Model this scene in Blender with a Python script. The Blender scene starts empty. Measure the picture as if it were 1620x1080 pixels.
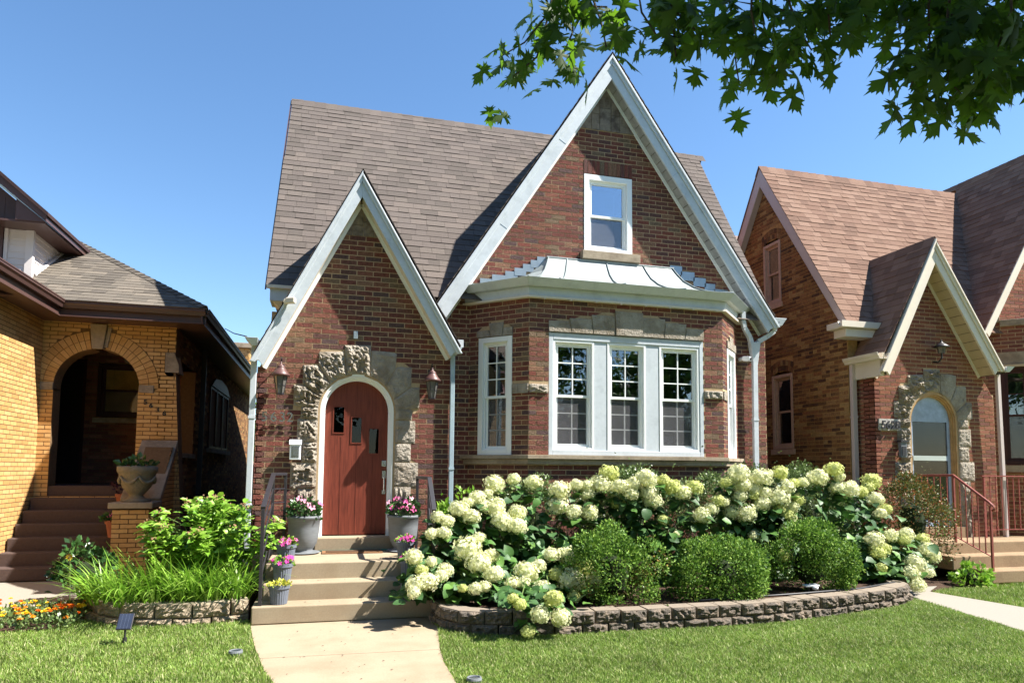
import bpy, math, random
import numpy as np
from mathutils import Vector, Matrix
R = math.radians
rnd = random.Random(7)
scene = bpy.context.scene
COL = scene.collection

# ------------------------------------------------------------------ camera
EYE = Vector((0.0, 0.0, 1.59))
_y, _p, _r, _f, _py = .26241, .075893, .008569, 1090.48, 659.49
fw = Vector((math.sin(_y)*math.cos(_p), math.cos(_y)*math.cos(_p), math.sin(_p)))
r0 = Vector((math.cos(_y), -math.sin(_y), 0)); u0 = r0.cross(fw)
rt = r0*math.cos(_r) + u0*math.sin(_r); up = -r0*math.sin(_r) + u0*math.cos(_r)
cam_d = bpy.data.cameras.new('camera'); cam = bpy.data.objects.new('camera', cam_d); COL.objects.link(cam)
M = Matrix.Identity(4)
for i in range(3):
    M[i][0] = rt[i]; M[i][1] = up[i]; M[i][2] = -fw[i]; M[i][3] = EYE[i]
cam.matrix_world = M
cam_d.sensor_width = 36; cam_d.lens = 36*_f/1620
cam_d.shift_y = (_py-540)/1620
cam_d.clip_start = .05; cam_d.clip_end = 4000
scene.camera = cam

# ------------------------------------------------------------------ light
SUN = Vector((3.0, -1.13, 3.88)).normalized()          # towards the sun
elev = math.asin(SUN.z)
w = bpy.data.worlds.new('World'); scene.world = w; w.use_nodes = True
nt = w.node_tree; nt.nodes.clear()
sky = nt.nodes.new('ShaderNodeTexSky'); sky.sky_type = 'NISHITA'; sky.sun_disc = False
sky.sun_elevation = elev; sky.sun_rotation = math.atan2(SUN.x, SUN.y)
sky.altitude = 200; sky.air_density = 1.1; sky.dust_density = .25; sky.ozone_density = 3.0
bg = nt.nodes.new('ShaderNodeBackground'); bg.inputs[1].default_value = .07
out = nt.nodes.new('ShaderNodeOutputWorld')
hs = nt.nodes.new('ShaderNodeHueSaturation'); hs.inputs['Saturation'].default_value = 1.13; hs.inputs['Value'].default_value = 1.16
nt.links.new(sky.outputs[0], hs.inputs['Color']); nt.links.new(hs.outputs[0], bg.inputs[0]); nt.links.new(bg.outputs[0], out.inputs[0])
sd = bpy.data.lights.new('sun', 'SUN'); sd.energy = 5.0; sd.angle = R(.5); sd.color = (1, .95, .87)
so = bpy.data.objects.new('sun', sd); COL.objects.link(so)
so.rotation_euler = SUN.to_track_quat('Z', 'Y').to_euler()
vs = scene.view_settings
vs.view_transform = 'Standard'; vs.look = 'None'; vs.exposure = 1.5; vs.gamma = 1; vs.use_curve_mapping = False
scene.cycles.max_bounces = 8; scene.cycles.transparent_max_bounces = 16
scene.cycles.use_denoising = True

# ------------------------------------------------------------------ materials
def lin(c):
    return tuple(((v/12.92) if v <= .04045 else ((v+.055)/1.055)**2.4) for v in [x/255 for x in c])
def mat(name, col, rough=.8, pal=None, nscale=8, namt=.25, bump=0, bscale=60, bdist=.01, stretch=None,
        spec=.3, metal=0, col2=None, c2scale=2, c2lo=.45, c2hi=.65, trans=0, trcol=None, big=0, bigscale=.7):
    m = bpy.data.materials.new(name); m.use_nodes = True; t = m.node_tree; N = t.nodes; L = t.links
    b = N['Principled BSDF']; b.inputs['Roughness'].default_value = rough
    b.inputs['Specular IOR Level'].default_value = spec; b.inputs['Metallic'].default_value = metal
    geo = N.new('ShaderNodeNewGeometry'); pos = geo.outputs['Position']
    if stretch:
        vm = N.new('ShaderNodeVectorMath'); vm.operation = 'MULTIPLY'; vm.inputs[1].default_value = stretch
        L.new(pos, vm.inputs[0]); pos = vm.outputs[0]
    if pal:
        oi = N.new('ShaderNodeObjectInfo')
        ad = N.new('ShaderNodeMath'); ad.operation = 'ADD'
        L.new(geo.outputs['Random Per Island'], ad.inputs[0]); L.new(oi.outputs['Random'], ad.inputs[1])
        fr = N.new('ShaderNodeMath'); fr.operation = 'FRACT'; L.new(ad.outputs[0], fr.inputs[0])
        cr = N.new('ShaderNodeValToRGB'); cr.color_ramp.interpolation = 'CONSTANT' if len(pal) > 2 else 'LINEAR'
        el = cr.color_ramp.elements
        while len(el) < len(pal): el.new(.5)
        for i, c in enumerate(pal):
            el[i].position = i/len(pal) if len(pal) > 2 else i; el[i].color = (*c, 1)
        L.new(fr.outputs[0], cr.inputs[0]); c = cr.outputs[0]
    else:
        rgb = N.new('ShaderNodeRGB'); rgb.outputs[0].default_value = (*col, 1); c = rgb.outputs[0]
    def noise(scale, detail=4, rough_=.6):
        n = N.new('ShaderNodeTexNoise'); n.inputs['Scale'].default_value = scale
        n.inputs['Detail'].default_value = detail; n.inputs['Roughness'].default_value = rough_
        L.new(pos, n.inputs['Vector']); return n.outputs[0]
    if col2:
        mr = N.new('ShaderNodeMapRange'); mr.inputs[1].default_value = c2lo; mr.inputs[2].default_value = c2hi
        L.new(noise(c2scale), mr.inputs[0])
        mx = N.new('ShaderNodeMix'); mx.data_type = 'RGBA'; L.new(mr.outputs[0], mx.inputs[0])
        L.new(c, mx.inputs[6]); mx.inputs[7].default_value = (*col2, 1); c = mx.outputs[2]
    def mult(c, scale, amt):
        mr = N.new('ShaderNodeMapRange'); mr.inputs[1].default_value = .25; mr.inputs[2].default_value = .75
        mr.inputs[3].default_value = 1-amt; mr.inputs[4].default_value = 1+amt
        L.new(noise(scale), mr.inputs[0])
        vm = N.new('ShaderNodeVectorMath'); vm.operation = 'SCALE'; L.new(c, vm.inputs[0]); L.new(mr.outputs[0], vm.inputs['Scale'])
        return vm.outputs[0]
    if namt: c = mult(c, nscale, namt)
    if big: c = mult(c, bigscale, big)
    L.new(c, b.inputs['Base Color'])
    if bump:
        bn = N.new('ShaderNodeBump'); bn.inputs['Strength'].default_value = bump; bn.inputs['Distance'].default_value = bdist
        L.new(noise(bscale, 5, .65), bn.inputs['Height']); L.new(bn.outputs[0], b.inputs['Normal'])
    if trans:
        tr = N.new('ShaderNodeBsdfTranslucent')
        if trcol: tr.inputs[0].default_value = (*trcol, 1)
        else: L.new(c, tr.inputs[0])
        ms = N.new('ShaderNodeMixShader'); ms.inputs[0].default_value = trans
        L.new(b.outputs[0], ms.inputs[1]); L.new(tr.outputs[0], ms.inputs[2]); L.new(ms.outputs[0], N['Material Output'].inputs[0])
    return m
def glass(name, tint=(.9, .95, 1), refl=.12, bumpy=.12):
    m = bpy.data.materials.new(name); m.use_nodes = True; t = m.node_tree; N = t.nodes; L = t.links; N.remove(N['Principled BSDF'])
    g = N.new('ShaderNodeBsdfGlossy'); g.inputs['Roughness'].default_value = .01; g.inputs['Color'].default_value = (1, 1, 1, 1)
    tr = N.new('ShaderNodeBsdfTransparent'); tr.inputs[0].default_value = (*tint, 1)
    f = N.new('ShaderNodeFresnel'); f.inputs[0].default_value = 1.5
    geo = N.new('ShaderNodeNewGeometry')
    bn = N.new('ShaderNodeBump'); bn.inputs['Strength'].default_value = bumpy; bn.inputs['Distance'].default_value = .02
    nz = N.new('ShaderNodeTexNoise'); nz.inputs['Scale'].default_value = 1.6; L.new(geo.outputs['Position'], nz.inputs['Vector']); L.new(nz.outputs[0], bn.inputs['Height'])
    L.new(bn.outputs[0], g.inputs['Normal'])
    ad = N.new('ShaderNodeMath'); ad.inputs[1].default_value = refl; ad.use_clamp = True; L.new(f.outputs[0], ad.inputs[0])
    ms = N.new('ShaderNodeMixShader'); L.new(ad.outputs[0], ms.inputs[0]); L.new(tr.outputs[0], ms.inputs[1]); L.new(g.outputs[0], ms.inputs[2])
    L.new(ms.outputs[0], N['Material Output'].inputs[0]); return m

MT = {}
def defm(key, *a, **k): MT[key] = mat(key, *a, **k)
BR1 = [tuple(v*.86*.82+g*.18*.8 for v, g in zip(lin(c), lin((136,110,98)))) for c in ((132,78,68),(120,66,60),(142,88,74),(106,68,64),(134,72,62),(122,76,68),(92,72,74),(146,108,86),(126,68,60),(116,74,68),(100,68,66),(136,90,72),(118,64,58),(128,108,88))]
defm('red_brick', None, pal=BR1, rough=.9, nscale=42, namt=.42, bump=1, bscale=75, bdist=.02, spec=.15)
defm('mortar', lin((178,154,122)), rough=.95, nscale=30, namt=.2, bump=.5, bscale=120, bdist=.004, spec=.1, big=.15)
BR2 = [lin(c) for c in ((142,108,74),(122,88,62),(152,120,84),(104,76,56),(132,98,66),(92,70,56),(160,132,90),(126,96,68),(140,100,70),(112,86,62))]
defm('common_brick', None, pal=BR2, rough=.95, nscale=30, namt=.35, bump=1, bscale=50, bdist=.01, spec=.1)
defm('common_mortar', lin((176,140,92)), rough=.95, nscale=18, namt=.25, bump=.7, bscale=60, bdist=.006, spec=.1)
BR3 = [lin(c) for c in ((196,154,98),(188,146,90),(202,162,108),(180,138,84),(192,150,96),(198,158,100))]
defm('yellow_brick', None, pal=BR3, rough=.75, nscale=20, namt=.12, bump=.3, bscale=60, bdist=.003)
defm('dark_mortar', lin((112,88,62)), rough=.95, nscale=20, namt=.2)
BR4 = [lin(c) for c in ((134,86,68),(122,74,62),(144,98,80),(112,70,60),(128,80,64),(118,80,70),(138,92,72))]
defm('brown_brick', None, pal=BR4, rough=.9, nscale=40, namt=.3, bump=.8, bscale=80, bdist=.006, spec=.15)
defm('plain_brick', lin((110,78,64)), rough=.9, nscale=12, namt=.3, bump=.5, bscale=40)
SH1 = [lin(c) for c in ((101,93,88),(97,89,84),(107,98,92),(92,85,80),(103,95,89),(99,91,86))]
defm('grey_shingle', None, pal=SH1, rough=.95, nscale=120, namt=.3, bump=.8, bscale=220, bdist=.004, spec=.1)
SH2 = [lin(c) for c in ((126,101,87),(119,94,81),(133,108,94),(112,89,77),(129,104,90),(122,97,84))]
defm('brown_shingle', None, pal=SH2, rough=.95, nscale=120, namt=.28, bump=.8, bscale=220, bdist=.004, spec=.1)
SH3 = [lin(c) for c in ((106,99,90),(98,92,84),(114,106,96),(104,97,88),(92,86,79))]
defm('tan_shingle', None, pal=SH3, rough=.95, nscale=120, namt=.28, bump=.8, bscale=220, bdist=.004, spec=.1)
defm('roof_deck', lin((60,54,52)), rough=.95)
defm('white_trim', lin((192,199,205)), rough=.5, nscale=24, namt=.05, spec=.35, big=.05, bigscale=1.5, col2=lin((166,174,180)), c2scale=5, c2lo=.52, c2hi=.85, bump=.15, bscale=8, bdist=.006)
defm('cream_trim', lin((216,206,190)), rough=.5, nscale=3, namt=.06, spec=.35)
defm('mauve_trim', lin((196,182,178)), rough=.5, nscale=3, namt=.05)
defm('soffit_tan', lin((184,166,136)), rough=.6, nscale=6, namt=.08)
defm('soffit_grey_', lin((150,150,148)), rough=.6)
defm('grey_plain_', lin((126,114,108)), rough=.95)
defm('door_joint_', lin((70,30,22)), rough=.8)
defm('blue_grey_paint', lin((158,176,186)), rough=.5, namt=.08)
defm('yellowgreen_', None, pal=[lin((206,206,80)),lin((176,190,70)),lin((220,214,104))], rough=.6, trans=.3, namt=.1)
defm('dark_leaf_', None, pal=[lin((60,96,44)),lin((50,84,40)),lin((78,114,56)),lin((44,74,38))], rough=.35, trans=.15, namt=.1, spec=.5)
defm('pink_pale_', lin((244,170,196)), rough=.6, trans=.2)
defm('mat_fiber2_', lin((96,72,52)), rough=1, nscale=60, namt=.3)
defm('solar_', lin((50,56,72)), rough=.2, spec=.6)
defm('curtain_dim_', lin((120,112,118)), rough=.9, nscale=6, namt=.3)
defm('dark_door_', lin((40,30,30)), rough=.4)
defm('shade_yellow_', None, pal=[lin(c) for c in ((206,150,74),(196,140,68),(212,158,84))], rough=.8, namt=.15, nscale=20)
defm('tan_plain_', lin((118,112,102)), rough=.95)
defm('yellow_plain_', lin((200,150,76)), rough=.9)
defm('dark_plain_', lin((60,44,44)), rough=.9)
defm('brown_plain_', lin((140,104,90)), rough=.95)
defm('purple_leaf_', lin((70,40,50)), rough=.5)
defm('sky_tinted_metal_', lin((90,140,200)), rough=.25, metal=.6)
defm('tan_frame_', lin((176,142,98)), rough=.5)
defm('storm_sky_blue_', lin((150,166,188)), rough=.4)
defm('plaque_', lin((176,172,164)), rough=.9, nscale=20, namt=.2, bump=.6, bscale=40)
defm('bud_', lin((190,150,120)), rough=.8)
defm('orange_deep_', lin((232,120,30)), rough=.6, trans=.15)
defm('crown_leaf_', None, pal=[lin(c) for c in ((70,104,44),(84,118,50),(60,92,40),(96,130,58))], rough=.5, trans=.25)
defm('window_white', lin((236,238,238)), rough=.35, nscale=3, namt=.03, spec=.45)
defm('old_paint', lin((188,160,142)), rough=.6, nscale=20, namt=.15)
defm('brown_trim', lin((84,62,58)), rough=.4, nscale=4, namt=.08, spec=.45)
defm('maroon_frame', lin((60,30,30)), rough=.5)
defm('limestone', lin((172,163,150)), rough=.95, nscale=14, namt=.18, bump=1, bscale=34, bdist=.05, spec=.1, col2=lin((148,136,120)), c2scale=3)
defm('stone_trim', lin((158,144,124)), rough=.9, nscale=25, namt=.14, bump=.5, bscale=60, bdist=.006, col2=lin((132,118,100)), c2scale=4)
defm('gable_stone', lin((136,124,112)), rough=.95, nscale=16, namt=.25, bump=1, bscale=60, bdist=.01, col2=lin((96,84,76)), c2scale=7)
defm('concrete', lin((156,142,120)), rough=.9, big=.07, nscale=60, namt=.12, bump=.35, bscale=130, bdist=.003, spec=.2, col2=lin((146,130,108)), c2scale=1.6)
defm('step_riser', lin((150,128,102)), rough=.95, nscale=40, namt=.14, bump=.8, bscale=90, bdist=.008, spec=.15, col2=lin((140,118,94)), c2scale=3)
defm('pale_concrete', lin((142,136,126)), rough=.9, nscale=30, namt=.06, bump=.3, bscale=120, bdist=.003)
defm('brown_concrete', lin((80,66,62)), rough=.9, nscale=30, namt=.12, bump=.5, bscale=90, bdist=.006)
defm('asphalt', lin((74,74,76)), rough=.95, nscale=60, namt=.2)
defm('door_wood', lin((112,52,38)), rough=.5, stretch=(14, 14, .9), nscale=5, namt=.38, bump=.25, bscale=9, bdist=.003, spec=.35, big=.15, bigscale=.6)
defm('dark_void', (.012, .011, .012), rough=.9, namt=0)  # near-black: darkness of unlit rooms put into the colour
defm('interior', (.03, .028, .026), rough=.9, nscale=2, namt=.4)  # very dark tone stands in for shade inside the rooms
defm('screen', lin((92,92,96)), rough=.8, namt=.04)
defm('curtain', lin((214,214,232)), rough=.9, nscale=9, namt=.2, bump=.6, bscale=10, bdist=.03)
defm('zinc', lin((160,172,180)), rough=.35, nscale=6, namt=.12, metal=.55, spec=.5)
defm('metal_roof', lin((156,164,163)), rough=.4, nscale=5, namt=.06, spec=.5, col2=lin((142,149,147)), c2scale=5)
defm('black_iron', lin((44,42,46)), rough=.45, nscale=20, namt=.15, spec=.5)
defm('black_iron_lit', lin((44,42,46)), rough=.45)
defm('rust_iron', lin((138,74,66)), rough=.6, nscale=30, namt=.3)
defm('steel', lin((190,192,196)), rough=.25, metal=.9, namt=.05)
defm('copper_paint', lin((92,62,58)), rough=.45, nscale=20, namt=.15, spec=.5)
defm('lamp_glass', lin((96,94,90)), rough=.15, nscale=18, namt=.2, spec=.6)
defm('plastic_white', lin((222,226,232)), rough=.4, namt=.03)
defm('pot_grey', lin((104,110,122)), rough=.55, nscale=20, namt=.07)
defm('galvanized', lin((112,116,120)), rough=.6, nscale=10, namt=.14, bump=.3, bscale=20, bdist=.004, stretch=(1,1,5))
defm('block', lin((102,95,87)), rough=.95, nscale=18, namt=.28, bump=1, bscale=40, bdist=.03, spec=.1, col2=lin((136,122,108)), c2scale=12)
defm('pale_block', lin((156,140,120)), rough=.95, nscale=18, namt=.2, bump=1, bscale=40, bdist=.03, spec=.1, col2=lin((176,160,138)), c2scale=12)
defm('pale_block_top', lin((168,154,134)), rough=.95, nscale=40, namt=.12, bump=.6, bscale=90, bdist=.006)
defm('block_top', lin((132,120,106)), rough=.95, nscale=40, namt=.15, bump=.6, bscale=90, bdist=.006)
defm('soil', lin((74,56,44)), rough=1, nscale=20, namt=.4, bump=1, bscale=30, bdist=.03)
defm('lawn_base', lin((112,124,62)), rough=1, nscale=14, namt=.3, col2=lin((116,116,64)), c2scale=1.2)
GR = [lin(c) for c in ((116,146,62),(132,160,72),(104,134,54),(148,170,92),(124,152,66),(184,184,134),(108,128,60),(144,158,80))]
defm('grass', None, pal=GR, rough=.55, namt=.1, trans=.3, spec=.35, big=.3, bigscale=1.6)
HL = [lin(c) for c in ((60,94,46),(72,110,52),(84,124,56),(64,98,54),(98,136,62),(54,86,46),(78,112,66))]
defm('hydrangea_leaf', None, pal=HL, rough=.5, nscale=30, namt=.12, trans=.22, spec=.4, bump=.4, bscale=60, bdist=.004)
defm('stem', lin((104,126,66)), rough=.7)
FW = [lin(c) for c in ((224,225,178),(229,229,196),(216,220,162),(226,226,186))]
defm('petal', None, pal=FW, rough=.7, namt=.05, trans=.3, spec=.2)
FG = [lin(c) for c in ((204,210,132),(212,216,148),(196,204,120),(208,212,140))]
defm('petal_green', None, pal=FG, rough=.7, namt=.05, trans=.3, spec=.2)
BX = [lin(c) for c in ((94,130,48),(116,152,58),(64,96,40),(146,174,80),(78,112,42),(104,140,54))]
defm('boxwood_leaf', None, pal=BX, rough=.6, namt=.1, trans=.25, spec=.25)
BX2 = [lin(c) for c in ((92,120,48),(104,132,50),(150,128,66),(84,110,46),(130,118,64),(96,128,50))]
defm('boxwood_leaf_brown', None, pal=BX2, rough=.45, namt=.1, trans=.2, spec=.45)
EV = [lin(c) for c in ((96,118,64),(112,132,74),(80,102,58),(128,146,90),(88,110,62))]
defm('azalea_leaf', None, pal=EV, rough=.4, namt=.1, trans=.15, spec=.5)
AU = [lin(c) for c in ((88,98,48),(110,98,50),(150,92,52),(76,92,46),(98,104,52),(84,92,50))]
defm('barberry_leaf', None, pal=AU, rough=.5, namt=.1, trans=.2)
LG = [lin(c) for c in ((116,160,48),(134,174,58),(98,142,44),(150,184,80),(124,164,54))]
defm('bright_leaf', None, pal=LG, rough=.4, namt=.1, trans=.3, spec=.45)
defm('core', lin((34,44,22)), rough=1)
MP = [lin(c) for c in ((46,68,32),(38,60,28),(56,80,36),(44,66,32),(36,56,26))]
defm('maple_leaf', None, pal=MP, rough=.62, namt=.12, trans=.42, trcol=lin((104,148,34)), spec=.4)
defm('bark', lin((84,72,62)), rough=.95, nscale=12, namt=.3, bump=1, bscale=20, bdist=.03)
defm('pink', lin((226,98,160)), rough=.6, namt=.15, trans=.2)
defm('magenta', lin((196,60,150)), rough=.6, namt=.15, trans=.2)
defm('orange', lin((240,150,30)), rough=.6, namt=.2, trans=.15)
defm('yellow', lin((244,206,50)), rough=.6, namt=.1, trans=.15)
defm('mat_fiber', lin((136,100,70)), rough=1, nscale=40, namt=.3, bump=.8, bscale=120)
defm('teal', lin((40,120,110)), rough=.6)
defm('terracotta', lin((150,92,70)), rough=.8)
defm('urn', lin((132,124,108)), rough=.9, nscale=14, namt=.2, bump=1, bscale=26, bdist=.02)
defm('siding', lin((214,208,206)), rough=.5, namt=.04)
defm('dark_blue', lin((70,90,120)), rough=.15, spec=.6)
MT['glass'] = glass('glass', refl=.07); MT['glass_dark'] = glass('glass_dark', (.5, .52, .55), -.02, .02); MT['glass_strong'] = glass('glass_strong', (.75, .85, .95), .3)
MT['screened'] = MT['screen']

# ------------------------------------------------------------------ geometry helpers
WO = {}
def thing(name, label, cat, loc, group=None):
    o = bpy.data.objects.new(name, None); COL.objects.link(o); o.location = loc; o.empty_display_size = .1
    o['label'] = label; o['category'] = cat
    if group: o['group'] = group
    WO[o] = Vector(loc); return o
def tag(o, label=None, cat=None, group=None, kind=None):
    for k, v in (('label', label), ('category', cat), ('group', group), ('kind', kind)):
        if v: o[k] = v
    return o
def place(name, me, parent=None, loc=(0, 0, 0), rot=None):
    o = bpy.data.objects.new(name, me); COL.objects.link(o)
    loc = Vector(loc); WO[o] = loc
    if parent is not None:
        o.parent = parent; o.location = loc - WO[parent]
    else: o.location = loc
    if rot is not None: o.rotation_euler = rot
    return o
class Fr:                                                # a wall frame: u along, z up (or s), d out
    def __init__(s, org, u, n, s_=None):
        s.o = Vector(org); s.u = Vector(u).normalized(); s.n = Vector(n).normalized(); s.s = Vector(s_).normalized() if s_ else Vector((0, 0, 1))
    def __call__(s, u, v, d=0): return s.o + s.u*u + s.s*v + s.n*d
IDF = Fr((0, 0, 0), (1, 0, 0), (0, 1, 0))
class MB:
    def __init__(s): s.v = []; s.f = []; s.m = []
    def add(s, vs, fs, mi=0):
        k = len(s.v); s.v += [tuple(p) for p in vs]; s.f += [tuple(i+k for i in f) for f in fs]; s.m += [mi]*len(fs); return s
    def hexa(s, p, mi=0, skip=()):                        # p: 8 pts bottom 0-3 ccw, top 4-7
        F = [(0, 3, 2, 1), (4, 5, 6, 7), (0, 1, 5, 4), (1, 2, 6, 5), (2, 3, 7, 6), (3, 0, 4, 7)]
        return s.add(p, [f for i, f in enumerate(F) if i not in skip], mi)
    def box(s, a, b, mi=0):
        x0, y0, z0 = a; x1, y1, z1 = b
        return s.hexa([(x0, y0, z0), (x1, y0, z0), (x1, y1, z0), (x0, y1, z0), (x0, y0, z1), (x1, y0, z1), (x1, y1, z1), (x0, y1, z1)], mi)
    def fbox(s, F, u0, u1, z0, z1, d0, d1, mi=0):
        return s.hexa([F(u0, z0, d0), F(u1, z0, d0), F(u1, z0, d1), F(u0, z0, d1), F(u0, z1, d0), F(u1, z1, d0), F(u1, z1, d1), F(u0, z1, d1)], mi)
    def prism(s, pts, ext, mi=0):                         # closed polygon swept by ext
        n = len(pts); e = Vector(ext); P = [Vector(p) for p in pts]
        return s.add(P+[p+e for p in P], [tuple(range(n))[::-1], tuple(range(n, 2*n))]+[(i, (i+1) % n, (i+1) % n+n, i+n) for i in range(n)], mi)
    def tube(s, path, r, n=8, mi=0, caps=True):
        path = [Vector(p) for p in path]; rs = r if isinstance(r, (list, tuple)) else [r]*len(path); rings = []
        for i, p in enumerate(path):
            t = (path[min(i+1, len(path)-1)]-path[max(i-1, 0)]).normalized()
            a = t.cross(Vector((0, 0, 1))) if abs(t.z) < .9 else t.cross(Vector((0, 1, 0)))
            a.normalize(); b = t.cross(a)
            rings.append([p+a*math.cos(2*math.pi*(k+.5)/n)*rs[i]+b*math.sin(2*math.pi*(k+.5)/n)*rs[i] for k in range(n)])
        vs = [q for g in rings for q in g]; fs = []
        for i in range(len(path)-1):
            for k in range(n): fs.append((i*n+k, i*n+(k+1) % n, (i+1)*n+(k+1) % n, (i+1)*n+k))
        if caps: fs += [tuple(range(n))[::-1], tuple(range(len(vs)-n, len(vs)))]
        return s.add(vs, fs, mi)
    def bar(s, a, b, w_, h, upv=(0, 0, 1), mi=0):
        a = Vector(a); b = Vector(b); t = (b-a).normalized(); x = t.cross(Vector(upv))
        if x.length < 1e-3: x = t.cross(Vector((0, 1, 0)))
        x.normalize(); z = x.cross(t)
        c = [x*-w_/2-z*h/2, x*w_/2-z*h/2, x*w_/2+z*h/2, x*-w_/2+z*h/2]
        return s.hexa([a+q for q in c]+[b+q for q in c], mi)
    def lathe(s, prof, c, n=20, mi=0):
        c = Vector(c); vs = []; fs = []
        for r, z in prof:
            for k in range(n): vs.append(c+Vector((r*math.cos(2*math.pi*k/n), r*math.sin(2*math.pi*k/n), z)))
        for i in range(len(prof)-1):
            for k in range(n): fs.append((i*n+k, i*n+(k+1) % n, (i+1)*n+(k+1) % n, (i+1)*n+k))
        return s.add(vs, fs, mi)
    def mesh(s, name, mats, smooth=False, org=(0, 0, 0)):
        me = bpy.data.meshes.new(name); V = np.array(s.v, dtype=np.float64).reshape(-1, 3)-np.array(org)
        me.from_pydata(V.tolist(), [], s.f)
        for m_ in (mats if isinstance(mats, (list, tuple)) else [mats]): me.materials.append(MT[m_])
        if any(s.m): me.polygons.foreach_set('material_index', s.m)
        if smooth: me.polygons.foreach_set('use_smooth', [True]*len(me.polygons))
        me.update(); return me
    def build(s, name, mats, parent=None, smooth=False, label=None, kind=None, cat=None, group=None, recalc=True, bevel=0, bseg=2, base=False):
        V = np.array(s.v); c = (V.min(0)+V.max(0))/2
        if base: c[2] = V[:, 2].min()
        me = s.mesh(name, mats, smooth, c)
        if recalc and len(s.f) < 60000:
            import bmesh
            bm = bmesh.new(); bm.from_mesh(me); bmesh.ops.recalc_face_normals(bm, faces=bm.faces)
            bm.to_mesh(me); bm.free()
        o = place(name, me, parent, c); tag(o, label, cat, group, kind)
        if bevel:
            b = o.modifiers.new('b', 'BEVEL'); b.width = bevel; b.segments = bseg; b.limit_method = 'ANGLE'; b.angle_limit = R(40)
        return o

# ---- small pieces: the nearest ones become objects, the rest one joined part
class Pieces:
    def __init__(s, name, matk, stuffname, limit=300, depth=.012): s.L = []; s.name = name; s.mat = matk; s.stuff = stuffname; s.limit = limit
    def add(s, parent, verts, faces, key=None, frame=None, pos=None, matk=None):
        c = sum(verts, Vector())/len(verts); d = c-EYE; z = d.dot(fw)
        u = 810+_f*d.dot(rt)/z; v = _py-_f*d.dot(up)/z
        vis = z > 0 and 0 < u < 1620 and 0 < v < 1080
        s.L.append((0 if vis else 1, z, parent, verts, faces, matk or s.mat))
    def finish(s, score=None):
        if score: s.L.sort(key=score)
        else: s.L.sort(key=lambda q: (q[0], q[1]))
        cache = {}
        for (v_, z, par, vs, fs, mk) in s.L[:s.limit]:
            c = sum(vs, Vector())/len(vs); key = (par.name, mk, tuple(tuple(round(q*500) for q in (p-c)) for p in vs))
            me = cache.get(key)
            if me is None:
                mb = MB(); mb.add(vs, fs); me = mb.mesh(s.name, mk, org=c); cache[key] = me
            place(s.name, me, par, c)
        groups = {}
        for (v_, z, par, vs, fs, mk) in s.L[s.limit:]:
            groups.setdefault((par, mk), MB()).add(vs, fs)
        for (par, mk), mb in groups.items(): mb.build(s.stuff, mk, par, kind='stuff', recalc=False)

def sub(iv, cuts):
    for c0, c1 in cuts:
        o = []
        for a, b in iv:
            if c1 <= a or c0 >= b: o.append((a, b)); continue
            if c0 > a: o.append((a, c0))
            if c1 < b: o.append((c1, b))
        iv = o
    return iv
def lerp_iv(Ia, Ib): return list(zip(Ia, Ib)) if len(Ia) == len(Ib) else [(a, a) for a in Ia]
def brick_wall(P, parent, F, z0, z1, solid, matk, mortar='mortar', L=.2159, C=.0677, m=.0125, phase=0., proud=.004, thick=.09, stagger=True, headers=0, name='mortar_bed', bricksolid=None):
    bs = bricksolid or solid
    n = int(round((z1-z0)/C)); mb = MB()
    for k in range(n):
        a = z0+k*C; b = min(a+C, z1)
        A = solid(a+1e-4); B = solid(b-1e-4)
        for (a0, a1), (b0, b1) in lerp_iv(A, B):
            mb.add([F(a0, a, 0), F(a1, a, 0), F(b1, b, 0), F(b0, b, 0), F(a0, a, -thick), F(a1, a, -thick), F(b1, b, -thick), F(b0, b, -thick)],
                   [(0, 1, 2, 3), (1, 5, 6, 2), (4, 0, 3, 7), (5, 4, 7, 6)])
        zb = a+m/2; zt = b-m/2
        A = bs(zb); B = bs(zt); hdr = headers and k % headers == headers-1
        LL = L/2 if hdr else L
        for (a0, a1), (b0, b1) in lerp_iv(A, B):
            if len(A) != len(B): b0, b1 = a0, a1
            st = phase + (L/2 if k % 2 else 0)
            j = math.floor((min(a0, b0)-st)/LL); s = st+j*LL
            while s < max(a1, b1):
                e = s+LL-m; p0 = max(s, a0); p1 = min(e, a1); q0 = max(s, b0); q1 = min(e, b1)
                if p1-p0 > .012 and q1-q0 > .004 or (q1-q0 > .012 and p1-p0 > .004):
                    d = proud+rnd.choice((-.0015, 0, 0, .0015))
                    vs = [F(p0, zb, d), F(p1, zb, d), F(q1, zt, d), F(q0, zt, d), F(p0, zb, 0), F(p1, zb, 0), F(q1, zt, 0), F(q0, zt, 0)]
                    P.add(parent, vs, [(0, 1, 2, 3), (4, 5, 1, 0), (5, 6, 2, 1), (6, 7, 3, 2), (7, 4, 0, 3)], matk=matk)
                s += LL
    return mb.build(name, mortar, parent, recalc=False)
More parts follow.
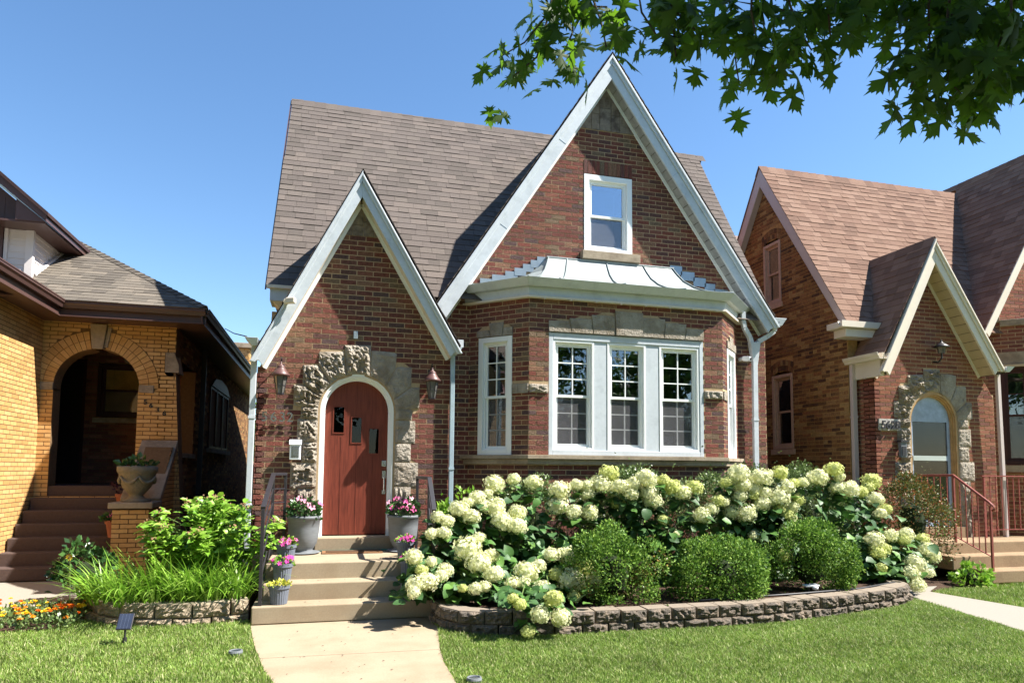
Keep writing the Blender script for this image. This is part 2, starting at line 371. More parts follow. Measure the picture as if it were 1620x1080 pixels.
def shingles(P, parent, F, smax, iv, matk, ex=.14, th=.007, wmin=.14, wmax=.34, deck=True):
    n = int(math.ceil(smax/ex)); mb = MB()
    for k in range(n):
        s0 = k*ex; s1 = min(s0+ex, smax)
        A = iv(s0+1e-4); B = iv(s1-1e-4)
        for (a0, a1), (b0, b1) in lerp_iv(A, B):
            mb.add([F(a0, s0, -.002), F(a1, s0, -.002), F(b1, s1, -.002), F(b0, s1, -.002)], [(0, 1, 2, 3)])
            u = min(a0, b0)-rnd.random()*.15; wav = 0
            while u < max(a1, b1):
                wd = rnd.uniform(wmin, wmax); e = u+wd-.003
                p0 = max(u, a0); p1 = min(e, a1); q0 = max(u, b0); q1 = min(e, b1)
                if p1-p0 > .01 or q1-q0 > .01:
                    if p1 <= p0: p0 = p1 = min(max(u, a0), a1)
                    if q1 <= q0: q0 = q1 = min(max(u, b0), b1)
                    t = th*rnd.choice((1, 1, 1.7)); dz = rnd.uniform(-.003, .003)
                    sl = s0-.004+dz
                    vs = [F(p0, sl, t+.002), F(p1, sl, t+.002), F(q1, s1+.004, .0025), F(q0, s1+.004, .0025), F(p0, sl, 0), F(p1, sl, 0)]
                    P.add(parent, vs, [(0, 1, 2, 3), (4, 5, 1, 0), (4, 0, 3), (5, 2, 1)], matk=matk)
                u += wd
    mb.build('roof_deck', 'roof_deck', parent, recalc=False)

def rock_face(F, bottom, right, top, left, d=.05, n=9, seed=0, rough=1.):
    """Coons patch with broken rock relief; sides as polylines (lists of (u,z))."""
    from mathutils import noise as mn
    def samp(pl, t):
        pl = [Vector((*p, 0)) for p in pl]; Ls = [(pl[i+1]-pl[i]).length for i in range(len(pl)-1)]; T = sum(Ls)*t
        for i, l in enumerate(Ls):
            if T <= l+1e-9 or i == len(Ls)-1: return pl[i].lerp(pl[i+1], min(1, T/max(l, 1e-9)))
            T -= l
    g = [[None]*(n+1) for _ in range(n+1)]; allp = bottom+right+top+left; ccx = sum(p[0] for p in allp)/len(allp); ccy = sum(p[1] for p in allp)/len(allp)
    ex_ = max(p[0] for p in allp)-min(p[0] for p in allp); ey_ = max(p[1] for p in allp)-min(p[1] for p in allp); kx = 1-.011/ex_; ky = 1-.011/ey_
    for i in range(n+1):
        for j in range(n+1):
            u = i/n; v = j/n
            B, T, Lf, Rr = samp(bottom, u), samp(top, u), samp(left, v), samp(right, v)
            c00, c10, c01, c11 = samp(bottom, 0), samp(bottom, 1), samp(top, 0), samp(top, 1)
            p = B*(1-v)+T*v+Lf*(1-u)+Rr*u-(c00*(1-u)*(1-v)+c10*u*(1-v)+c01*(1-u)*v+c11*u*v)
            p = Vector((ccx+(p.x-ccx)*kx, ccy+(p.y-ccy)*ky, 0)); e = min(u, 1-u, v, 1-v); ed = min(1, e*7)
            q = Vector((p.x*9+seed*3.1, p.y*9, seed*1.7))
            r_ = mn.noise(q)*.5+(.25-abs(mn.noise(q*2.1))*1.1)+(.12-abs(mn.noise(q*4.3+Vector((5, 1, 2))))*.6)+mn.noise(q*9)*.12
            dd = .012+d*ed*(.42+r_*rough*.75)
            g[i][j] = F(p.x, p.y, max(.006, dd))
    vs = [g[i][j] for i in range(n+1) for j in range(n+1)]; W = n+1
    fs = [(i*W+j, (i+1)*W+j, (i+1)*W+j+1, i*W+j+1) for i in range(n) for j in range(n)]
    mb = MB(); mb.add(vs, fs)
    rim = [(i, 0) for i in range(n)]+[(n, j) for j in range(n)]+[(n-i, n) for i in range(n)]+[(0, n-j) for j in range(n)]
    k = len(mb.v); back = [g[i][j] - F.n*((g[i][j]-F.o).dot(F.n)) for i, j in rim]; fr_ = [g[i][j] for i, j in rim]; m = len(rim)
    mb.add(fr_+back, [(q, (q+1) % m, (q+1) % m+m, q+m) for q in range(m)])
    return mb

def rect_stone(F, u0, u1, z0, z1, **k): return rock_face(F, [(u0, z0), (u1, z0)], [(u1, z0), (u1, z1)], [(u0, z1), (u1, z1)], [(u0, z0), (u0, z1)], **k)

def dh_window(parent, F, u0, u1, z0, z1, fm='window_white', fwid=.07, rows=3, cols=2, lower_screen=True, dep=.10, meet=.5, label=None, muntins=True, glassk='glass', trim=.0, lowrows=3):
    """double-hung window: frame, two sashes, panes, muntins; F plane = brick face"""
    mb = MB(); d0, d1 = -dep, .012
    for a in ((u0, u0+fwid, z0, z1), (u1-fwid, u1, z0, z1), (u0+fwid, u1-fwid, z1-fwid, z1), (u0+fwid, u1-fwid, z0, z0+fwid*.9)):
        mb.fbox(F, *a, d0, d1)
    # inner stepped bead
    g = .022; a0, a1, b0, b1 = u0+fwid, u1-fwid, z0+fwid*.9, z1-fwid
    for a in ((a0, a0+g, b0, b1), (a1-g, a1, b0, b1), (a0+g, a1-g, b1-g, b1), (a0+g, a1-g, b0, b0+g)):
        mb.fbox(F, *a, d0, -.022)
    win = mb.build('window', fm, parent, bevel=.003, label=label)
    a0 += g; a1 -= g; b0 += g; b1 -= g; zm = b0+(b1-b0)*meet
    for nm, (c0, c1, dd) in (('upper', (zm-.015, b1, -.034)), ('lower', (b0, zm+.015, -.058))):
        s = MB(); r = .034
        for a in ((a0, a0+r, c0, c1), (a1-r, a1, c0, c1), (a0+r, a1-r, c1-r, c1), (a0+r, a1-r, c0, c0+r)):
            s.fbox(F, *a, dd-.024, dd)
        s.build('sash', fm, win)
        g0, g1, h0, h1 = a0+r, a1-r, c0+r, c1-r
        rr = rows if nm == 'upper' else lowrows
        if muntins and rr:
            s = MB(); t = .008
            for i in range(1, cols): s.fbox(F, g0+(g1-g0)*i/cols-t, g0+(g1-g0)*i/cols+t, h0, h1, dd-.014, dd-.004)
            s.build('muntin', fm, win)
            s = MB()
            for j in range(1, rr): s.fbox(F, g0, g1, h0+(h1-h0)*j/rr-t, h0+(h1-h0)*j/rr+t, dd-.015, dd-.005)
            s.build('muntin', fm, win)
        s = MB(); s.fbox(F, g0-.005, g1+.005, h0-.005, h1+.005, dd-.022, dd-.018); s.build('pane', glassk, win)
        if nm == 'lower' and lower_screen:
            s = MB(); s.add([F(g0, h0, dd-.001), F(g1, h0, dd-.001), F(g1, h1, dd-.001), F(g0, h1, dd-.001)], [(0, 1, 2, 3)])
            s.build('insect_screen', 'fly_screen', win, recalc=False)
    return win
def room_box(parent, F, u0, u1, z0, z1, dep=1.2, off=.12, m='interior'):
    mb = MB(); a = [F(u0, z0, -off), F(u1, z0, -off), F(u1, z1, -off), F(u0, z1, -off)]; b = [F(u0, z0, -dep), F(u1, z0, -dep), F(u1, z1, -dep), F(u0, z1, -dep)]
    mb.add(a+b, [(4, 5, 6, 7), (0, 1, 5, 4), (1, 2, 6, 5), (2, 3, 7, 6), (3, 0, 4, 7)])
    mb.build('dark_room_backing', m, parent, recalc=False)
# semi-transparent fly screen
_m = bpy.data.materials.new('fly_screen'); _m.use_nodes = True; _t = _m.node_tree
_b = _t.nodes['Principled BSDF']; _b.inputs['Base Color'].default_value = (.11, .11, .12, 1); _b.inputs['Roughness'].default_value = .8
_tr = _t.nodes.new('ShaderNodeBsdfTransparent'); _ms = _t.nodes.new('ShaderNodeMixShader'); _ms.inputs[0].default_value = .5
_t.links.new(_tr.outputs[0], _ms.inputs[1]); _t.links.new(_b.outputs[0], _ms.inputs[2]); _t.links.new(_ms.outputs[0], _t.nodes['Material Output'].inputs[0]); MT['fly_screen'] = _m
# ================================================================== main house
YE, YM, YB = 9.3, 9.7, 9.0
house = thing('brick_house', 'red brick cottage with two steep white-edged gables, round-topped wooden door and bay window', 'house', (3, 11, 0))
FE = Fr((0, YE, 0), (1, 0, 0), (0, -1, 0)); FM = Fr((0, YM, 0), (1, 0, 0), (0, -1, 0)); FB = Fr((0, YB, 0), (1, 0, 0), (0, -1, 0))
DX, DZ, DR = .382, 2.34, .495
# stone surround blocks (shared by both entries)
ARC_C = (DX, DZ)
def arcpt(a, r, c): return (c[0]+r*math.cos(R(a)), c[1]+r*math.sin(R(a)))
def arc_seg(a0, a1, r, c, n=5): return [arcpt(a0+(a1-a0)*i/n, r, c) for i in range(n+1)]
def surround_blocks(cx, zc, r, zb):
    c = (cx, zc); x = cx-.382; z = zc-2.34; B = []
    def o(*p): return [(a+x, b+z) for a, b in p]
    # each: bottom(inner arc), right, top(outer), left
    # arch stones: angles of joints
    def vous(a0, a1, outer):   # a0<a1 (ccw), outer polyline from a0 side to a1 side
        inner = arc_seg(a0, a1, r, c); B.append((inner, [inner[-1], outer[-1]], outer, [inner[0], outer[0]]))
    vous(72, 108, o((.545, 3.235), (.19, 3.215)))
    vous(44, 72, o((.87, 2.93), (.89, 3.14), (.71, 3.16), (.545, 3.16)))
    vous(20, 44, o((1.085, 2.69), (1.088, 2.965), (.885, 2.955)))
    vous(2, 20, o((1.205, 2.405), (1.2, 2.688), (1.085, 2.688)))
    vous(108, 136, o((.19, 3.13), (-.135, 3.11), (-.135, 2.94)))
    vous(136, 160, o((-.135, 2.935), (-.33, 2.925), (-.325, 2.67)))
    vous(160, 178, o((-.325, 2.668), (-.437, 2.665), (-.432, 2.385)))
    for x0, z0, x1, z1 in ((.0, 2.235, 1.105, 2.385), (0, 1.925, 1.152, 2.235), (0, 1.675, 1.098, 1.925), (0, 1.352, 1.2, 1.675), (0, zb-z, 1.105, 1.352)):
        q = [(cx+r, z0+z), (x1+x, z0+z), (x1+x, z1+z), (cx+r, z1+z)]
        B.append(([q[0], q[1]], [q[1], q[2]], [q[3], q[2]], [q[0], q[3]]))
    for x0, z0, z1 in ((-.338, 2.225, 2.38), (-.378, 1.925, 2.225), (-.312, 1.66, 1.925), (-.446, 1.325, 1.66), (-.35, zb-z, 1.325)):
        q = [(x0+x, z0+z), (cx-r, z0+z), (cx-r, z1+z), (x0+x, z1+z)]
        B.append(([q[0], q[1]], [q[1], q[2]], [q[3], q[2]], [q[0], q[3]]))
    return B
def stone_cut(z, cx, zc, r, zb):
    dx = cx-.382; z = z-(zc-2.34)
    if z < zb: return []
    if z < 2.34:
        for lim, a in ((1.325, -.33), (1.66, -.43), (1.925, -.3), (2.225, -.365), (2.34, -.33)):
            if z < lim: l = a; break
        for lim, a in ((1.352, 1.09), (1.675, 1.19), (1.925, 1.085), (2.235, 1.14), (2.34, 1.09)):
            if z < lim: rr = a; break
        return [(l+dx, rr+dx)]
    for lim, l, rr in ((2.38, -.33, 1.15), (2.66, -.42, 1.19), (2.685, -.31, 1.19), (2.92, -.31, 1.07), (2.95, -.12, 1.07), (3.1, -.12, .87), (3.2, .2, .54)):
        if z < lim: return [(l+dx, rr+dx)]
    return []
def door_cut(z, cx, zc, r):
    if z < zc: return [(cx-r, cx+r)]
    h = r*r-(z-zc)**2
    return [(cx-math.sqrt(h), cx+math.sqrt(h))] if h > 0 else []
EX0, EX1 = -.88, 1.62
EA = (.365, 5.19); EML = (5.19-3.068)/(.365+.753); EMR = (5.19-3.293)/(1.526-.365)
def ent_lim(z): return max(EX0, EA[0]-(EA[1]-z)/EML), min(EX1, EA[0]+(EA[1]-z)/EMR)
def ent_solid(z):
    a, b = ent_lim(z)
    return sub([(a, b)], door_cut(z, DX, DZ, DR-.02)) if b > a else []
def ent_brick(z):
    a, b = ent_lim(z)
    return sub([(a, b)], stone_cut(z, DX, DZ, DR, .5)) if b > a and z < 4.69 else []
entry = MB(); 
PB = Pieces('brick', 'red_brick', 'brickwork', 300)
entry_wall = place('entry_wall', None, house, (.37, YE, 0)); 
main_wall = place('gable_wall', None, house, (4.2, YM, 0)); bay = place('bay_wall', None, house, (4.15, YB, 0)); side_wall = place('side_wall', None, house, (-.8, 12, 0))
brick_wall(PB, entry_wall, FE, .1, 5.19, ent_solid, 'red_brick', phase=EX1-.2159*12+.0105, bricksolid=ent_brick, thick=.24)
for i, (b_, r_, t_, l_) in enumerate(surround_blocks(DX, DZ, DR, .5)):
    rock_face(FE, b_, r_, t_, l_, d=(.03 if i in (1, 2, 3, 7, 8, 9, 10) else .075), n=14, seed=i, rough=(.7 if i in (1, 2, 3, 7, 8, 9, 10) else 1.7)).build('stone_block', 'limestone', entry_wall)
# stone tip of the entry gable, in panels
def tip(F, parent, z0, lim, xs, mk, top, prefix='stone_panel', rows=(1.0,)):
    for i in range(len(xs)-1):
        a, b = xs[i]+.004, xs[i+1]-.004
        zb = z0
        for rr in (0, 1):
            zsplit = z0+(top-z0)*(.42 if i % 2 else .3)
            c0, c1 = (z0+.004, zsplit) if rr == 0 else (zsplit+.006, top)
            poly = [(a, c0), (b, c0), (b, c1), (a, c1)]
            # clip by the two slopes
            def clip(poly, f):
                o = []
                for j in range(len(poly)):
                    p, q = poly[j], poly[(j+1) % len(poly)]; fp, fq = f(p), f(q)
                    if fp >= 0: o.append(p)
                    if fp*fq < 0: t = fp/(fp-fq); o.append((p[0]+(q[0]-p[0])*t, p[1]+(q[1]-p[1])*t))
                return o
            (ax, az, ml, mr) = lim
            poly = clip(poly, lambda p: az-ml*(ax-p[0])-p[1])
            if poly: poly = clip(poly, lambda p: az-mr*(p[0]-ax)-p[1])
            if len(poly) > 2:
                mb = MB(); mb.prism([F(p[0], p[1], 0) for p in poly], F.n*(.012+rnd.random()*.006)); mb.build(prefix, mk, parent)
tip(FE, entry_wall, 4.70, (*EA, EML, EMR), (-.1, .12, .26, .4, .55, .8), 'gable_stone', 5.19)

# ---- main gable wall
GA = (4.1, 7.74); GML = 1.555; GMR = 1.40
GX0, GX1 = 1.62, 6.88
def g_lim(z):
    a = GA[0]-(GA[1]-z)/GML; b = GA[0]+(GA[1]-z)/GMR
    return max(GX0, a), min(GX1, b)
def g_solid(z, bay_=True):
    a, b = g_lim(z)
    if b <= a: return []
    cuts = []
    if z < 3.95: cuts.append((1.98, 6.34))
    if 4.915 < z < 6.155: cuts.append((3.72, 4.525))
    return sub([(a, b)], cuts)
def g_brick(z):
    if z > 6.87: return []
    iv = g_solid(z)
    if 6.16 < z < 6.385: iv = sub(iv, [(3.715, 4.53)])
    if 4.0 < z < 4.75:                                  # behind the bay roof
        h = (4.8-z)*1.05; iv = sub(iv, [(3.1-h*1.0, 5.2+h*1.0)] if h > 0 else [])
    return iv
brick_wall(PB, main_wall, FM, .1, 7.74, g_solid, 'red_brick', phase=GX1-.2159*30, bricksolid=g_brick)
x = 3.722
while x < 4.51:                                          # soldier course over the window
    e = x+.0577; vs = [FM(x, 6.165, .009), FM(e, 6.165, .009), FM(e, 6.38, .009), FM(x, 6.38, .009), FM(x, 6.165, 0), FM(e, 6.165, 0), FM(e, 6.38, 0), FM(x, 6.38, 0)]
    PB.add(main_wall, vs, [(0, 1, 2, 3), (4, 5, 1, 0), (5, 6, 2, 1), (6, 7, 3, 2), (7, 4, 0, 3)]); x += .0677
tip(FM, main_wall, 6.875, (*GA, GML, GMR), (3.45, 3.62, 3.84, 3.98, 4.17, 4.31, 4.5, 4.65, 4.8), 'gable_stone', 7.74)

# ---- bay walls
s2 = math.sqrt(.5)
FBL = Fr((1.955, 9.697, 0), (s2, -s2, 0), (-s2, -s2, 0)); LBL = .985
FBR = Fr((5.653, 9.0, 0), (s2, s2, 0), (s2, -s2, 0)); LBR = .99
ZS0, ZS1, ZT = 1.79, 3.47, 3.97
def bay_s(u0, u1, holes, bands):
    def solid(z): return sub([(u0, u1)], [(a, b) for a, b, c, d in holes if c < z < d])
    def br(z): return sub(solid(z), [(a, b) for a, b, c, d in bands if c < z < d])
    return solid, br
LINT = [(2.93, 3.27, 3.66), (3.27, 3.59, 3.71), (3.59, 3.93, 3.775), (3.93, 4.35, 3.85), (4.35, 4.69, 3.785), (4.69, 5.02, 3.735), (5.02, 5.335, 3.67)]
band_f = [(a, b, 3.5, t) for a, b, t in LINT]+[(2.652, 2.935, 2.635, 2.77), (5.33, 5.653, 2.64, 2.775), (2.6, 5.7, 1.665, 1.79)]
s_, b_ = bay_s(2.652, 5.653, [(2.935, 5.333, ZS0, 3.5)], band_f)
brick_wall(PB, bay, FB, .1, ZT, s_, 'red_brick', phase=2.652+.0052, bricksolid=b_, thick=.1)
bl = [(.14, .36, 3.46, 3.56), (.36, .58, 3.46, 3.64), (.58, .73, 3.46, 3.58), (.72, .985, 2.635, 2.77), (0, 1, 1.665, 1.79)]
s_, b_ = bay_s(0, LBL, [(.165, .722, ZS0, 3.46)], bl)
brick_wall(PB, bay, FBL, .1, ZT, s_, 'red_brick', phase=LBL+.0052, bricksolid=b_)
br_ = [(.25, .42, 3.46, 3.58), (.42, .64, 3.46, 3.66), (.64, .84, 3.46, 3.58), (0, .255, 2.64, 2.775), (0, 1, 1.665, 1.79)]
s_, b_ = bay_s(0, LBR, [(.255, .81, ZS0, 3.46)], br_)
brick_wall(PB, bay, FBR, .1, ZT, s_, 'red_brick', phase=.0052, bricksolid=b_)
# lintel stones, tapered like voussoirs
for i, (a, b, t) in enumerate(LINT):
    k = .035; c = 4.14
    ta = a+(a-c)*k*1.2; tb = b+(b-c)*k*1.2
    if i == 0: ta = a
    if i == 6: tb = b
    mbs = MB(); mbs.prism([FB(a+.003, 3.503, 0), FB(b-.003, 3.503, 0), FB(tb-.003, t, 0), FB(ta+.003, t, 0)], FB.n*(.022 if i != 3 else .034)); mbs.build('lintel_stone', 'limestone', bay, bevel=.006)
for F_, L_ in ((FBL, [(.14, .37, .14, .345, 3.56), (.37, .56, .345, .585, 3.655), (.56, .73, .585, .73, 3.575)]), (FBR, [(.25, .43, .25, .405, 3.58), (.43, .63, .405, .655, 3.66), (.63, .84, .655, .84, 3.58)])):
    for a, b, ta, tb, t in L_:
        mbs = MB(); mbs.prism([F_(a+.003, 3.465, 0), F_(b-.003, 3.465, 0), F_(tb-.003, t, 0), F_(ta+.003, t, 0)], F_.n*(.024)); mbs.build('lintel_stone', 'limestone', bay, bevel=.006)
rect_stone(FB, 2.655, 2.93, 2.637, 2.768, d=.05, n=8, seed=31).build('band_stone', 'limestone', bay)
rect_stone(FB, 5.338, 5.65, 2.642, 2.773, d=.06, n=8, seed=32).build('band_stone', 'limestone', bay)
for a, b in ((.725, .82), (.823, .98)):
    mbs = MB(); mbs.fbox(FBL, a, b, 2.637, 2.768, 0, .02); mbs.build('band_stone', 'limestone', bay, bevel=.005)
mbs = MB(); mbs.fbox(FBR, .005, .25, 2.642, 2.773, 0, .02); mbs.build('band_stone', 'limestone', bay, bevel=.005)
# sill band round the bay
def bay_ring(z0, z1, e0, e1, mk, name, parent, bevel=.004, endL=.0, endR=.0, eb=None, mb=None):
    """band following the three bay faces from offset e0 (inner) to e1 (outer)"""
    t = math.tan(R(22.5)); own = mb is None; mb = mb or MB()
    def corner(e, which):
        if which == 0: return Vector((1.955-e*1.414, 9.697, 0))
        if which == 1: return Vector((2.652-e*t, 9.0-e, 0))
        if which == 2: return Vector((5.653+e*t, 9.0-e, 0))
        return Vector((6.353+e*1.414, 9.697, 0))
    e1b = e1 if eb is None else eb
    for k in range(3):
        a0, a1, b0, b1 = corner(e0, k), corner(e1, k), corner(e0, k+1), corner(e1, k+1)
        c1, d1 = corner(e1b, k), corner(e1b, k+1)
        Z0, Z1 = Vector((0, 0, z0)), Vector((0, 0, z1))
        mb.hexa([c1+Z0, d1+Z0, b0+Z0, a0+Z0, a1+Z1, b1+Z1, b0+Z1, a0+Z1])
    if own: return mb.build(name, mk, parent, bevel=bevel)
bay_ring(1.665, 1.735, .0, .05, 'stone_trim', 'sill_band', bay)
bay_ring(1.738, 1.79, .0, .085, 'stone_trim', 'sill_band', bay)
mbs = MB(); mbs.fbox(FM, GX0, 1.95, 1.665, 1.79, 0, .03)
# windows of the bay
room_box(bay, FB, 2.7, 5.6, 1.6, 3.6, dep=1.9)
# one frame carrying three double-hung windows
wf = MB()
for a in ((2.937, 3.0, ZS0+.003, 3.497), (5.268, 5.33, ZS0+.003, 3.497), (3.0, 5.268, 3.40, 3.497), (3.0, 5.268, ZS0+.003, 1.865)): wf.fbox(FB, *a, -.1, .0)
for a in ((3.615, 3.81), (4.41, 4.62)): wf.fbox(FB, *a, 1.865, 3.40, -.09, -.015)
wf.build('window_surround', 'white_trim', bay, bevel=.006)
for a, b in ((3.0, 3.615), (3.81, 4.41), (4.62, 5.268)):
    dh_window(bay, Fr(FB.o+Vector((0, .02, 0)), FB.u, FB.n), a+.002, b-.002, 1.868, 3.398, fwid=.032, meet=.49, dep=.08)
for F_, a, b in ((FBL, .167, .72), (FBR, .257, .808)):
    dh_window(bay, F_, a, b, ZS0+.002, 3.458, fwid=.075, meet=.49)
bb = MB(); bb.add([FM(4.0-2.1, 0, -1.4), FM(6.4, 0, -1.4), FM(6.4, 0, -1.4)+Vector((0, 0, 3.9)), FM(1.9, 0, -1.4)+Vector((0, 0, 3.9))], [(0, 1, 2, 3)]); 
for F_ in (FBL, FBR):
    mb = MB(); 
    mb.add([F_(.1, 1.7, -.25), F_(.8, 1.7, -.25), F_(.8, 3.55, -.25), F_(.1, 3.55, -.25)], [(0, 1, 2, 3)]); mb.build('dark_room_backing', 'interior', bay, recalc=False)
# blinds-like pale strip inside right window, radiator
mb = MB(); mb.box((4.8, 9.6, 2.02), (5.15, 9.65, 2.12)); mb.build('radiator_cover', 'white_trim', bay)
# ---- bay cornice, gutter, metal roof
def bay_gutter():
    bay_ring(3.955, 3.985, .0, .075, 'cream_trim', 'cornice_bead', house, bevel=.002)
    bay_ring(3.987, 4.105, .0, .06, 'white_trim', 'fascia', house, bevel=.002, eb=.05)
    bay_ring(4.108, 4.205, .0, .212, 'white_trim', 'gutter', house, bevel=.005, eb=.13)
bay_gutter()
t225 = math.tan(R(22.5))
prof = [(0.0, .175), (.12, .20), (.28, .36), (.48, .60), (.72, .80), (1., 1.)]   # (height share, inward share)
top = [(3.13, 9.68), (5.17, 9.68)]
def bpt(k, h):                                            # k: 0 left-wall 1 left-front 2 right-front 3 right-wall
    z = 4.205+h*(4.755-4.205)
    f = h**.52 if h < .999 else 1
    f = {0: 0, .06: .22, .16: .42, .32: .62, .55: .80, .78: .91, 1: 1}.get(h, f)
    e = .19
    base = [Vector((1.98-e*s2, 9.697-e*s2, 0)), Vector((2.652-e*t225, 9.0-e, 0)), Vector((5.653+e*t225, 9.0-e, 0)), Vector((6.33+e*s2, 9.697-e*s2, 0))][k]
    tp = [Vector((3.10, 9.7, 0)), Vector((3.13, 9.62, 0)), Vector((5.17, 9.62, 0)), Vector((5.2, 9.7, 0))][k]
    if k == 0: base = Vector((1.86, 9.7, 0))
    if k == 3: base = Vector((6.45, 9.7, 0))
    p = base.lerp(tp, f); p.z = z; return p
HS = (0, .06, .16, .32, .55, .78, 1)
br = MB(); vs = [bpt(k, h) for h in HS for k in range(4)]
br.add(vs, [(i*4+k, i*4+k+1, (i+1)*4+k+1, (i+1)*4+k) for i in range(6) for k in range(3)])
br.add([bpt(1, 1), bpt(2, 1), Vector((5.2, 9.7, 4.785)), Vector((3.1, 9.7, 4.785))], [(0, 1, 2, 3)])
bay_roof = br.build('bay_roof', 'metal_roof', house, recalc=False)
def seam(pts, nm='standing_seam', r=.011, mk='dark_blue'):
    s = MB(); s.tube([p+Vector((0, 0, .012)) for p in pts], r, 6); s.build(nm, 'seam_metal', bay_roof, smooth=True)
MT['seam_metal'] = mat('seam_metal', lin((120, 130, 132)), rough=.5, namt=.1)
for fx in (.08, .39, .69): 
    x0 = 3.2+fx*1.97
    seam([bpt(1, h).lerp(bpt(2, h), fx+.05+(.015)) for h in HS])
seam([bpt(1, h) for h in HS], 'hip_seam', .008); seam([bpt(2, h) for h in HS], 'hip_seam', .013)
cap = MB(); cap.box((3.1, 9.61, 4.755), (5.2, 9.70, 4.775)); cap.build('ridge_flashing', 'metal_roof', bay_roof, bevel=.003)
for (x0, z0), x1 in zip(((1.88, 4.20), (2.1, 4.29), (2.28, 4.36), (2.48, 4.43), (2.62, 4.49), (2.75, 4.56), (2.87, 4.63), (2.97, 4.69)), (2.12, 2.3, 2.5, 2.64, 2.77, 2.89, 2.99, 3.12)):
    m_ = MB(); m_.fbox(FM, x0, x1+.03, z0-.03, z0+.085, .009+rnd.random()*.006, .016+rnd.random()*.006); m_.build('step_flashing', 'zinc', bay_roof)
for (x0, z0), x1 in zip(((5.17, 4.74), (5.36, 4.66), (5.58, 4.58), (5.78, 4.5), (5.95, 4.42)), (5.38, 5.6, 5.8, 5.97, 6.2)):
    m_ = MB(); m_.fbox(FM, x0, x1, z0-.05, z0+.09, .009+rnd.random()*.006, .016); m_.build('step_flashing', 'zinc', bay_roof)

# ---- gable window
dh_window(main_wall, FM, 3.722, 4.523, 4.918, 6.152, fwid=.085, rows=1, cols=1, muntins=False, glassk='glass_strong', meet=.48)
room_box(main_wall, FM, 3.6, 4.6, 4.8, 6.3, dep=.9, m='interior')
mb = MB(); mb.box((3.66, YM-.12, 4.785), (4.61, YM+.05, 4.915)); mb.build('window_sill', 'stone_trim', main_wall, bevel=.006)
# ---- rake boards and soffits
def rake(parent, ax, az, dirs, yf, yw, h, dx_end, name='rake_board', mk='white_trim', soff='cream_trim', thick=.035, soffname='soffit', crown=True, slats=0, under=0, foot=.14):
    """ax,az: apex of the board's lower inner edge; dirs: list of (sign, slope, xend)"""
    for sg, m_, xe in dirs:
        L = math.hypot(1, m_); t = Vector((sg/L, 0, -m_/L)); nrm = Vector((sg*m_/L, 0, 1/L))
        a = Vector((ax, yf, az)); dist = abs(xe-ax)*L; b = a+t*dist
        apex_top = Vector((ax, yf, az+h*L))
        e = Vector((0, thick, 0))
        pts = [a, b, b+nrm*h, apex_top]
        if foot: # plumb foot
            pts = [a, b, b+Vector((sg*foot*.35, 0, foot*.45)), b+nrm*h+t*foot*.25, apex_top]
        mb = MB(); mb.prism(pts, e); o = mb.build(name, mk, parent, bevel=.004)
        if crown:
            c = Vector((0, -.03, 0))
            mb = MB(); q = [a+nrm*h*.62, b+nrm*h*.62+t*.01, b+nrm*h+t*foot*.25, apex_top]; q[0] = Vector((ax, yf, az+h*.62*L))
            mb.prism([p+Vector((0, -.001, 0)) for p in q], Vector((0, -.022, 0))); mb.build('crown_moulding', mk, parent, bevel=.008)
            mb = MB(); q = [Vector((ax, yf, az+h*.84*L)), b+nrm*h*.84+t*.02, b+nrm*h+t*foot*.25, apex_top]
            mb.prism([p+Vector((0, -.024, 0)) for p in q], Vector((0, -.02, 0))); mb.build('crown_moulding', mk, parent, bevel=.006)
        # soffit
        so_ = MB(); n_ = max(1, int(dist/.16)) if slats else 1
        for i in range(n_):
            g = .004 if slats else 0
            p0 = a+t*(dist*i/n_+g)+nrm*.012; p1 = a+t*(dist*(i+1)/n_-g)+nrm*.012
            so_.hexa([p0+e, p1+e, Vector((p1.x, yw+.0, p1.z)), Vector((p0.x, yw+.0, p0.z)), p0+e+nrm*.012, p1+e+nrm*.012, Vector((p1.x, yw, p1.z))+nrm*.012, Vector((p0.x, yw, p0.z))+nrm*.012])
        so_.build(soffname, soff, parent)
        tr = MB(); p0 = Vector((ax, yw-.022, az-.012*L)); p1 = Vector((b.x, yw-.022, b.z))-nrm*.012
        tr.hexa([p0-nrm*.02, p1-nrm*.02, p1-nrm*.02+Vector((0, .02, 0)), p0-nrm*.02+Vector((0, .02, 0)), p0+nrm*.03, p1+nrm*.03, p1+nrm*.03+Vector((0, .02, 0)), p0+nrm*.03+Vector((0, .02, 0))])
        tr.build('frieze_strip', 'window_white' if mk == 'white_trim' else mk, parent)
rake(house, .365, 5.155, ((-1, 1.97, -.80), (1, 1.71, 1.575)), 9.05, YE, .155, 0)
rake(house, 4.09, 7.60, ((-1, 1.545, 1.50), (1, 1.41, 6.78)), 9.46, YM, .21, 0, soff='soffit_grey_', slats=1)

for x in (2.45, 3.35):                                    # butt joints of the long left rake board
    z = 7.60-(4.09-x)*1.545; L_ = math.hypot(1, 1.545); n_ = Vector((-1.545/L_, 0, 1/L_)); p = Vector((x, 9.459, z)); mb = MB(); mb.bar(p+n_*.01, p+n_*.13, .004, .004); mb.build('board_joint', 'zinc', house)
for x in (5.1, 6.1):
    z = 7.60-(x-4.09)*1.41; L_ = math.hypot(1, 1.41); n_ = Vector((1.41/L_, 0, 1/L_)); p = Vector((x, 9.459, z)); mb = MB(); mb.bar(p+n_*.01, p+n_*.13, .004, .004); mb.build('board_joint', 'zinc', house)
for k in range(8):                                        # drip-edge hooks under the bay cornice
    x = 2.85+k*.38; mb = MB(); mb.tube([(x, 8.93, 3.945), (x, 8.90, 3.945)], .012, 8); mb.build('cornice_clip', 'cream_trim', house)
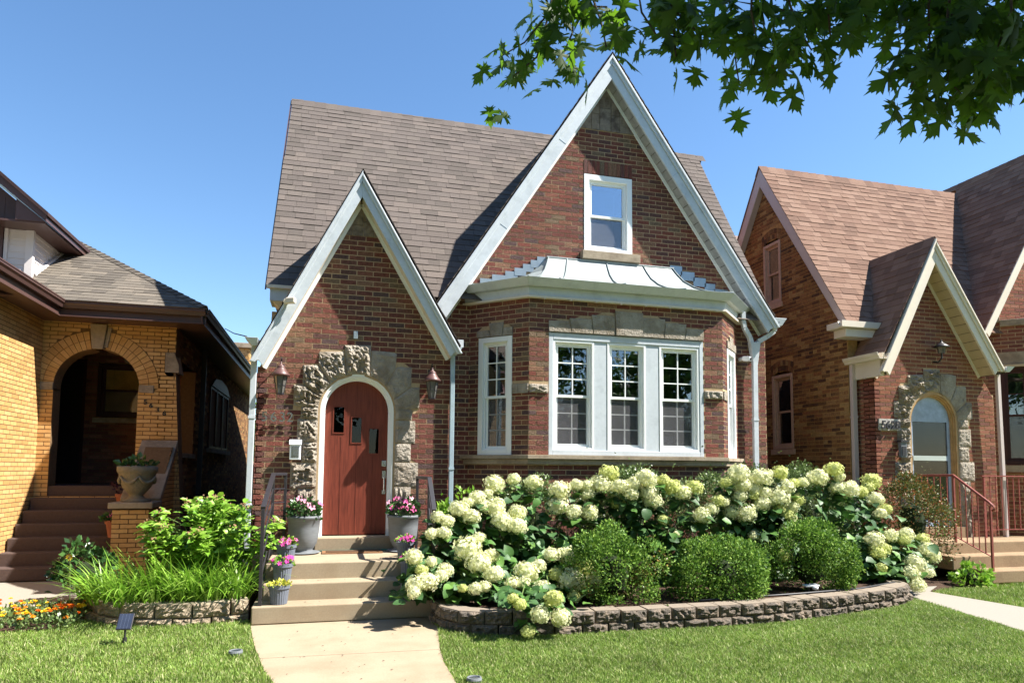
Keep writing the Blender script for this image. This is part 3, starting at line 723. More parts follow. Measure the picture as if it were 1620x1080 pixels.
# ---- main roof
PS = Pieces('shingle', 'grey_shingle', 'shingles', 300)
roof = place('roof', None, house, (3.2, 12, 6))
pit = 1.4; LN = math.hypot(1, pit); sv = Vector((0, 1/LN, pit/LN)); nv = Vector((0, -pit/LN, 1/LN))
FRF = Fr((0, 9.5, 4.0), (1, 0, 0), nv, sv); SM = (12.45-9.5)*LN
wob = lambda s: -.83+.065*(s/SM)+(.012 if s > SM*.62 else 0)
shingles(PS, roof, FRF, SM, lambda s: [(wob(s), 6.95+.33*s/SM)], 'grey_shingle')
x = -.77
while x < 7.25:                                           # ridge caps
    e = x+.20; rz = 8.13+.012; P_ = [Vector((x, 12.45-.12, rz-.165)), Vector((e, 12.45-.12, rz-.16)), Vector((e, 12.45, rz+.008)), Vector((x, 12.45, rz)), Vector((e, 12.57, rz-.16)), Vector((x, 12.57, rz-.165))]
    PS.add(roof, P_, [(0, 1, 2, 3), (3, 2, 4, 5)]); x += .195
# rear slope, fascia, gable ends; stretched back, unseen, to shade the yellow side wall
mb = MB(); mb.add([(-.83, 23.0, 4.0), (6.95, 23.0, 4.0), (7.28, 12.45, 8.12), (-.77, 12.45, 8.12)], [(0, 1, 2, 3)]); mb.build('rear_slope', 'grey_plain_', roof, recalc=False)
mb = MB(); mb.prism([(-.80, 9.53, 3.99), (-.80, 22.9, 3.99), (-.74, 12.45, 8.07)], (.03, 0, 0)); mb.prism([(7.0, 9.6, 3.99), (7.0, 22.9, 3.99), (7.22, 12.45, 8.05)], (-.03, 0, 0)); mb.build('side_gable', 'plain_brick', house)
for xa, xb in ((-.835, -.775), (6.955, 7.29)):
    mb = MB(); s = .02 if xa > 0 else -.02
    mb.hexa([(xa-.01, 9.49, 3.93), (xa+.01, 9.49, 3.93), (xa+.01, 9.52, 4.0), (xa-.01, 9.52, 4.0), (xb-.01, 12.44, 8.04), (xb+.01, 12.44, 8.04), (xb+.01, 12.45, 8.11), (xb-.01, 12.45, 8.11)]); mb.build('verge_board', 'brown_trim', roof)
mb = MB(); mb.box((-.78, 9.50, 3.79), (-.4, 9.9, 3.955)); mb.build('eave_box', 'white_trim', house, bevel=.006)
mb = MB(); mb.prism([(-.74, 9.52, 3.79), (-.74, 9.9, 3.79), (-.64, 9.9, 3.70), (-.64, 9.6, 3.70)], (.3, 0, 0)); mb.build('eave_bracket', 'cream_trim', house)
mb = MB(); mb.box((-.82, 9.46, 3.955), (-.3, 9.52, 3.998)); mb.build('eave_edge', 'cream_trim', house)
# gable roof (front gable) slopes behind the rakes
def gable_roof(P, parent, ax, az, ml, mr, xl, xr, y0, yeave, zeave, s_, mk, ex=.14):
    yr = yeave+(az-zeave)/s_
    for sg, m_, xe in ((-1, ml, xl), (1, mr, xr)):
        L_ = math.hypot(1, m_); t = Vector((-sg/L_, 0, m_/L_)); n_ = Vector((sg*m_/L_, 0, 1/L_)); zb = az-abs(xe-ax)*m_
        F = Fr((xe, y0, zb), (0, 1, 0), n_, t); SL = abs(xe-ax)*L_
        def iv(s, F=F, zb=zb, m_=m_, L_=L_):
            z = zb+s*m_/L_; yb = max(yeave+.15, yeave+(z-zeave)/s_) - y0
            return [(0, yb)]
        shingles(P, parent, F, SL, iv, mk, ex=ex)
gable_roof(PS, roof, 4.09, 8.02, 1.545, 1.41, 1.36, 6.96, 9.43, 9.5, 4.0, pit, 'grey_shingle')
gable_roof(PS, roof, .365, 5.52, 1.97, 1.71, -.90, 1.70, 9.02, 9.5, 4.0, pit, 'grey_shingle')
# side walls and rear
for F_, a, b, zt_ in ((Fr((-.88, 0, 0), (0, -1, 0), (-1, 0, 0)), -9.7, -9.3, 2.8), (Fr((-.76, 0, 0), (0, -1, 0), (-1, 0, 0)), -20, -9.7, 3.7)):
    brick_wall(PB, side_wall, F_, .1, zt_, lambda z, a=a, b=b: [(a, b)], 'red_brick', name='mortar_bed')
mb = MB(); mb.box((6.78, 9.75, .1), (6.86, 20, 3.99)); mb.box((-.7, 19.9, .1), (6.78, 20, 3.99)); mb.box((1.55, 9.31, .1), (1.6, 9.72, 3.6)); mb.build('rear_wall', 'plain_brick', house)
mb = MB(); mb.box((-.86, 9.25, -.05), (1.6, 9.29, .55)); mb.box((1.64, 9.6, -.05), (6.86, 9.69, .1)); mb.build('foundation', 'concrete', house)
mb = MB(); mb.box((-.74, 15.4, .1), (6.84, 25.5, 3.95)); mb.build('rear_wall', 'plain_brick', house)
# ---- door
door_rec = Fr((0, 9.42, 0), (1, 0, 0), (0, -1, 0))
def arch_ring(F, cx, zc, r0_, r1_, zb, d0, d1, n=28, mb=None):
    mb = mb or MB(); A = [(cx+r*math.cos(math.pi*i/n), zc+r*math.sin(math.pi*i/n)) for r in (r0_,) for i in range(n+1)]
    inn = [(cx+r0_, zb)]+[(cx+r0_*math.cos(math.pi*i/n), zc+r0_*math.sin(math.pi*i/n)) for i in range(n+1)]+[(cx-r0_, zb)]
    ou = [(cx+r1_, zb)]+[(cx+r1_*math.cos(math.pi*i/n), zc+r1_*math.sin(math.pi*i/n)) for i in range(n+1)]+[(cx-r1_, zb)]
    for i in range(len(inn)-1):
        mb.hexa([F(*inn[i], d0), F(*inn[i+1], d0), F(*ou[i+1], d0), F(*ou[i], d0), F(*inn[i], d1), F(*inn[i+1], d1), F(*ou[i+1], d1), F(*ou[i], d1)])
    return mb
def door_frame(parent, cx, zc, r, zb, yw, mk):
    F = Fr((0, yw, 0), (1, 0, 0), (0, -1, 0))
    arch_ring(F, cx, zc, r-.035, r, zb, -.14, -.002).build('door_frame', mk, parent)
    arch_ring(F, cx, zc, r-.06, r-.036, zb, -.14, -.022).build('door_frame', mk, parent)
    arch_ring(F, cx, zc, r-.085, r-.061, zb, -.14, -.048).build('door_frame', mk, parent)
door_frame(house, DX, DZ, DR, .70, YE, 'window_white')
def arch_slab(F, cx, zc, r, zb, d0, d1, holes=(), n=24):
    """door leaf in vertical strips so that rectangular lights stay open"""
    xs = sorted(set([cx-r, cx+r]+[cx-r+2*r*i/n for i in range(1, n)]+[h[0] for h in holes]+[h[1] for h in holes])); mb = MB()
    top = lambda x: zc+math.sqrt(max(0, r*r-(x-cx)**2))
    for a, b in zip(xs[:-1], xs[1:]):
        seg = [(zb, None)]
        cuts = sorted([(h[2], h[3]) for h in holes if h[0] <= a+1e-6 and h[1] >= b-1e-6]); z = zb
        for c0, c1 in cuts: mb.fbox(F, a, b, z, c0, d0, d1); z = c1
        mb.hexa([F(a, z, d0), F(b, z, d0), F(b, z, d1), F(a, z, d1), F(a, top(a), d0), F(b, top(b), d0), F(b, top(b), d1), F(a, top(a), d1)])
    return mb
lights = [(.085, .215, 2.06, 2.40), (.32, .445, 1.93, 2.265), (.55, .675, 1.79, 2.12)]
door = arch_slab(door_rec, DX, DZ, DR-.085, .72, -.045, 0, lights).build('door', 'door_wood', house)
for k in (.18, .385, .60): mb = MB(); mb.fbox(door_rec, k-.002, k+.002, .73, (2.0, 1.9, 1.76)[(.18, .385, .60).index(k)], 0, .0022); mb.build('board_joint', 'door_joint_', door)
for a, b, c, d in lights:
    mb = MB(); mb.fbox(door_rec, a, b, c, d, -.03, -.024); mb.build('pane', 'glass_dark', door)
    mb = MB()
    for q in ((a-.014, a, c-.014, d+.014), (b, b+.014, c-.014, d+.014), (a, b, d, d+.014), (a, b, c-.014, c)): mb.fbox(door_rec, *q, -.002, .008)
    mb.build('glass_bead', 'door_wood', door)
    mb = MB(); mb.fbox(door_rec, a-.02, b+.02, c-.02, d+.02, -.3, -.29); mb.build('dark_hall_backing', 'dark_void', door)
mb = MB(); mb.fbox(door_rec, .725, .785, 1.62, 1.70, .001, .012); mb.lathe([(0, .02), (.02, .02), (.02, 0)], (0, 0, 0)); 
mb = MB(); mb.fbox(door_rec, .722, .782, 1.615, 1.695, .001, .012); mb.tube([door_rec(.752, 1.655, .012), door_rec(.752, 1.655, .024)], .019, 14); mb.build('deadbolt', 'steel', door, bevel=.002)
mb = MB(); mb.fbox(door_rec, .73, .778, 1.46, 1.56, .001, .012); mb.fbox(door_rec, .73, .778, 1.25, 1.30, .001, .012)
mb.tube([door_rec(.754, 1.49, .012), door_rec(.754, 1.475, .05), door_rec(.754, 1.38, .058), door_rec(.754, 1.29, .05), door_rec(.754, 1.275, .012)], .009, 8); mb.build('handle', 'steel', door)
mb = MB(); mb.box((-.115, YE-.0, .545), (.87, 9.5, .70)); 
# ---- gutters and downspouts
def gutter(parent, a, b, mk='white_trim', w_=.11, h=.10, name='gutter'):
    a = Vector(a); b = Vector(b); t = (b-a).normalized(); n_ = Vector((t.y, -t.x, 0)); Z = Vector((0, 0, 1)); mb = MB()
    pr = [(0, 0), (w_*.55, 0), (w_*.7, h*.35), (w_*.92, h*.6), (w_*.92, h*.82), (w_, h*.86), (w_, h), (w_*.9, h), (w_*.86, h*.8), (w_*.6, h*.35), (w_*.5, .01), (.008, .01), (.008, h), (0, h)]
    mb.prism([a+n_*x+Z*z for x, z in pr], b-a); return mb.build(name, mk, parent)
def spout(parent, pts, mk='white_trim', w_=.075, d=.055, straps=(), name='downspout'):
    mb = MB(); pts = [Vector(p) for p in pts]
    for a, b in zip(pts[:-1], pts[1:]): mb.bar(a, b, w_, d, upv=(0, 1, 0))
    o = mb.build(name, mk, parent, bevel=.006)
    for z in straps:
        p = pts[-2].lerp(pts[-1], (pts[-2].z-z)/(pts[-2].z-pts[-1].z)); m2 = MB(); m2.box((p.x-w_/2-.006, p.y-d/2-.006, z), (p.x+w_/2+.006, p.y+d/2+.006, z+.035)); m2.build('pipe_strap', mk, o)
    return o
# right: two arms join in a leader
gx = 6.60
gutter(house, (7.02, 9.46, 3.95), (6.86, 9.46, 3.95)); 
mb = MB(); mb.hexa([(6.90, 9.44, 3.93), (7.02, 9.44, 3.93), (7.02, 9.7, 3.93), (6.90, 9.7, 3.93), (6.88, 9.42, 4.05), (7.10, 9.42, 4.05), (7.10, 9.7, 4.05), (6.88, 9.7, 4.05)]); mb.build('gutter_end', 'white_trim', house, bevel=.006)
spout(house, [(6.96, 9.55, 3.95), (6.96, 9.57, 3.86), (6.82, 9.58, 3.76), (6.68, 9.60, 3.68), (6.65, 9.60, 3.58)])
spout(house, [(6.36, 9.52, 4.13), (6.36, 9.53, 4.0), (6.40, 9.55, 3.88), (6.52, 9.59, 3.74), (6.58, 9.60, 3.58)])
mb = MB(); mb.hexa([(6.575, 9.575, 3.30), (6.655, 9.575, 3.30), (6.655, 9.63, 3.30), (6.575, 9.63, 3.30), (6.52, 9.555, 3.66), (6.70, 9.555, 3.66), (6.70, 9.65, 3.66), (6.52, 9.65, 3.66)]); mb.build('rain_head', 'white_trim', house, bevel=.004)
spout(house, [(6.61, 9.60, 3.40), (6.60, 9.61, .2)], w_=.085, straps=(2.4, 1.2))
# centre downspout, at the inner end of the entry gable
gutter(house, (1.76, 9.12, 3.24), (1.60, 9.12, 3.24)); 
mb = MB(); mb.hexa([(1.60, 9.10, 3.14), (1.68, 9.10, 3.14), (1.68, 9.3, 3.14), (1.60, 9.3, 3.14), (1.59, 9.08, 3.23), (1.74, 9.08, 3.23), (1.74, 9.3, 3.23), (1.59, 9.3, 3.23)]); mb.build('gutter_end', 'white_trim', house)
spout(house, [(1.635, 9.24, 3.16), (1.635, 9.25, .2)], mk='blue_grey_paint', w_=.06, straps=(1.58,))
# left downspout
mb = MB(); mb.hexa([(-.93, 9.04, 3.10), (-.86, 9.04, 3.10), (-.86, 9.28, 3.10), (-.93, 9.28, 3.10), (-1.02, 9.0, 3.20), (-.86, 9.0, 3.20), (-.86, 9.3, 3.20), (-1.02, 9.3, 3.20)]); mb.build('gutter_end', 'white_trim', house, bevel=.004)
spout(house, [(-.91, 9.15, 3.12), (-.925, 9.2, .1)], w_=.07, straps=(2.2, 1.1))
MT['blue_grey_paint'] = MT['blue_grey_paint'] if 'blue_grey_paint' in MT else mat('blue_grey_paint', lin((150,168,178)), rough=.5)
# ventilation stub by the keystone
mb = MB(); mb.fbox(FE, .305, .36, 3.30, 3.40, .0075, .035); mb.build('wall_vent', 'zinc', entry_wall, bevel=.004)

# ---- things fixed to the front
def lantern(x, y, z, label, s=1.):
    t = thing('wall_lantern', label, 'lantern', (x, y, z), 'coach lanterns beside the wooden door')
    C = Vector((x, y-.0, z)); cx, cy = x, y
    mb = MB(); mb.lathe([(0, .0), (.045, 0), (.055, .02), (.058, .22), (.062, .235)], (cx, cy, z), 8)
    v = MB(); prof = [(.042, 0), (.078, .22)]
    v.lathe(prof, (cx, cy, z), 6); v.build('lamp_glass', 'lamp_glass', t)
    b = MB()
    for k in range(6):
        a = 2*math.pi*k/6; b.tube([(cx+.043*math.cos(a), cy+.043*math.sin(a), z), (cx+.080*math.cos(a), cy+.080*math.sin(a), z+.22)], .0055, 5)
    b.lathe([(0, -.012), (.05, -.012), (.052, .008), (0, .008)], (cx, cy, z), 6)
    b.lathe([(.06, .1), (.064, .1), (.064, .108), (.06, .108)], (cx, cy, z), 6); b.build('frame', 'black_iron', t)
    r_ = MB(); r_.lathe([(.0, .222), (.085, .218), (.112, .225), (.115, .24), (.085, .275), (.06, .315), (.05, .33), (.055, .345), (.03, .36), (.012, .385), (.016, .40), (0, .412)], (cx, cy, z), 16); r_.build('lamp_shade', 'copper_paint', t, smooth=True)
    w_ = MB(); w_.tube([(cx, YE-.012, z+.36), (cx, YE-.05, z+.43), (cx, cy+.02, z+.46), (cx, cy, z+.41)], .008, 6)
    w_.build('bracket', 'black_iron', t, smooth=True)
    p = MB(); p.fbox(FE, cx-.035, cx+.035, z+.22, z+.40, .008, .028); p.build('back_plate', 'black_iron', t, bevel=.008)
lantern(-.585, 9.12, 2.52, 'dark coach lantern on the sunlit brick left of the wooden door, above the house numbers')
lantern(1.34, 9.12, 2.53, 'dark coach lantern on the shaded brick right of the wooden door')

def text_mesh(name, s, size, F, u, z, d, depth, mk, parent, font_off=.0, shear=0, align='LEFT', label=None):
    c = bpy.data.curves.new('txt', 'FONT'); c.body = s; c.size = size; c.extrude = depth; c.offset = font_off; c.shear = shear; c.align_x = align; c.resolution_u = 3
    o = bpy.data.objects.new('txt', c); COL.objects.link(o); dg = bpy.context.evaluated_depsgraph_get(); dg.update()
    me = bpy.data.meshes.new_from_object(o.evaluated_get(dg)); bpy.data.objects.remove(o); bpy.data.curves.remove(c)
    me.materials.clear(); me.materials.append(MT[mk])
    mm = Matrix.Identity(4)
    for i in range(3): mm[i][0] = F.u[i]; mm[i][1] = F.s[i]; mm[i][2] = F.n[i]
    me.transform(mm); p = F(u, z, d+depth); return tag(place(name, me, parent, p), label)
nums = thing('house_number', 'metal house number 5632 standing off the brick below the left lantern', 'house number', (-.62, YE, 2.2))
for ch, x in zip('5632', (-.815, -.705, -.60, -.505)): text_mesh('digit', ch, .175, FE, x, 2.175, .045, .008, 'steel', nums, font_off=.0)
mbx = thing('wall_mailbox', 'small white lidded box fixed to the stone left of the wooden door', 'mailbox', (-.38, YE-.05, 1.69))
mb = MB(); mb.fbox(FE, -.452, -.315, 1.69, 1.90, .055, .12); mb.build('box_body', 'plastic_white', mbx, bevel=.008)
mb = MB(); mb.prism([FE(-.46, 1.88, .05), FE(-.46, 1.88, .135), FE(-.46, 1.925, .12), FE(-.46, 1.95, .05)], (.153, 0, 0)); mb.build('lid', 'plastic_white', mbx, bevel=.006)
mb = MB(); mb.fbox(FE, -.43, -.337, 1.72, 1.86, .121, .124); mb.fbox(FE, -.41, -.357, 1.74, 1.84, .125, .128); mb.build('name_plate', 'steel', mbx)
sl = thing('security_light', 'small cream motion light clipped on the left rake of the entry gable', 'security light', (-.5, 8.99, 3.66))
mb = MB(); mb.tube([(-.54, 9.03, 3.68), (-.54, 8.96, 3.67)], .035, 12); mb.build('sensor_head', 'cream_trim', sl, smooth=False, bevel=.004)
mb = MB(); mb.bar((-.54, 8.99, 3.68), (-.43, 8.95, 3.685), .07, .075); mb.build('lamp_head', 'cream_trim', sl, bevel=.012)
cm = thing('security_camera', 'white bullet camera on the brick beside the right downspout', 'camera', (6.42, 9.62, 3.36))
mb = MB(); mb.tube([(6.40, 9.69, 3.39), (6.41, 9.60, 3.39)], .03, 12); mb.build('mount', 'plastic_white', cm)
mb = MB(); mb.bar((6.40, 9.60, 3.385), (6.47, 9.50, 3.375), .075, .075); mb.build('camera_body', 'plastic_white', cm, bevel=.012)
mb = MB(); mb.tube([(6.466, 9.505, 3.375), (6.476, 9.492, 3.374)], .024, 12); mb.build('lens', 'black_iron', cm)
PB.finish(); PS.finish()
wr = MB(); wr.tube([(-1.0, 9.1, 3.22), (-1.46, 11.5, 3.69), (-1.93, 13.95, 4.22)], .008, 5); tag(wr.build('utility_cable', 'black_iron', None, smooth=True), 'thin black cable running from the left gutter of the red house to the yellow house', 'cable')
# ================================================================== setting
def sheet(name, pts, mk, z=0, h=0):
    mb = MB()
    if h: mb.prism([(x, y, z-h) for x, y in pts], (0, 0, h))
    else: mb.add([(x, y, z) for x, y in pts], [tuple(range(len(pts)))])
    return tag(mb.build(name, mk, None, recalc=bool(h)), kind='structure')
sheet('ground', [(-400, -400), (400, -400), (400, 400), (-400, 400)], 'lawn_base', -.03)
sheet('road', [(-120, -12), (120, -12), (120, -3.2), (-120, -3.2)], 'asphalt', -.14, .02).location.z += .13
sheet('pavement', [(-120, -1.2), (120, -1.2), (120, .6), (-120, .6)], 'pale_concrete', .0, .05)
WL = [(-.69, 7.53), (-.65, 7.2), (-.61, 6.95), (-.56, 6.6), (-.492, 6.24), (-.42, 5.85), (-.33, 5.5), (-.2, 5.0), (-.05, 4.3), (0, 3.5), (0, .6)]
WR = [(1.2, 7.53), (1.16, 7.2), (1.12, 6.9), (1.07, 6.55), (1.02, 6.19), (.99, 5.8), (.985, 5.2), (1.0, 4.6), (1.04, 4.3), (1.05, 3.5), (1.05, .6)]
def split_walk(i, j, g0, g1):
    L = WL[i:j+1]; R_ = WR[i:j+1]; L = [list(p) for p in L]; R_ = [list(p) for p in R_]
    L[0][1] -= g0; R_[0][1] -= g0; L[-1][1] += g1; R_[-1][1] += g1
    o = sheet('path', L+R_[::-1], 'concrete', .0, .06); return o
split_walk(0, 4, .0, .004); split_walk(4, 8, .004, .004); split_walk(8, 10, .004, 0)
sheet('path', [(6.2, 4.95), (5.75, 4.4), (7.9, 4.4), (8.3, 5.6), (8.12, 6.5), (7.91, 7.66), (8.4, 8.0), (7.35, 8.0), (7.27, 7.34), (6.89, 5.54)], 'pale_concrete', .0, .05)
sheet('path', [(-4.35, 8.4), (-3.35, 8.7), (-2.9, 9.2), (-2.75, 9.75), (-2.75, 10.98), (-4.4, 10.98)], 'pale_concrete', .0, .05)
sheet('planting_bed', [(1.3, 7.35), (1.5, 6.85), (2.4, 6.62), (4.0, 6.6), (5.3, 6.75), (6.4, 7.0), (7.1, 7.35), (7.2, 8.0), (6.9, 9.7), (1.25, 9.7)], 'soil', .17, .2)
sheet('planting_bed', [(-2.42, 8.6), (-2.2, 8.1), (-1.75, 7.88), (-1.28, 7.83), (-.74, 7.9), (-.72, 9.6), (-2.4, 9.6)], 'soil', .17, .2)
sheet('planting_bed', [(-4.3, 7.6), (-2.55, 7.85), (-2.35, 8.05), (-2.5, 8.6), (-2.6, 9.0), (-3.0, 9.1), (-3.6, 8.6)], 'soil', -.005, .02)
sheet('planting_bed', [(7.95, 7.7), (9.4, 8.25), (9.5, 9.3), (8.5, 9.3), (8.0, 9.0)], 'soil', -.002, .02)

# ---- front steps
st = thing('front_steps', 'pale concrete steps with three broad treads up to the wooden door', 'steps', (.25, 8.3, 0))
for i, (x0, x1, y0, y1, z) in enumerate(((-.69, 1.16, 7.535, 8.2, .178), (-.61, 1.16, 7.835, 8.4, .356), (-.61, 1.22, 8.12, 9.24, .534), (-.115, .95, 9.16, 9.52, .705))):
    mb = MB(); zb = (0, .17, .345, .53)[i]-.03*(i > 0); mb.box((x0, y0, zb), (x1, y1, z)); mb.build('step', 'concrete' if i < 9 else '', st, bevel=.012)
def railing(name, label, mk, posts, lines, bars, group=None, twist=None, cat='railing'):
    b = posts[0][0]; t = thing(name, label, cat, b, group)
    for a, c in posts: m = MB(); m.bar(a, c, .035, .035, upv=(0, 1, 0)); m.build('post', mk, t, bevel=.003)
    for nm, pts, w_, h_ in lines:
        m = MB()
        for a, c in zip(pts[:-1], pts[1:]): m.bar(a, c, w_, h_)
        m.build(nm, mk, t, bevel=.003)
    for a, c in bars:
        m = MB(); m.bar(a, c, .014, .014, upv=(0, 1, 0)); m.build('bar', mk, t)
    return t
def stairrail(X, y0, z0, y1, z1, y2, label, ret):
    posts = [((X, y0, .178), (X, y0, z0)), ((X, y1, .534), (X, y1, z1)), (ret[0], ret[1])]
    tr = [(X, y0-.01, z0+.01), (X, y1, z1+.01), (ret[1][0], ret[1][1], z1+.01)]
    bars = []
    n = 5
    for k in range(1, n+1):
        f = k/(n+.3); za = .23+(z0-.23)*(1-f); zb = .60+(z1-.60)*(1-f)
        bars.append(((X, y0, za), (X, y1, zb))); bars.append(((X, y1, zb), (ret[1][0], ret[1][1], zb)))
    return railing('stair_railing', label, 'black_iron', posts, [('handrail', tr, .05, .035)], bars, 'railings of the front steps')
stairrail(-.615, 7.61, 1.16, 8.92, 1.50, 9.1, 'black iron railing on the left edge of the front steps, behind the small grey pots', ((-.485, 9.14, .534), (-.485, 9.14, 1.49)))
stairrail(1.17, 7.65, 1.12, 8.05, 1.47, 9.1, 'black iron railing on the right edge of the front steps, half hidden by white hydrangeas', ((1.17, 9.14, .534), (1.17, 9.14, 1.47)))
# ---- pots
def spill(parent, c, r, h, n, leafmk, flowers, seed, leafsize=.035, lean=1., fl=12, nm='foliage'):
    q = random.Random(seed); mb = MB(); c = Vector(c)
    for i in range(n):
        a = q.uniform(0, 6.283); rr = r*math.sqrt(q.random()); z = h*(q.random()**.7)*(1-.45*(rr/r)**2); p = c+Vector((rr*math.cos(a), rr*math.sin(a), z))
        leaf(mb, p, Vector((math.cos(a)*rr/r*lean, math.sin(a)*rr/r*lean, q.uniform(-.2, 1))), leafsize*q.uniform(.7, 1.3), q, .38)
    mb.build(nm, leafmk, parent, kind='stuff', recalc=False)
    for mk in flowers:
        for i in range(fl):
            f = MB(); a = q.uniform(0, 6.283); rr = r*(q.uniform(.3, 1.15)); p = c+Vector((rr*math.cos(a), rr*math.sin(a), h*q.uniform(.45, 1.05)*(1-.3*(rr/r)**2)))
            d = Vector((math.cos(a)*.5, math.sin(a)*.5-.5, .7)).normalized(); x = d.cross(Vector((0, 0, 1))).normalized(); y = d.cross(x); s_ = leafsize*.75
            for k in range(5):
                b = 6.283*k/5; e = x*math.cos(b)+y*math.sin(b); g = x*math.cos(b+.55)+y*math.sin(b+.55); g2 = x*math.cos(b-.55)+y*math.sin(b-.55)
                f.add([p, p+(g2*.8+d*.25)*s_, p+(e*1.15+d*.15)*s_, p+(g*.8+d*.25)*s_], [(0, 1, 2, 3)])
            f.build('blossom', mk, parent, recalc=False)
def leaf(mb, p, d, size, q, wid=.45, cup=.12, mi=0):
    """four-face pointed leaf from p towards d"""
    d = d.normalized(); s_ = Vector((q.uniform(-1, 1), q.uniform(-1, 1), q.uniform(-.3, .3))); x = d.cross(s_)
    if x.length < .05: x = d.cross(Vector((1, 0, 0)))
    x.normalize(); n_ = x.cross(d); w_ = size*wid
    a = p; t = p+d*size-n_*size*.12; m1 = p+d*size*.38; m2 = p+d*size*.72-n_*size*.04
    mb.add([a, m1+x*w_*.95+n_*cup*size, m2+x*w_*.6+n_*cup*size*.5, t, m2-x*w_*.6+n_*cup*size*.5, m1-x*w_*.95+n_*cup*size, m1, m2], [(0, 1, 6), (0, 6, 5), (1, 2, 7, 6), (6, 7, 4, 5), (2, 3, 7), (7, 3, 4)], mi)
def ribbed_pot(c, label, flowers, leafmk, seed, r=.105, h=.20):
    c = Vector(c); t = thing('ribbed_pot', label, 'pot', c, 'small ribbed pots on the front steps')
    mb = MB(); n = 96; vs = []; fs = []
    pr = [(0, .0), (.74, 0), (.78, .02), (.86, .45), (.93, .78), (.95, .80), (1.06, .81), (1.08, 1.0), (1.0, 1.0), (.97, .85), (0, .84)]
    for j, (a, b) in enumerate(pr):
        for k in range(n):
            rb = (1+(.035 if (k//2) % 2 else 0)*(1 if 1 < j < 5 else 0)); vs.append(c+Vector((a*rb*r*math.cos(6.28318*k/n), a*rb*r*math.sin(6.28318*k/n), b*h)))
    for j in range(len(pr)-1):
        for k in range(n): fs.append((j*n+k, j*n+(k+1) % n, (j+1)*n+(k+1) % n, (j+1)*n+k))
    mb.add(vs, fs); mb.build('pot_body', 'pot_grey', t, smooth=False)
    so_ = MB(); so_.lathe([(0, h*.86), (.9*r, h*.86)], c, 16); so_.build('potting_soil', 'soil', t)
    pt = thing('potted_petunia', 'plant in the '+label.split(',')[0].replace('small grey ribbed pot ', 'small pot '), 'flowering plant', c+Vector((0, 0, h*.86)), 'plants in the small ribbed pots')
    pt['label'] = PL[len(PLU)]; PLU.append(1)
    spill(pt, c+Vector((0, 0, h*.88)), r*1.05, .10 if flowers else .06, 90, leafmk, flowers, seed, .035, fl=9)
PLU = []
PL = ['pink and magenta petunia in the uppermost grey pot left of the steps', 'magenta petunia in the middle grey pot left of the steps', 'short yellow-green seedling in the lowest grey pot left of the steps',
      'magenta petunia in the uppermost small grey pot right of the steps', 'petunia in the second small grey pot at the right end of the steps', 'sprig in the small grey pot low on the right end of the steps']
ribbed_pot((-.405, 8.22, .534), 'small grey ribbed pot on the landing, uppermost of three on the left', ['magenta', 'pink'], 'bright_leaf', 1)
ribbed_pot((-.425, 7.99, .356), 'small grey ribbed pot on the second step, middle of three on the left', ['magenta', 'magenta'], 'bright_leaf', 2)
ribbed_pot((-.435, 7.68, .178), 'small grey ribbed pot on the bottom step, lowest of three on the left', [], 'yellowgreen_', 3)
ribbed_pot((.93, 8.25, .534), 'small grey ribbed pot on the landing, uppermost on the right side', ['magenta', 'magenta'], 'bright_leaf', 4)
ribbed_pot((.95, 8.0, .356), 'small grey ribbed pot on the second step at the right, beside white blooms', ['magenta'], 'bright_leaf', 5)
ribbed_pot((.92, 7.72, .178), 'small grey ribbed pot on the bottom step at the right, behind white blooms', [], 'yellowgreen_', 6)
def big_pot(c, lab, lab2, seed):
    c = Vector(c); t = thing('round_planter', lab, 'planter', c, 'large grey planters beside the door')
    mb = MB(); mb.lathe([(0, .0), (.125, 0), (.128, .025), (.112, .04), (.125, .06), (.16, .12), (.178, .20), (.188, .30), (.196, .42), (.205, .425), (.207, .455), (.195, .46), (.185, .43), (0, .42)], c, 40)
    mb.build('pot_body', 'galvanized', t, smooth=True)
    m = MB(); m.lathe([(0, .004), (.2, .006), (.205, .012), (.19, .02), (0, .02)], c, 24); m.build('saucer', 'galvanized', t)
    pt = thing('mandevilla_plant', lab2, 'flowering plant', c+Vector((0, 0, .42)), 'pink-flowered plants beside the door')
    spill(pt, c+Vector((0, 0, .42)), .19, .26, 330, 'dark_leaf_', ['pink', 'pink_pale_'], seed, .055, fl=9)
big_pot((-.245, 9.0, .54), 'large round pale grey planter left of the wooden door', 'pink-flowered mandevilla in the large planter left of the door', 11)
big_pot((.98, 9.0, .54), 'large round pale grey planter right of the wooden door', 'pink-flowered mandevilla in the large planter right of the door', 12)
dm = thing('doormat', 'brown woven doormat lying in front of the wooden door', 'doormat', (.35, 9.05, .536))
mb = MB(); mb.box((-.02, 8.86, .536), (.72, 9.12, .55)); mb.build('mat_border', 'mat_fiber', dm, bevel=.004)
for i in range(9): mb = MB(); mb.box((.03, 8.885+i*.024, .5505), (.67, 8.9+i*.024, .556)); mb.build('woven_strip', 'mat_fiber2_', dm)
ho = thing('garden_hose', 'thin teal hose lying along the foot of the door step', 'hose', (.6, 9.12, .54))
mb = MB(); mb.tube([(-.1, 9.13, .545), (.3, 9.14, .545), (.8, 9.13, .545), (1.12, 9.1, .545)], .008, 6); mb.build('hose_tube', 'teal', ho, smooth=True)

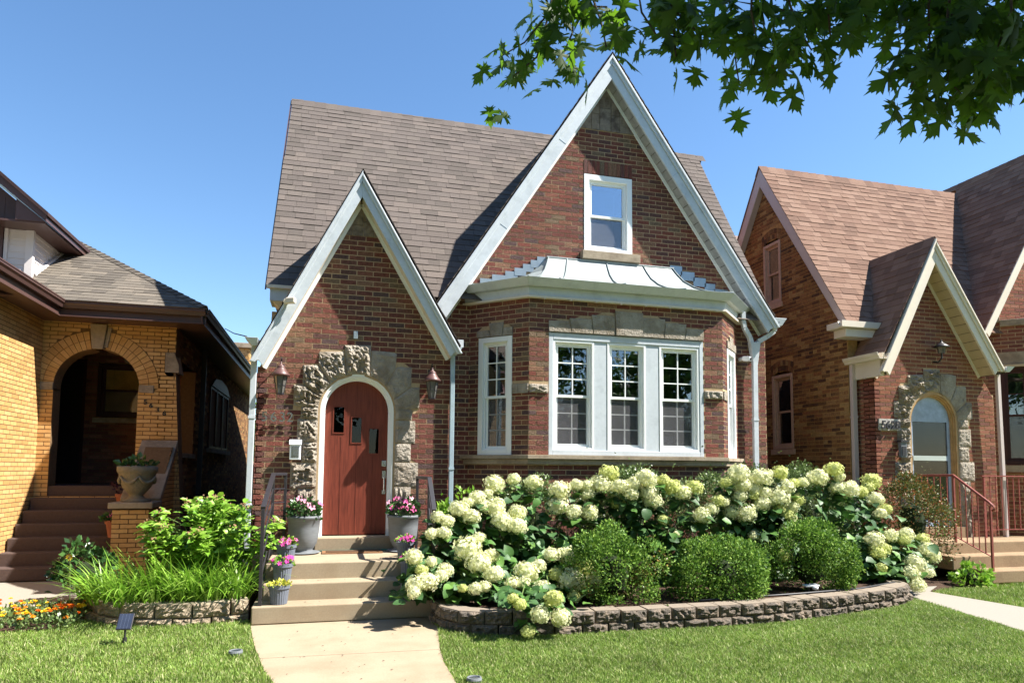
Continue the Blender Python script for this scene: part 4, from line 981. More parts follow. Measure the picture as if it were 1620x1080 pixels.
# ---- retaining walls of rock-faced blocks
def resample(pts, L, off=0):
    P_ = [Vector((*p, 0)) for p in pts]; out_ = []; d = off; acc = 0; i = 0
    seg = [(P_[k+1]-P_[k]).length for k in range(len(P_)-1)]; tot = sum(seg)
    while d <= tot+1e-6:
        acc = 0
        for k, l in enumerate(seg):
            if d <= acc+l+1e-9: out_.append(P_[k].lerp(P_[k+1], (d-acc)/l)); break
            acc += l
        d += L
    if tot-(d-L) > L*.25: out_.append(P_[-1])
    return out_
def block_wall(label, pts, rows, L, depth, seed, mk='block'):
    t = thing('garden_wall', label, 'garden wall', (*pts[len(pts)//2], 0)); q = random.Random(seed); z = -.02
    for ri, h in enumerate(rows):
        P_ = resample(pts, L, 0 if ri % 2 == 0 else L/2)
        if ri % 2: P_ = [Vector((*pts[0], 0))]+P_
        for a, b in zip(P_[:-1], P_[1:]):
            d = (b-a); l = d.length; d.normalize(); n_ = Vector((d.y, -d.x, 0)); sb = .018*ri+q.uniform(-.014, .014)
            F = Fr(a-n_*sb, d, n_); g = .009; z1 = z+h-.007+q.uniform(-.002, .002)
            mb = rock_face(F, [(g, z), (l-g, z)], [(l-g, z), (l-g, z1)], [(g, z1), (l-g, z1)], [(g, z), (g, z1)], d=.045, n=11, seed=q.randint(0, 999), rough=1.4)
            mb.fbox(F, g, l-g, z, z1, -depth, .0, 1)
            o = mb.build('stone_block', [mk, mk+'_top'], t)
            o.location.z += q.uniform(-.002, .002)
        z += h
    return t
RWALL = [(1.13, 7.42), (1.15, 6.98), (1.27, 6.78), (1.49, 6.65), (1.9, 6.53), (2.33, 6.46), (3.04, 6.43), (4.04, 6.43), (4.7, 6.49), (5.33, 6.60), (5.9, 6.71), (6.4, 6.83), (6.85, 7.0), (7.1, 7.16), (7.25, 7.36), (7.3, 7.9)]
block_wall('curved low wall of brown rock-faced blocks in front of the white hydrangeas', RWALL, (.11, .125), .275, .19, 3)
LWALL = [(-2.5, 8.95), (-2.47, 8.55), (-2.33, 8.2), (-2.12, 7.95), (-1.76, 7.76), (-1.28, 7.70), (-.73, 7.80)]
block_wall('curved low wall of tan rock-faced blocks around the left flower bed', LWALL, (.085, .145), .365, .22, 4, 'pale_block')
# ---- small lawn things
def solar(x, y, label, tilt=.6, h=.17):
    t = thing('solar_light', label, 'solar light', (x, y, 0)); m = MB(); m.tube([(x, y, -.02), (x, y, h)], .009, 8); m.tube([(x, y, 0), (x, y, .06)], .018, 8); m.build('stake', 'black_iron', t)
    F = Fr((x, y-.02, h+.03), (1, -.12, 0), (-.1, -math.cos(tilt), math.sin(tilt)), (0, math.sin(tilt), math.cos(tilt)))
    m = MB(); m.fbox(F, -.065, .065, -.075, .09, -.012, .0); m.build('panel_case', 'black_iron', t, bevel=.004)
    m = MB(); m.fbox(F, -.057, .057, -.067, .082, .001, .003); m.build('solar_panel', 'solar_', t)
    m = MB()
    for k in range(1, 4): m.fbox(F, -.057+.0285*k-.001, -.057+.0285*k+.001, -.067, .082, .003, .0035)
    m.build('cell_line', 'steel', t, kind='stuff')
solar(-1.7, 7.0, 'tilted solar panel light on a stake in the left lawn', .75)
t = thing('solar_spotlight', 'small white solar spotlight on the black edge above the block wall', 'solar light', (5.45, 6.95, .2))
m = MB(); m.tube([(5.45, 6.95, .15), (5.45, 6.95, .26)], .01, 8); m.build('stake', 'black_iron', t)
m = MB(); m.bar((5.40, 6.97, .275), (5.56, 6.93, .285), .11, .02); m.build('solar_panel', 'plastic_white', t, bevel=.006)
m = MB(); m.lathe([(0, 0), (.03, .005), (.035, .03), (.03, .04), (0, .04)], (5.5, 6.9, .235), 14); m.build('lamp_head', 'plastic_white', t, smooth=True)
for i, (x, y, lb) in enumerate(((-.70, 6.42, 'flat round light set in the grass left of the path'), (1.12, 5.2, 'flat round light set in the grass right of the path'))):
    t = thing('ground_light', lb, 'ground light', (x, y, 0)); m = MB(); m.lathe([(0, .0), (.055, 0), (.06, .02), (.055, .035), (.045, .036), (.042, .03), (0, .03)], (x, y, 0), 20); m.build('rim', 'galvanized', t, smooth=False)
    m = MB(); m.lathe([(0, .031), (.04, .031)], (x, y, 0), 20); m.build('lens', 'solar_', t)
m = MB(); m.tube([(3.9, 6.72, .21), (5.2, 6.83, .215), (6.2, 6.98, .215), (7.0, 7.3, .21)], .012, 6); tag(m.build('edging_tube', 'black_iron', None, smooth=True), 'black plastic edging tube lying along the back of the block wall', 'edging')

q = random.Random(88); mb = MB()                          # petals, clippings and small leaves dropped on the paving
for i in range(70):
    x, y, z = (q.uniform(-.3, 1.0), q.uniform(4.9, 7.4), .004) if i % 3 else (q.uniform(-.5, 1.0), q.choice((7.7, 7.98, 8.6)), None)
    if z is None: z = {7.7: .182, 7.98: .36, 8.6: .538}[y]
    a = q.uniform(0, 6.28); s_ = q.uniform(.005, .014); c, d = math.cos(a)*s_, math.sin(a)*s_
    mb.add([(x-c, y-d, z), (x+d*.5, y-c*.5, z+.003), (x+c, y+d, z+.001), (x-d*.5, y+c*.5, z+.004)], [(0, 1, 2, 3)])
tag(mb.build('leaf_litter', 'bark', None, recalc=False), 'tiny dry leaf bits scattered over the path and steps', 'leaf litter', kind='stuff')
# ================================================================== yellow house on the left
yh = thing('yellow_house', 'yellow brick bungalow with an arched porch, brown eaves and hipped roof', 'house', (-4, 14, 0))
PY = Pieces('brick', 'yellow_brick', 'brickwork', 300)
arch_w = place('porch_wall', None, yh, (-3.4, 12.4, 0)); wing_w = place('wing_wall', None, yh, (-4.4, 10, 0)); yside = place('side_wall', None, yh, (-2.5, 16, 0)); pin = place('porch_back_wall', None, yh, (-3.4, 14.6, 0))
FA = Fr((0, 12.4, 0), (1, 0, 0), (0, -1, 0))
ACX, ACZ, AR = -3.60, 2.86, .615
def ax0(z): return -4.40
def ax1(z): return -2.46+.13*max(0, (3.35-z))/1.9*1.0 if z < 3.35 else -2.46
def aop(z):                                              # battered opening
    if z < ACZ: w_ = .0+.035*(ACZ-z)/1.6; return [(ACX-AR+.02*0-0, ACX+AR)] if z > 2.80 else [(ACX-AR+.0, ACX+AR-.01)]
    h = AR*AR-(z-ACZ)**2; return [(ACX-math.sqrt(h), ACX+math.sqrt(h))] if h > 0 else []
def arch_cut(z):
    r = AR+.30
    if z < ACZ: return aop(z) if z < 2.78 else [(ACX-AR-.2, ACX+AR+.22)]
    h = r*r-(z-ACZ)**2; return [(ACX-math.sqrt(h), ACX+math.sqrt(h))] if h > 0 else []
def a_sol(z): return sub([(ax0(z), ax1(z))], aop(z) if z > 1.08 else [])
def a_brk(z):
    iv = sub([(ax0(z), ax1(z))], arch_cut(z) if z > 1.08 else [])
    if 3.13 < z < 3.47: iv = sub(iv, [(-2.62, -2.3)])
    return iv
brick_wall(PY, arch_w, FA, .0, 3.9, a_sol, 'yellow_brick', 'dark_mortar', L=.2159, C=.0655, phase=-2.46, bricksolid=a_brk, thick=.32, proud=.004)
# two rings of header bricks round the arch
for ring, (ra, rb) in enumerate(((AR+.004, AR+.145), (AR+.153, AR+.29))):
    n = 29
    for i in range(n):
        a0 = math.pi*i/n+.006; a1 = math.pi*(i+1)/n-.006
        if abs((a0+a1)/2-math.pi/2) < .12: continue
        q = [(ACX+r*math.cos(a), ACZ+r*math.sin(a)) for r, a in ((ra, a0), (ra, a1), (rb, a1), (rb, a0))]
        vs = [FA(*p, .012) for p in q]+[FA(*p, 0) for p in q]
        PY.add(arch_w, vs, [(0, 3, 2, 1), (4, 0, 1, 5), (5, 1, 2, 6), (6, 2, 3, 7), (7, 3, 0, 4)])
for F_, a, b, c, d, dp in ((FA, -4.4, -4.215, 2.785, 2.91, .03), (FA, -2.985, -2.765, 2.785, 2.91, .03)):
    mb = MB(); mb.fbox(F_, a, b, c, d, -.3, dp); mb.build('impost_stone', 'stone_trim', arch_w, bevel=.006)
mb = MB(); mb.prism([FA(ACX-.085, 3.47, 0), FA(ACX+.075, 3.47, 0), FA(ACX+.12, 3.87, 0), FA(ACX-.125, 3.87, 0)], FA.n*.07); mb.build('keystone', 'stone_trim', arch_w, bevel=.01)
mb = MB(); mb.prism([FA(ACX+.08, 3.50, 0), FA(ACX+.13, 3.50, 0), FA(ACX+.185, 3.83, 0), FA(ACX+.125, 3.83, 0)], FA.n*.035); mb.build('keystone', 'stone_trim', arch_w, bevel=.008)
mb = MB(); mb.prism([FA(-2.61, 3.47, 0), FA(-2.48, 3.47, 0), FA(-2.40, 3.25, 0), FA(-2.40, 3.14, 0), FA(-2.61, 3.14, 0)], FA.n*.02); mb.hexa([(-2.49, 12.40, 3.14), (-2.40, 12.38, 3.14), (-2.40, 12.8, 3.14), (-2.49, 12.8, 3.14), (-2.49, 12.40, 3.47), (-2.47, 12.40, 3.47), (-2.47, 12.8, 3.47), (-2.49, 12.8, 3.47)]); mb.build('corbel_stone', 'stone_trim', arch_w)
n5 = thing('house_number', 'small dark number 5636 stepping down the yellow porch pier', 'house number', (-2.75, 12.4, 2.5))
for ch, x, z in (('5', -2.905, 2.60), ('6', -2.825, 2.545), ('3', -2.725, 2.48), ('6', -2.62, 2.425)): text_mesh('digit', ch, .115, FA, x, z, .008, .005, 'black_iron', n5, font_off=.002)
# wing at the left, lit by the sun
FW_ = Fr((-4.40, 0, 0), (0, 1, 0), (1, 0, 0))
brick_wall(PY, wing_w, FW_, .0, 3.95, lambda z: [(7.0, 12.4)], 'yellow_brick', 'dark_mortar', L=.2159, C=.0655, phase=12.4, thick=.2, proud=.003)
# porch interior
FP = Fr((0, 14.6, 0), (1, 0, 0), (0, -1, 0))
brick_wall(PY, pin, FP, 1.2, 3.8, lambda z: sub([(-5.2, -2.5)], ([(-5.0, -4.42)] if z < 3.6 else [])+([(-4.23, -3.33)] if 2.5 < z < 3.55 else [])), 'brown_brick', 'dark_mortar', C=.0655, thick=.1, proud=.004)  # brown brick darkens this wall: porch shade put into its colour
dh_window(pin, FP, -4.22, -3.34, 2.52, 3.54, fm='maroon_frame', fwid=.06, muntins=False, dep=.09)
mb = MB(); mb.fbox(FP, -4.27, -3.29, 2.41, 2.5, 0, .06); mb.build('window_sill', 'stone_trim', pin)
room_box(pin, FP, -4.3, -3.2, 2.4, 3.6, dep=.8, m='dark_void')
mb = MB(); mb.add([FP(-4.0, 2.5, -.3), FP(-3.5, 2.5, -.3), FP(-3.5, 3.55, -.3), FP(-4.0, 3.55, -.3)], [(0, 1, 2, 3)]); mb.build('curtain', 'curtain_dim_', pin, recalc=False)
mb = MB(); mb.fbox(FP, -4.95, -4.47, 1.27, 3.55, -.06, -.02); d_ = mb.build('door', 'dark_door_', yh)
mb = MB()
for a in ((-5.0, -4.95, 1.27, 3.6), (-4.47, -4.42, 1.27, 3.6), (-4.95, -4.47, 3.55, 3.6)): mb.fbox(FP, *a, -.06, .01)
mb.build('door_frame', 'maroon_frame', yh)
mb = MB(); mb.box((-5.2, 12.41, 3.82), (-2.5, 14.6, 3.86)); mb.box((-5.25, 12.41, 1.2), (-5.2, 14.6, 3.9)); mb.build('porch_ceiling', 'brown_trim', yh)
mb = MB(); mb.lathe([(0, -.2), (.06, -.19), (.10, -.12), (.09, -.05), (.03, 0), (0, 0)], (-3.45, 13.6, 3.62), 14); mb.build('ceiling_lamp', 'lamp_glass', yh, smooth=True)
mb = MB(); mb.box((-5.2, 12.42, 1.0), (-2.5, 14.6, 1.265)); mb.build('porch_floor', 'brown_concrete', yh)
# right side of the porch: beam, sill wall and rear pier, then the long side wall
FS = Fr((-2.48, 0, 0), (0, 1, 0), (1, 0, 0))
brick_wall(PY, yside, FS, 0, 3.9, lambda z: [(12.4, 23.9)] if z < 1.75 else ([(12.4, 12.78), (14.35, 23.9)] if z < 3.40 else [(12.4, 23.9)]), 'common_brick', 'dark_mortar', C=.0655, phase=12.4, thick=.25, proud=.004,
           bricksolid=lambda z: sub([(12.4, 23.9)] if z < 1.75 else ([(12.4, 12.78), (14.35, 23.9)] if z < 3.40 else [(12.4, 23.9)]), [(16.0, 18.9)] if 1.95 < z < 3.5 else []))
mb = MB(); mb.box((-2.55, 12.8, 1.75), (-2.42, 14.35, 1.83)); mb.build('porch_sill', 'stone_trim', yh)
mb = MB(); mb.box((-2.44, 14.4, 1.9), (-2.40, 14.55, 3.8)); 
for k in range(3):
    y0 = 16.05+k*.94
    dh_window(yside, Fr((-2.46, 0, 0), (0, 1, 0), (1, 0, 0)), y0, y0+.9, 2.0, 3.35, fm='maroon_frame', fwid=.06, muntins=False, dep=.05, glassk='glass_strong', lower_screen=False)
mb = MB(); mb.prism([(-2.45, 16.0, 3.35), (-2.45, 18.85, 3.35), (-2.45, 18.3, 3.55), (-2.45, 17.4, 3.62), (-2.45, 16.5, 3.55)], (.03, 0, 0)); mb.build('window_head', 'maroon_frame', yside)
mb = MB(); mb.box((-2.47, 15.9, 1.9), (-2.38, 19.0, 1.99)); mb.build('window_sill', 'stone_trim', yside)
spout(yh, [(-2.40, 14.75, 3.9), (-2.40, 14.78, 3.7), (-2.42, 14.8, .2)], mk='black_iron', w_=.09)
# eaves: soffit, fascia and gutter
EZ = 4.02
mb = MB(); mb.box((-4.4, 11.92, EZ-.13), (-1.98, 12.4, EZ-.11)); mb.box((-2.5, 12.4, EZ-.13), (-1.98, 24.4, EZ-.11)); mb.box((-4.4, 7, EZ-.13), (-4.02, 11.92, EZ-.11)); mb.build('soffit', 'brown_trim', yh)
def bgut(a, b): 
    a = Vector(a); b = Vector(b); gutter(yh, a, b, mk='brown_trim', w_=.10, h=.12)
    t = (b-a).normalized(); n_ = Vector((t.y, -t.x, 0)); mb = MB(); mb.hexa([a-n_*.03-Vector((0, 0, .13)), b-n_*.03-Vector((0, 0, .13)), b-Vector((0, 0, .13)), a-Vector((0, 0, .13)), a-n_*.03, b-n_*.03, b-Vector((0, 0, -.02)), a-Vector((0, 0, -.02))]); mb.build('fascia', 'brown_trim', yh)
bgut((-4.12, 11.97, EZ), (-1.95, 11.97, EZ)); bgut((-1.99, 11.92, EZ), (-1.99, 24.3, EZ)); bgut((-4.04, 7.0, EZ), (-4.04, 12.05, EZ))
spout(yh, [(-4.06, 10.7, 3.98), (-4.2, 10.6, 3.9), (-4.36, 10.0, 3.78), (-4.36, 9.8, .2)], mk='brown_trim', w_=.08)
# roof
PT = Pieces('shingle', 'tan_shingle', 'shingles', 300)
hr = place('hip_roof', None, yh, (-4, 13, 5)); HP = .62; HL_ = math.hypot(1, HP)
F1 = Fr((0, 11.87, 4.13), (1, 0, 0), (0, -HP/HL_, 1/HL_), (0, 1/HL_, HP/HL_))
def iv1(s):
    run = s/HL_; return [(-6.9, -1.92-run)]
shingles(PT, hr, F1, 2.9*HL_, iv1, 'tan_shingle', ex=.14, th=.006)
F2 = Fr((-1.92, 0, 4.13), (0, 1, 0), (HP/HL_, 0, 1/HL_), (-1/HL_, 0, HP/HL_))
shingles(PT, hr, F2, 2.9*HL_, lambda s: [(11.87+s/HL_, 24.4)], 'tan_shingle', ex=.14, th=.006)
n = 26
for i in range(n):
    a = Vector((-1.92, 11.87, 4.14)).lerp(Vector((-4.82, 14.77, 4.14+2.9*HP)), i/n); b = Vector((-1.92, 11.87, 4.14)).lerp(Vector((-4.82, 14.77, 4.14+2.9*HP)), (i+1)/n)
    PT.add(hr, [a+Vector((-.12, -.0, .012)), a+Vector((.0, .12, .012)), b+Vector((.0, .12, .0)), b+Vector((-.12, 0, .0)), a+Vector((0, 0, .04)), b+Vector((0, 0, .028))], [(0, 4, 5, 3), (4, 1, 2, 5), (0, 1, 4)])
mb = MB(); mb.add([(-8, 7, 4.13), (-4.0, 7, 4.13), (-4.0, 11.87, 4.13), (-8, 11.87, 4.13+0)], [(0, 1, 2, 3)])
mb = MB(); mb.prism([(-4.0, 6.8, 4.13), (-6.6, 6.8, 5.5), (-9.2, 6.8, 4.13)], (0, 5.4, 0)); mb.build('wing_roof', 'tan_plain_', yh)
mb = MB(); mb.box((-9, 7, 0), (-4.5, 12.3, 3.95)); mb.box((-9, 14.7, 0), (-2.75, 24, 3.95)); mb.build('rear_walls', 'yellow_plain_', yh)
# dormer with white siding cheek
dr = place('dormer', None, yh, (-5.5, 14, 5.5))
dr = dr if dr else None
mb = MB(); mb.prism([(-4.36, 12.14, 5.42), (-4.36, 12.14, 5.55), (-6.6, 12.14, 7.45), (-8.84, 12.14, 5.55), (-8.84, 12.14, 5.42), (-6.6, 12.14, 7.26)], (0, 2.7, 0)); mb.build('dormer_roof', 'brown_trim', dr)
mb = MB(); mb.prism([(-4.33, 12.1, 5.50), (-4.33, 12.1, 5.56), (-6.6, 12.1, 7.50), (-8.84, 12.1, 5.56), (-6.6, 12.1, 7.44)], (0, 2.75, 0)); mb.build('roof_edge', 'dark_plain_', dr)
mb = MB(); mb.prism([(-4.38, 12.18, 5.42), (-4.8, 12.18, 5.42), (-4.8, 12.18, 5.76)], (0, .03, 0)); mb.box((-8.8, 12.2, 5.40), (-4.40, 14.8, 5.43)); mb.build('soffit', 'brown_trim', dr)
FD = Fr((0, 12.66, 0), (1, 0, 0), (0, -1, 0)); FC = Fr((-4.73, 0, 0), (0, 1, 0), (1, 0, 0))
z = 4.3
while z < 5.42:                                          # white lap siding, board by board
    h = .105; mb = MB()
    mb.hexa([FD(-5.06, z, .012), FD(-4.80, z, .012), FD(-4.80, z, -.01), FD(-5.06, z, -.01), FD(-5.06, z+h, .001), FD(-4.80, z+h, .001), FD(-4.80, z+h, -.01), FD(-5.06, z+h, -.01)]); mb.build('siding_board', 'siding', dr)
    y1 = 12.66+max(0, (z-4.62))/.62+.08
    if z > 4.5: mb = MB(); mb.hexa([FC(12.70, z, .012), FC(y1+.12, z, .012), FC(y1+.12, z, -.01), FC(12.70, z, -.01), FC(12.70, z+h, .001), FC(y1+.26, z+h, .001), FC(y1+.26, z+h, -.01), FC(12.70, z+h, -.01)]); mb.build('siding_board', 'siding', dr)
    z += h
mb = MB(); mb.box((-4.81, 12.63, 4.4), (-4.70, 12.71, 5.44)); mb.build('corner_board', 'siding', dr)
mb = MB(); mb.box((-5.11, 12.62, 4.3), (-5.06, 12.7, 5.5)); mb.build('corner_board', 'siding', dr)
mb = MB(); mb.bar((-4.70, 12.75, 4.70), (-4.70, 14.15, 5.57), .04, .05); mb.build('flashing_strip', 'siding', dr)
mb = MB(); mb.prism([(-8.1, 12.6, 4.3), (-5.12, 12.6, 4.3), (-5.12, 12.6, 5.9), (-6.6, 12.6, 7.2), (-8.1, 12.6, 5.9)], (0, .06, 0)); mb.build('dormer_front', 'brown_trim', dr)
mb = MB(); mb.prism([(-8.7, 12.604, 5.46), (-4.48, 12.604, 5.46), (-6.6, 12.604, 7.235)], (0, .05, 0)); mb.build('gable_panel', 'brown_trim', dr)
dh_window(dr, Fr((0, 12.59, 0), (1, 0, 0), (0, -1, 0)), -6.2, -5.2, 4.6, 5.55, fm='brown_trim', fwid=.05, muntins=False, glassk='glass_strong', lower_screen=False, dep=.05)
mb = MB(); mb.box((-6.15, 12.5, 4.7), (-5.25, 12.53, 5.5))
mb = MB(); mb.prism([(-4.8, 12.7, 4.6), (-4.8, 12.7, 5.4), (-4.8, 14.3, 5.5)], (-3, 0, 0)); mb.build('dormer_back', 'brown_trim', dr)
# chimney behind
ch = thing('chimney', 'yellow brick chimney with a stone cap behind the side eave of the yellow house', 'chimney', (-3, 24.4, 0))
CHB = place('chimney_stack', None, ch, (-3, 24.4, 4))
FCH = Fr((0, 24.0, 0), (1, 0, 0), (0, -1, 0)); brick_wall(PY, CHB, FCH, 3.9, 5.5, lambda z: [(-3.45, -2.54)], 'yellow_brick', 'dark_mortar', C=.0655, thick=.5, proud=.004)
FCH2 = Fr((-2.54, 0, 0), (0, 1, 0), (1, 0, 0)); brick_wall(PY, CHB, FCH2, 3.9, 5.5, lambda z: [(24.0, 24.8)], 'yellow_brick', 'dark_mortar', C=.0655, thick=.1, proud=.004)
mb = MB(); mb.box((-3.6, 23.88, 5.5), (-2.42, 24.9, 5.66)); mb.build('chimney_cap', 'stone_trim', ch, bevel=.01)
mb = MB(); mb.box((-3.42, 24.02, 0), (-2.58, 24.78, 5.5)); mb.build('chimney_core', 'yellow_plain_', ch)
PY.finish(); PT.finish()
# steps of the yellow house
ys = thing('porch_steps', 'dark shaded concrete steps with seven risers up to the arched porch', 'steps', (-3.6, 11.7, 0))
for i in range(7):
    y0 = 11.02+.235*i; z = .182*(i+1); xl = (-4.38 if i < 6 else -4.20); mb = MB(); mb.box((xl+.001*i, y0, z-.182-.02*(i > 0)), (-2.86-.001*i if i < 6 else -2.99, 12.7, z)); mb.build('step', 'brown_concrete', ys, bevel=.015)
# cheek pier with sloped coping and urn
cp = thing('porch_pier', 'yellow brick pier beside the porch steps with a stone cap and sloping coping', 'pier', (-2.62, 11, 0))
PP = Pieces('brick', 'yellow_brick', 'brickwork', 200)
prb = place('pier_brick', None, cp, (-2.62, 11, .5))
FPI = Fr((0, 10.8, 0), (1, 0, 0), (0, -1, 0)); brick_wall(PP, prb, FPI, 0, 1.0, lambda z: [(-2.86, -2.40)], 'yellow_brick', 'dark_mortar', C=.0655, phase=-2.86, thick=.4, proud=.004)
FPI2 = Fr((-2.40, 0, 0), (0, 1, 0), (1, 0, 0)); brick_wall(PP, prb, FPI2, 0, 1.9, lambda z: [(10.8, 12.4)] if z < 1.0 else [(11.3+(z-1.0)*.9, 12.4)], 'yellow_brick', 'dark_mortar', C=.0655, phase=10.8, thick=.38, proud=.004)
mb = MB(); mb.box((-2.91, 10.75, 1.0), (-2.34, 11.34, 1.085)); mb.build('cap_stone', 'stone_trim', cp, bevel=.012)
mb = MB(); mb.hexa([(-2.90, 11.34, 1.03), (-2.36, 11.34, 1.03), (-2.36, 12.38, 1.88), (-2.90, 12.38, 1.88), (-2.90, 11.30, 1.12), (-2.36, 11.30, 1.12), (-2.36, 12.38, 2.02), (-2.90, 12.38, 2.02)]); mb.build('coping_stone', 'stone_trim', cp, bevel=.01)
PP.finish()
ur = thing('stone_urn', 'weathered grey stone urn with carved swags standing on the yellow pier', 'urn', (-2.62, 11.03, 1.085))
U = Vector((-2.62, 11.03, 1.085)); mb = MB(); mb.lathe([(0, 0), (.19, 0), (.19, .03), (.12, .05), (.085, .09), (.11, .12), (.18, .2), (.225, .3), (.24, .40), (.25, .41), (.265, .44), (.265, .50), (.24, .51), (.22, .46), (0, .44)], U, 36); mb.build('urn_body', 'urn', ur, smooth=True)
for k in range(6):
    a = 2*math.pi*k/6+.3; m = MB()
    pts = [U+Vector((math.cos(a+t*.52)*(.235-.02*math.cos(t*3.14/1)), math.sin(a+t*.52)*(.235-.02*math.cos(t*3.14)), .36-.09*(1-t*t))) for t in (-1, -.6, -.2, .2, .6, 1)]
    m.tube(pts, [.012, .02, .026, .026, .02, .012], 8); m.build('swag', 'urn', ur, smooth=True)
up_ = thing('urn_plant', 'dark leafy plant in the stone urn', 'plant', U+Vector((0, 0, .46))); spill(up_, U+Vector((0, 0, .46)), .22, .16, 60, 'dark_leaf_', [], 21, .09, fl=0)
for i, (x, y, z, lb, lb2, cols) in enumerate(((-3.02, 12.05, .91, 'terracotta pot high on the dark steps behind the urn pier', 'dark purple plant in the pot behind the urn', []), (-2.98, 11.45, .546, 'terracotta pot lower on the dark steps beside the pier', 'pink-flowered plant on the dark steps beside the yellow pier', ['pink', 'pink_pale_']))):
    t = thing('terracotta_pot', lb, 'pot', (x, y, z), 'terracotta pots on the dark steps'); m = MB(); m.lathe([(0, 0), (.09, 0), (.125, .2), (.14, .2), (.142, .25), (.125, .25), (0, .22)], (x, y, z), 20); m.build('pot_body', 'terracotta', t)
    p = thing('potted_plant', lb2, 'plant', (x, y, z+.22), 'plants in terracotta pots'); spill(p, Vector((x, y, z+.23)), .17, .3 if i == 0 else .12, 120, 'purple_leaf_' if i == 0 else 'dark_leaf_', cols, 30+i, .06, fl=4)

# ================================================================== right-hand neighbour
DXN = 9.52
nh = thing('brown_brick_house', 'brown brick house with a brown shingle roof, tan-edged steep entry gable and arched stone doorway', 'house', (12, 11, 0))
PN = Pieces('brick', 'brown_brick', 'brickwork', 300); PNS = Pieces('shingle', 'brown_shingle', 'shingles', 300)
nentry = place('entry_wall', None, nh, (9.9, YE, 0)); nside = place('side_wall', None, nh, (8.5, 12, 0)); nmain = place('gable_wall', None, nh, (12, YM, 0)); nroof = place('roof', None, nh, (11, 11, 6)); nbay = place('bay_wall', None, nh, (12.2, 9.2, 0))
NCX, NZC, NR = 9.82, 2.45, .50
NA = (9.66, 5.13); NML, NMR = 1.93, 1.55
def n_lim(z): return max(8.64, NA[0]-(NA[1]-z)/NML), min(11.12, NA[0]+(NA[1]-z)/NMR)
def n_sol(z):
    a, b = n_lim(z); return sub([(a, b)], door_cut(z, NCX, NZC, NR-.02)) if b > a else []
def n_brk(z):
    a, b = n_lim(z); return sub([(a, b)], stone_cut(z, NCX, NZC, NR, .4)) if b > a else []
brick_wall(PN, nentry, FE, .1, 5.13, n_sol, 'brown_brick', phase=8.64, bricksolid=n_brk, thick=.24)
for i, (b_, r_, t_, l_) in enumerate(surround_blocks(NCX, NZC, NR, .4)): rock_face(FE, b_, r_, t_, l_, d=(.03 if i in (1, 2, 3, 7, 8, 9, 10) else .075), n=13, seed=60+i, rough=(.7 if i in (1, 2, 3, 7, 8, 9, 10) else 1.7)).build('stone_block', 'limestone', nentry)
FNL = Fr((8.64, 0, 0), (0, -1, 0), (-1, 0, 0)); brick_wall(PN, nentry, FNL, .1, 3.3, lambda z: [(-9.70, -9.3)], 'brown_brick', phase=-9.3, thick=.1)
# long side wall in common brick with its gable
NE, NEZ, NS = 9.53, 4.10, 1.58; RY, RZ = 11.86, 7.78
FNS = Fr((8.5, 0, 0), (0, -1, 0), (-1, 0, 0))
wins = [(-11.98, -11.42, 4.9, 6.16), (-11.78, -11.14, 2.02, 3.48)]
def ns_lim(z):
    if z < 3.95: return (-18, -9.71)
    zz = z-3.98; a = -(RY+(7.45-z)/NS); b = -(RY-(7.45-z)/NS); return (a, b)
def ns_sol(z):
    a, b = ns_lim(z)
    return sub([(a, b)], [(w_[0], w_[1]) for w_ in wins if w_[2] < z < w_[3]]) if b > a else []
def ns_brk(z):
    iv = ns_sol(z)
    for w_ in wins:
        if w_[3]-.03 < z < w_[3]+.26: iv = sub(iv, [(w_[0]-.02, w_[1]+.02)])
    return iv
brick_wall(PN, nside, FNS, .1, 7.45, ns_sol, 'common_brick', 'common_mortar', L=.213, C=.0685, m=.013, phase=-9.71, bricksolid=ns_brk, thick=.2, proud=.006, headers=6)
for w_ in wins:                                           # two-row rowlock arches
    n = 9; cx = (w_[0]+w_[1])/2; wd = (w_[1]-w_[0])/2+.02
    for row in range(2):
        for i in range(n):
            a = cx-wd+2*wd*i/n; b = cx-wd+2*wd*(i+1)/n-.011
            f = lambda x: w_[3]-.03+.11*row+.09*(1-((x-cx)/wd)**2)
            q = [(a, f(a)), (b, f(b)), (b+(b-cx)*.05, f(b)+.1), (a+(a-cx)*.05, f(a)+.1)]
            vs = [FNS(*p, .008) for p in q]+[FNS(*p, 0) for p in q]; PN.add(nside, vs, [(0, 1, 2, 3), (4, 5, 1, 0), (5, 6, 2, 1), (6, 7, 3, 2), (7, 4, 0, 3)], matk='common_brick')
    dh_window(nside, FNS, w_[0]+.01, w_[1]-.01, w_[2]+.01, w_[3]-.01, fm='old_paint', fwid=.06, muntins=False, dep=.14, lower_screen=False)
    mb = MB(); mb.add([FNS(w_[0], w_[2], -.15), FNS(w_[1], w_[2], -.15), FNS(w_[1], w_[3], -.15), FNS(w_[0], w_[3], -.15)], [(0, 1, 2, 3)]); mb.build('curtain', 'curtain' if w_[2] > 4 else 'curtain_dim_', nside, recalc=False)
    mb = MB(); mb.fbox(FNS, w_[0]-.03, w_[1]+.03, w_[2]-.10, w_[2], -.1, .035); mb.build('window_sill', 'old_paint', nside, bevel=.005)
# ruffled valance in the upper window
mb = MB(); 
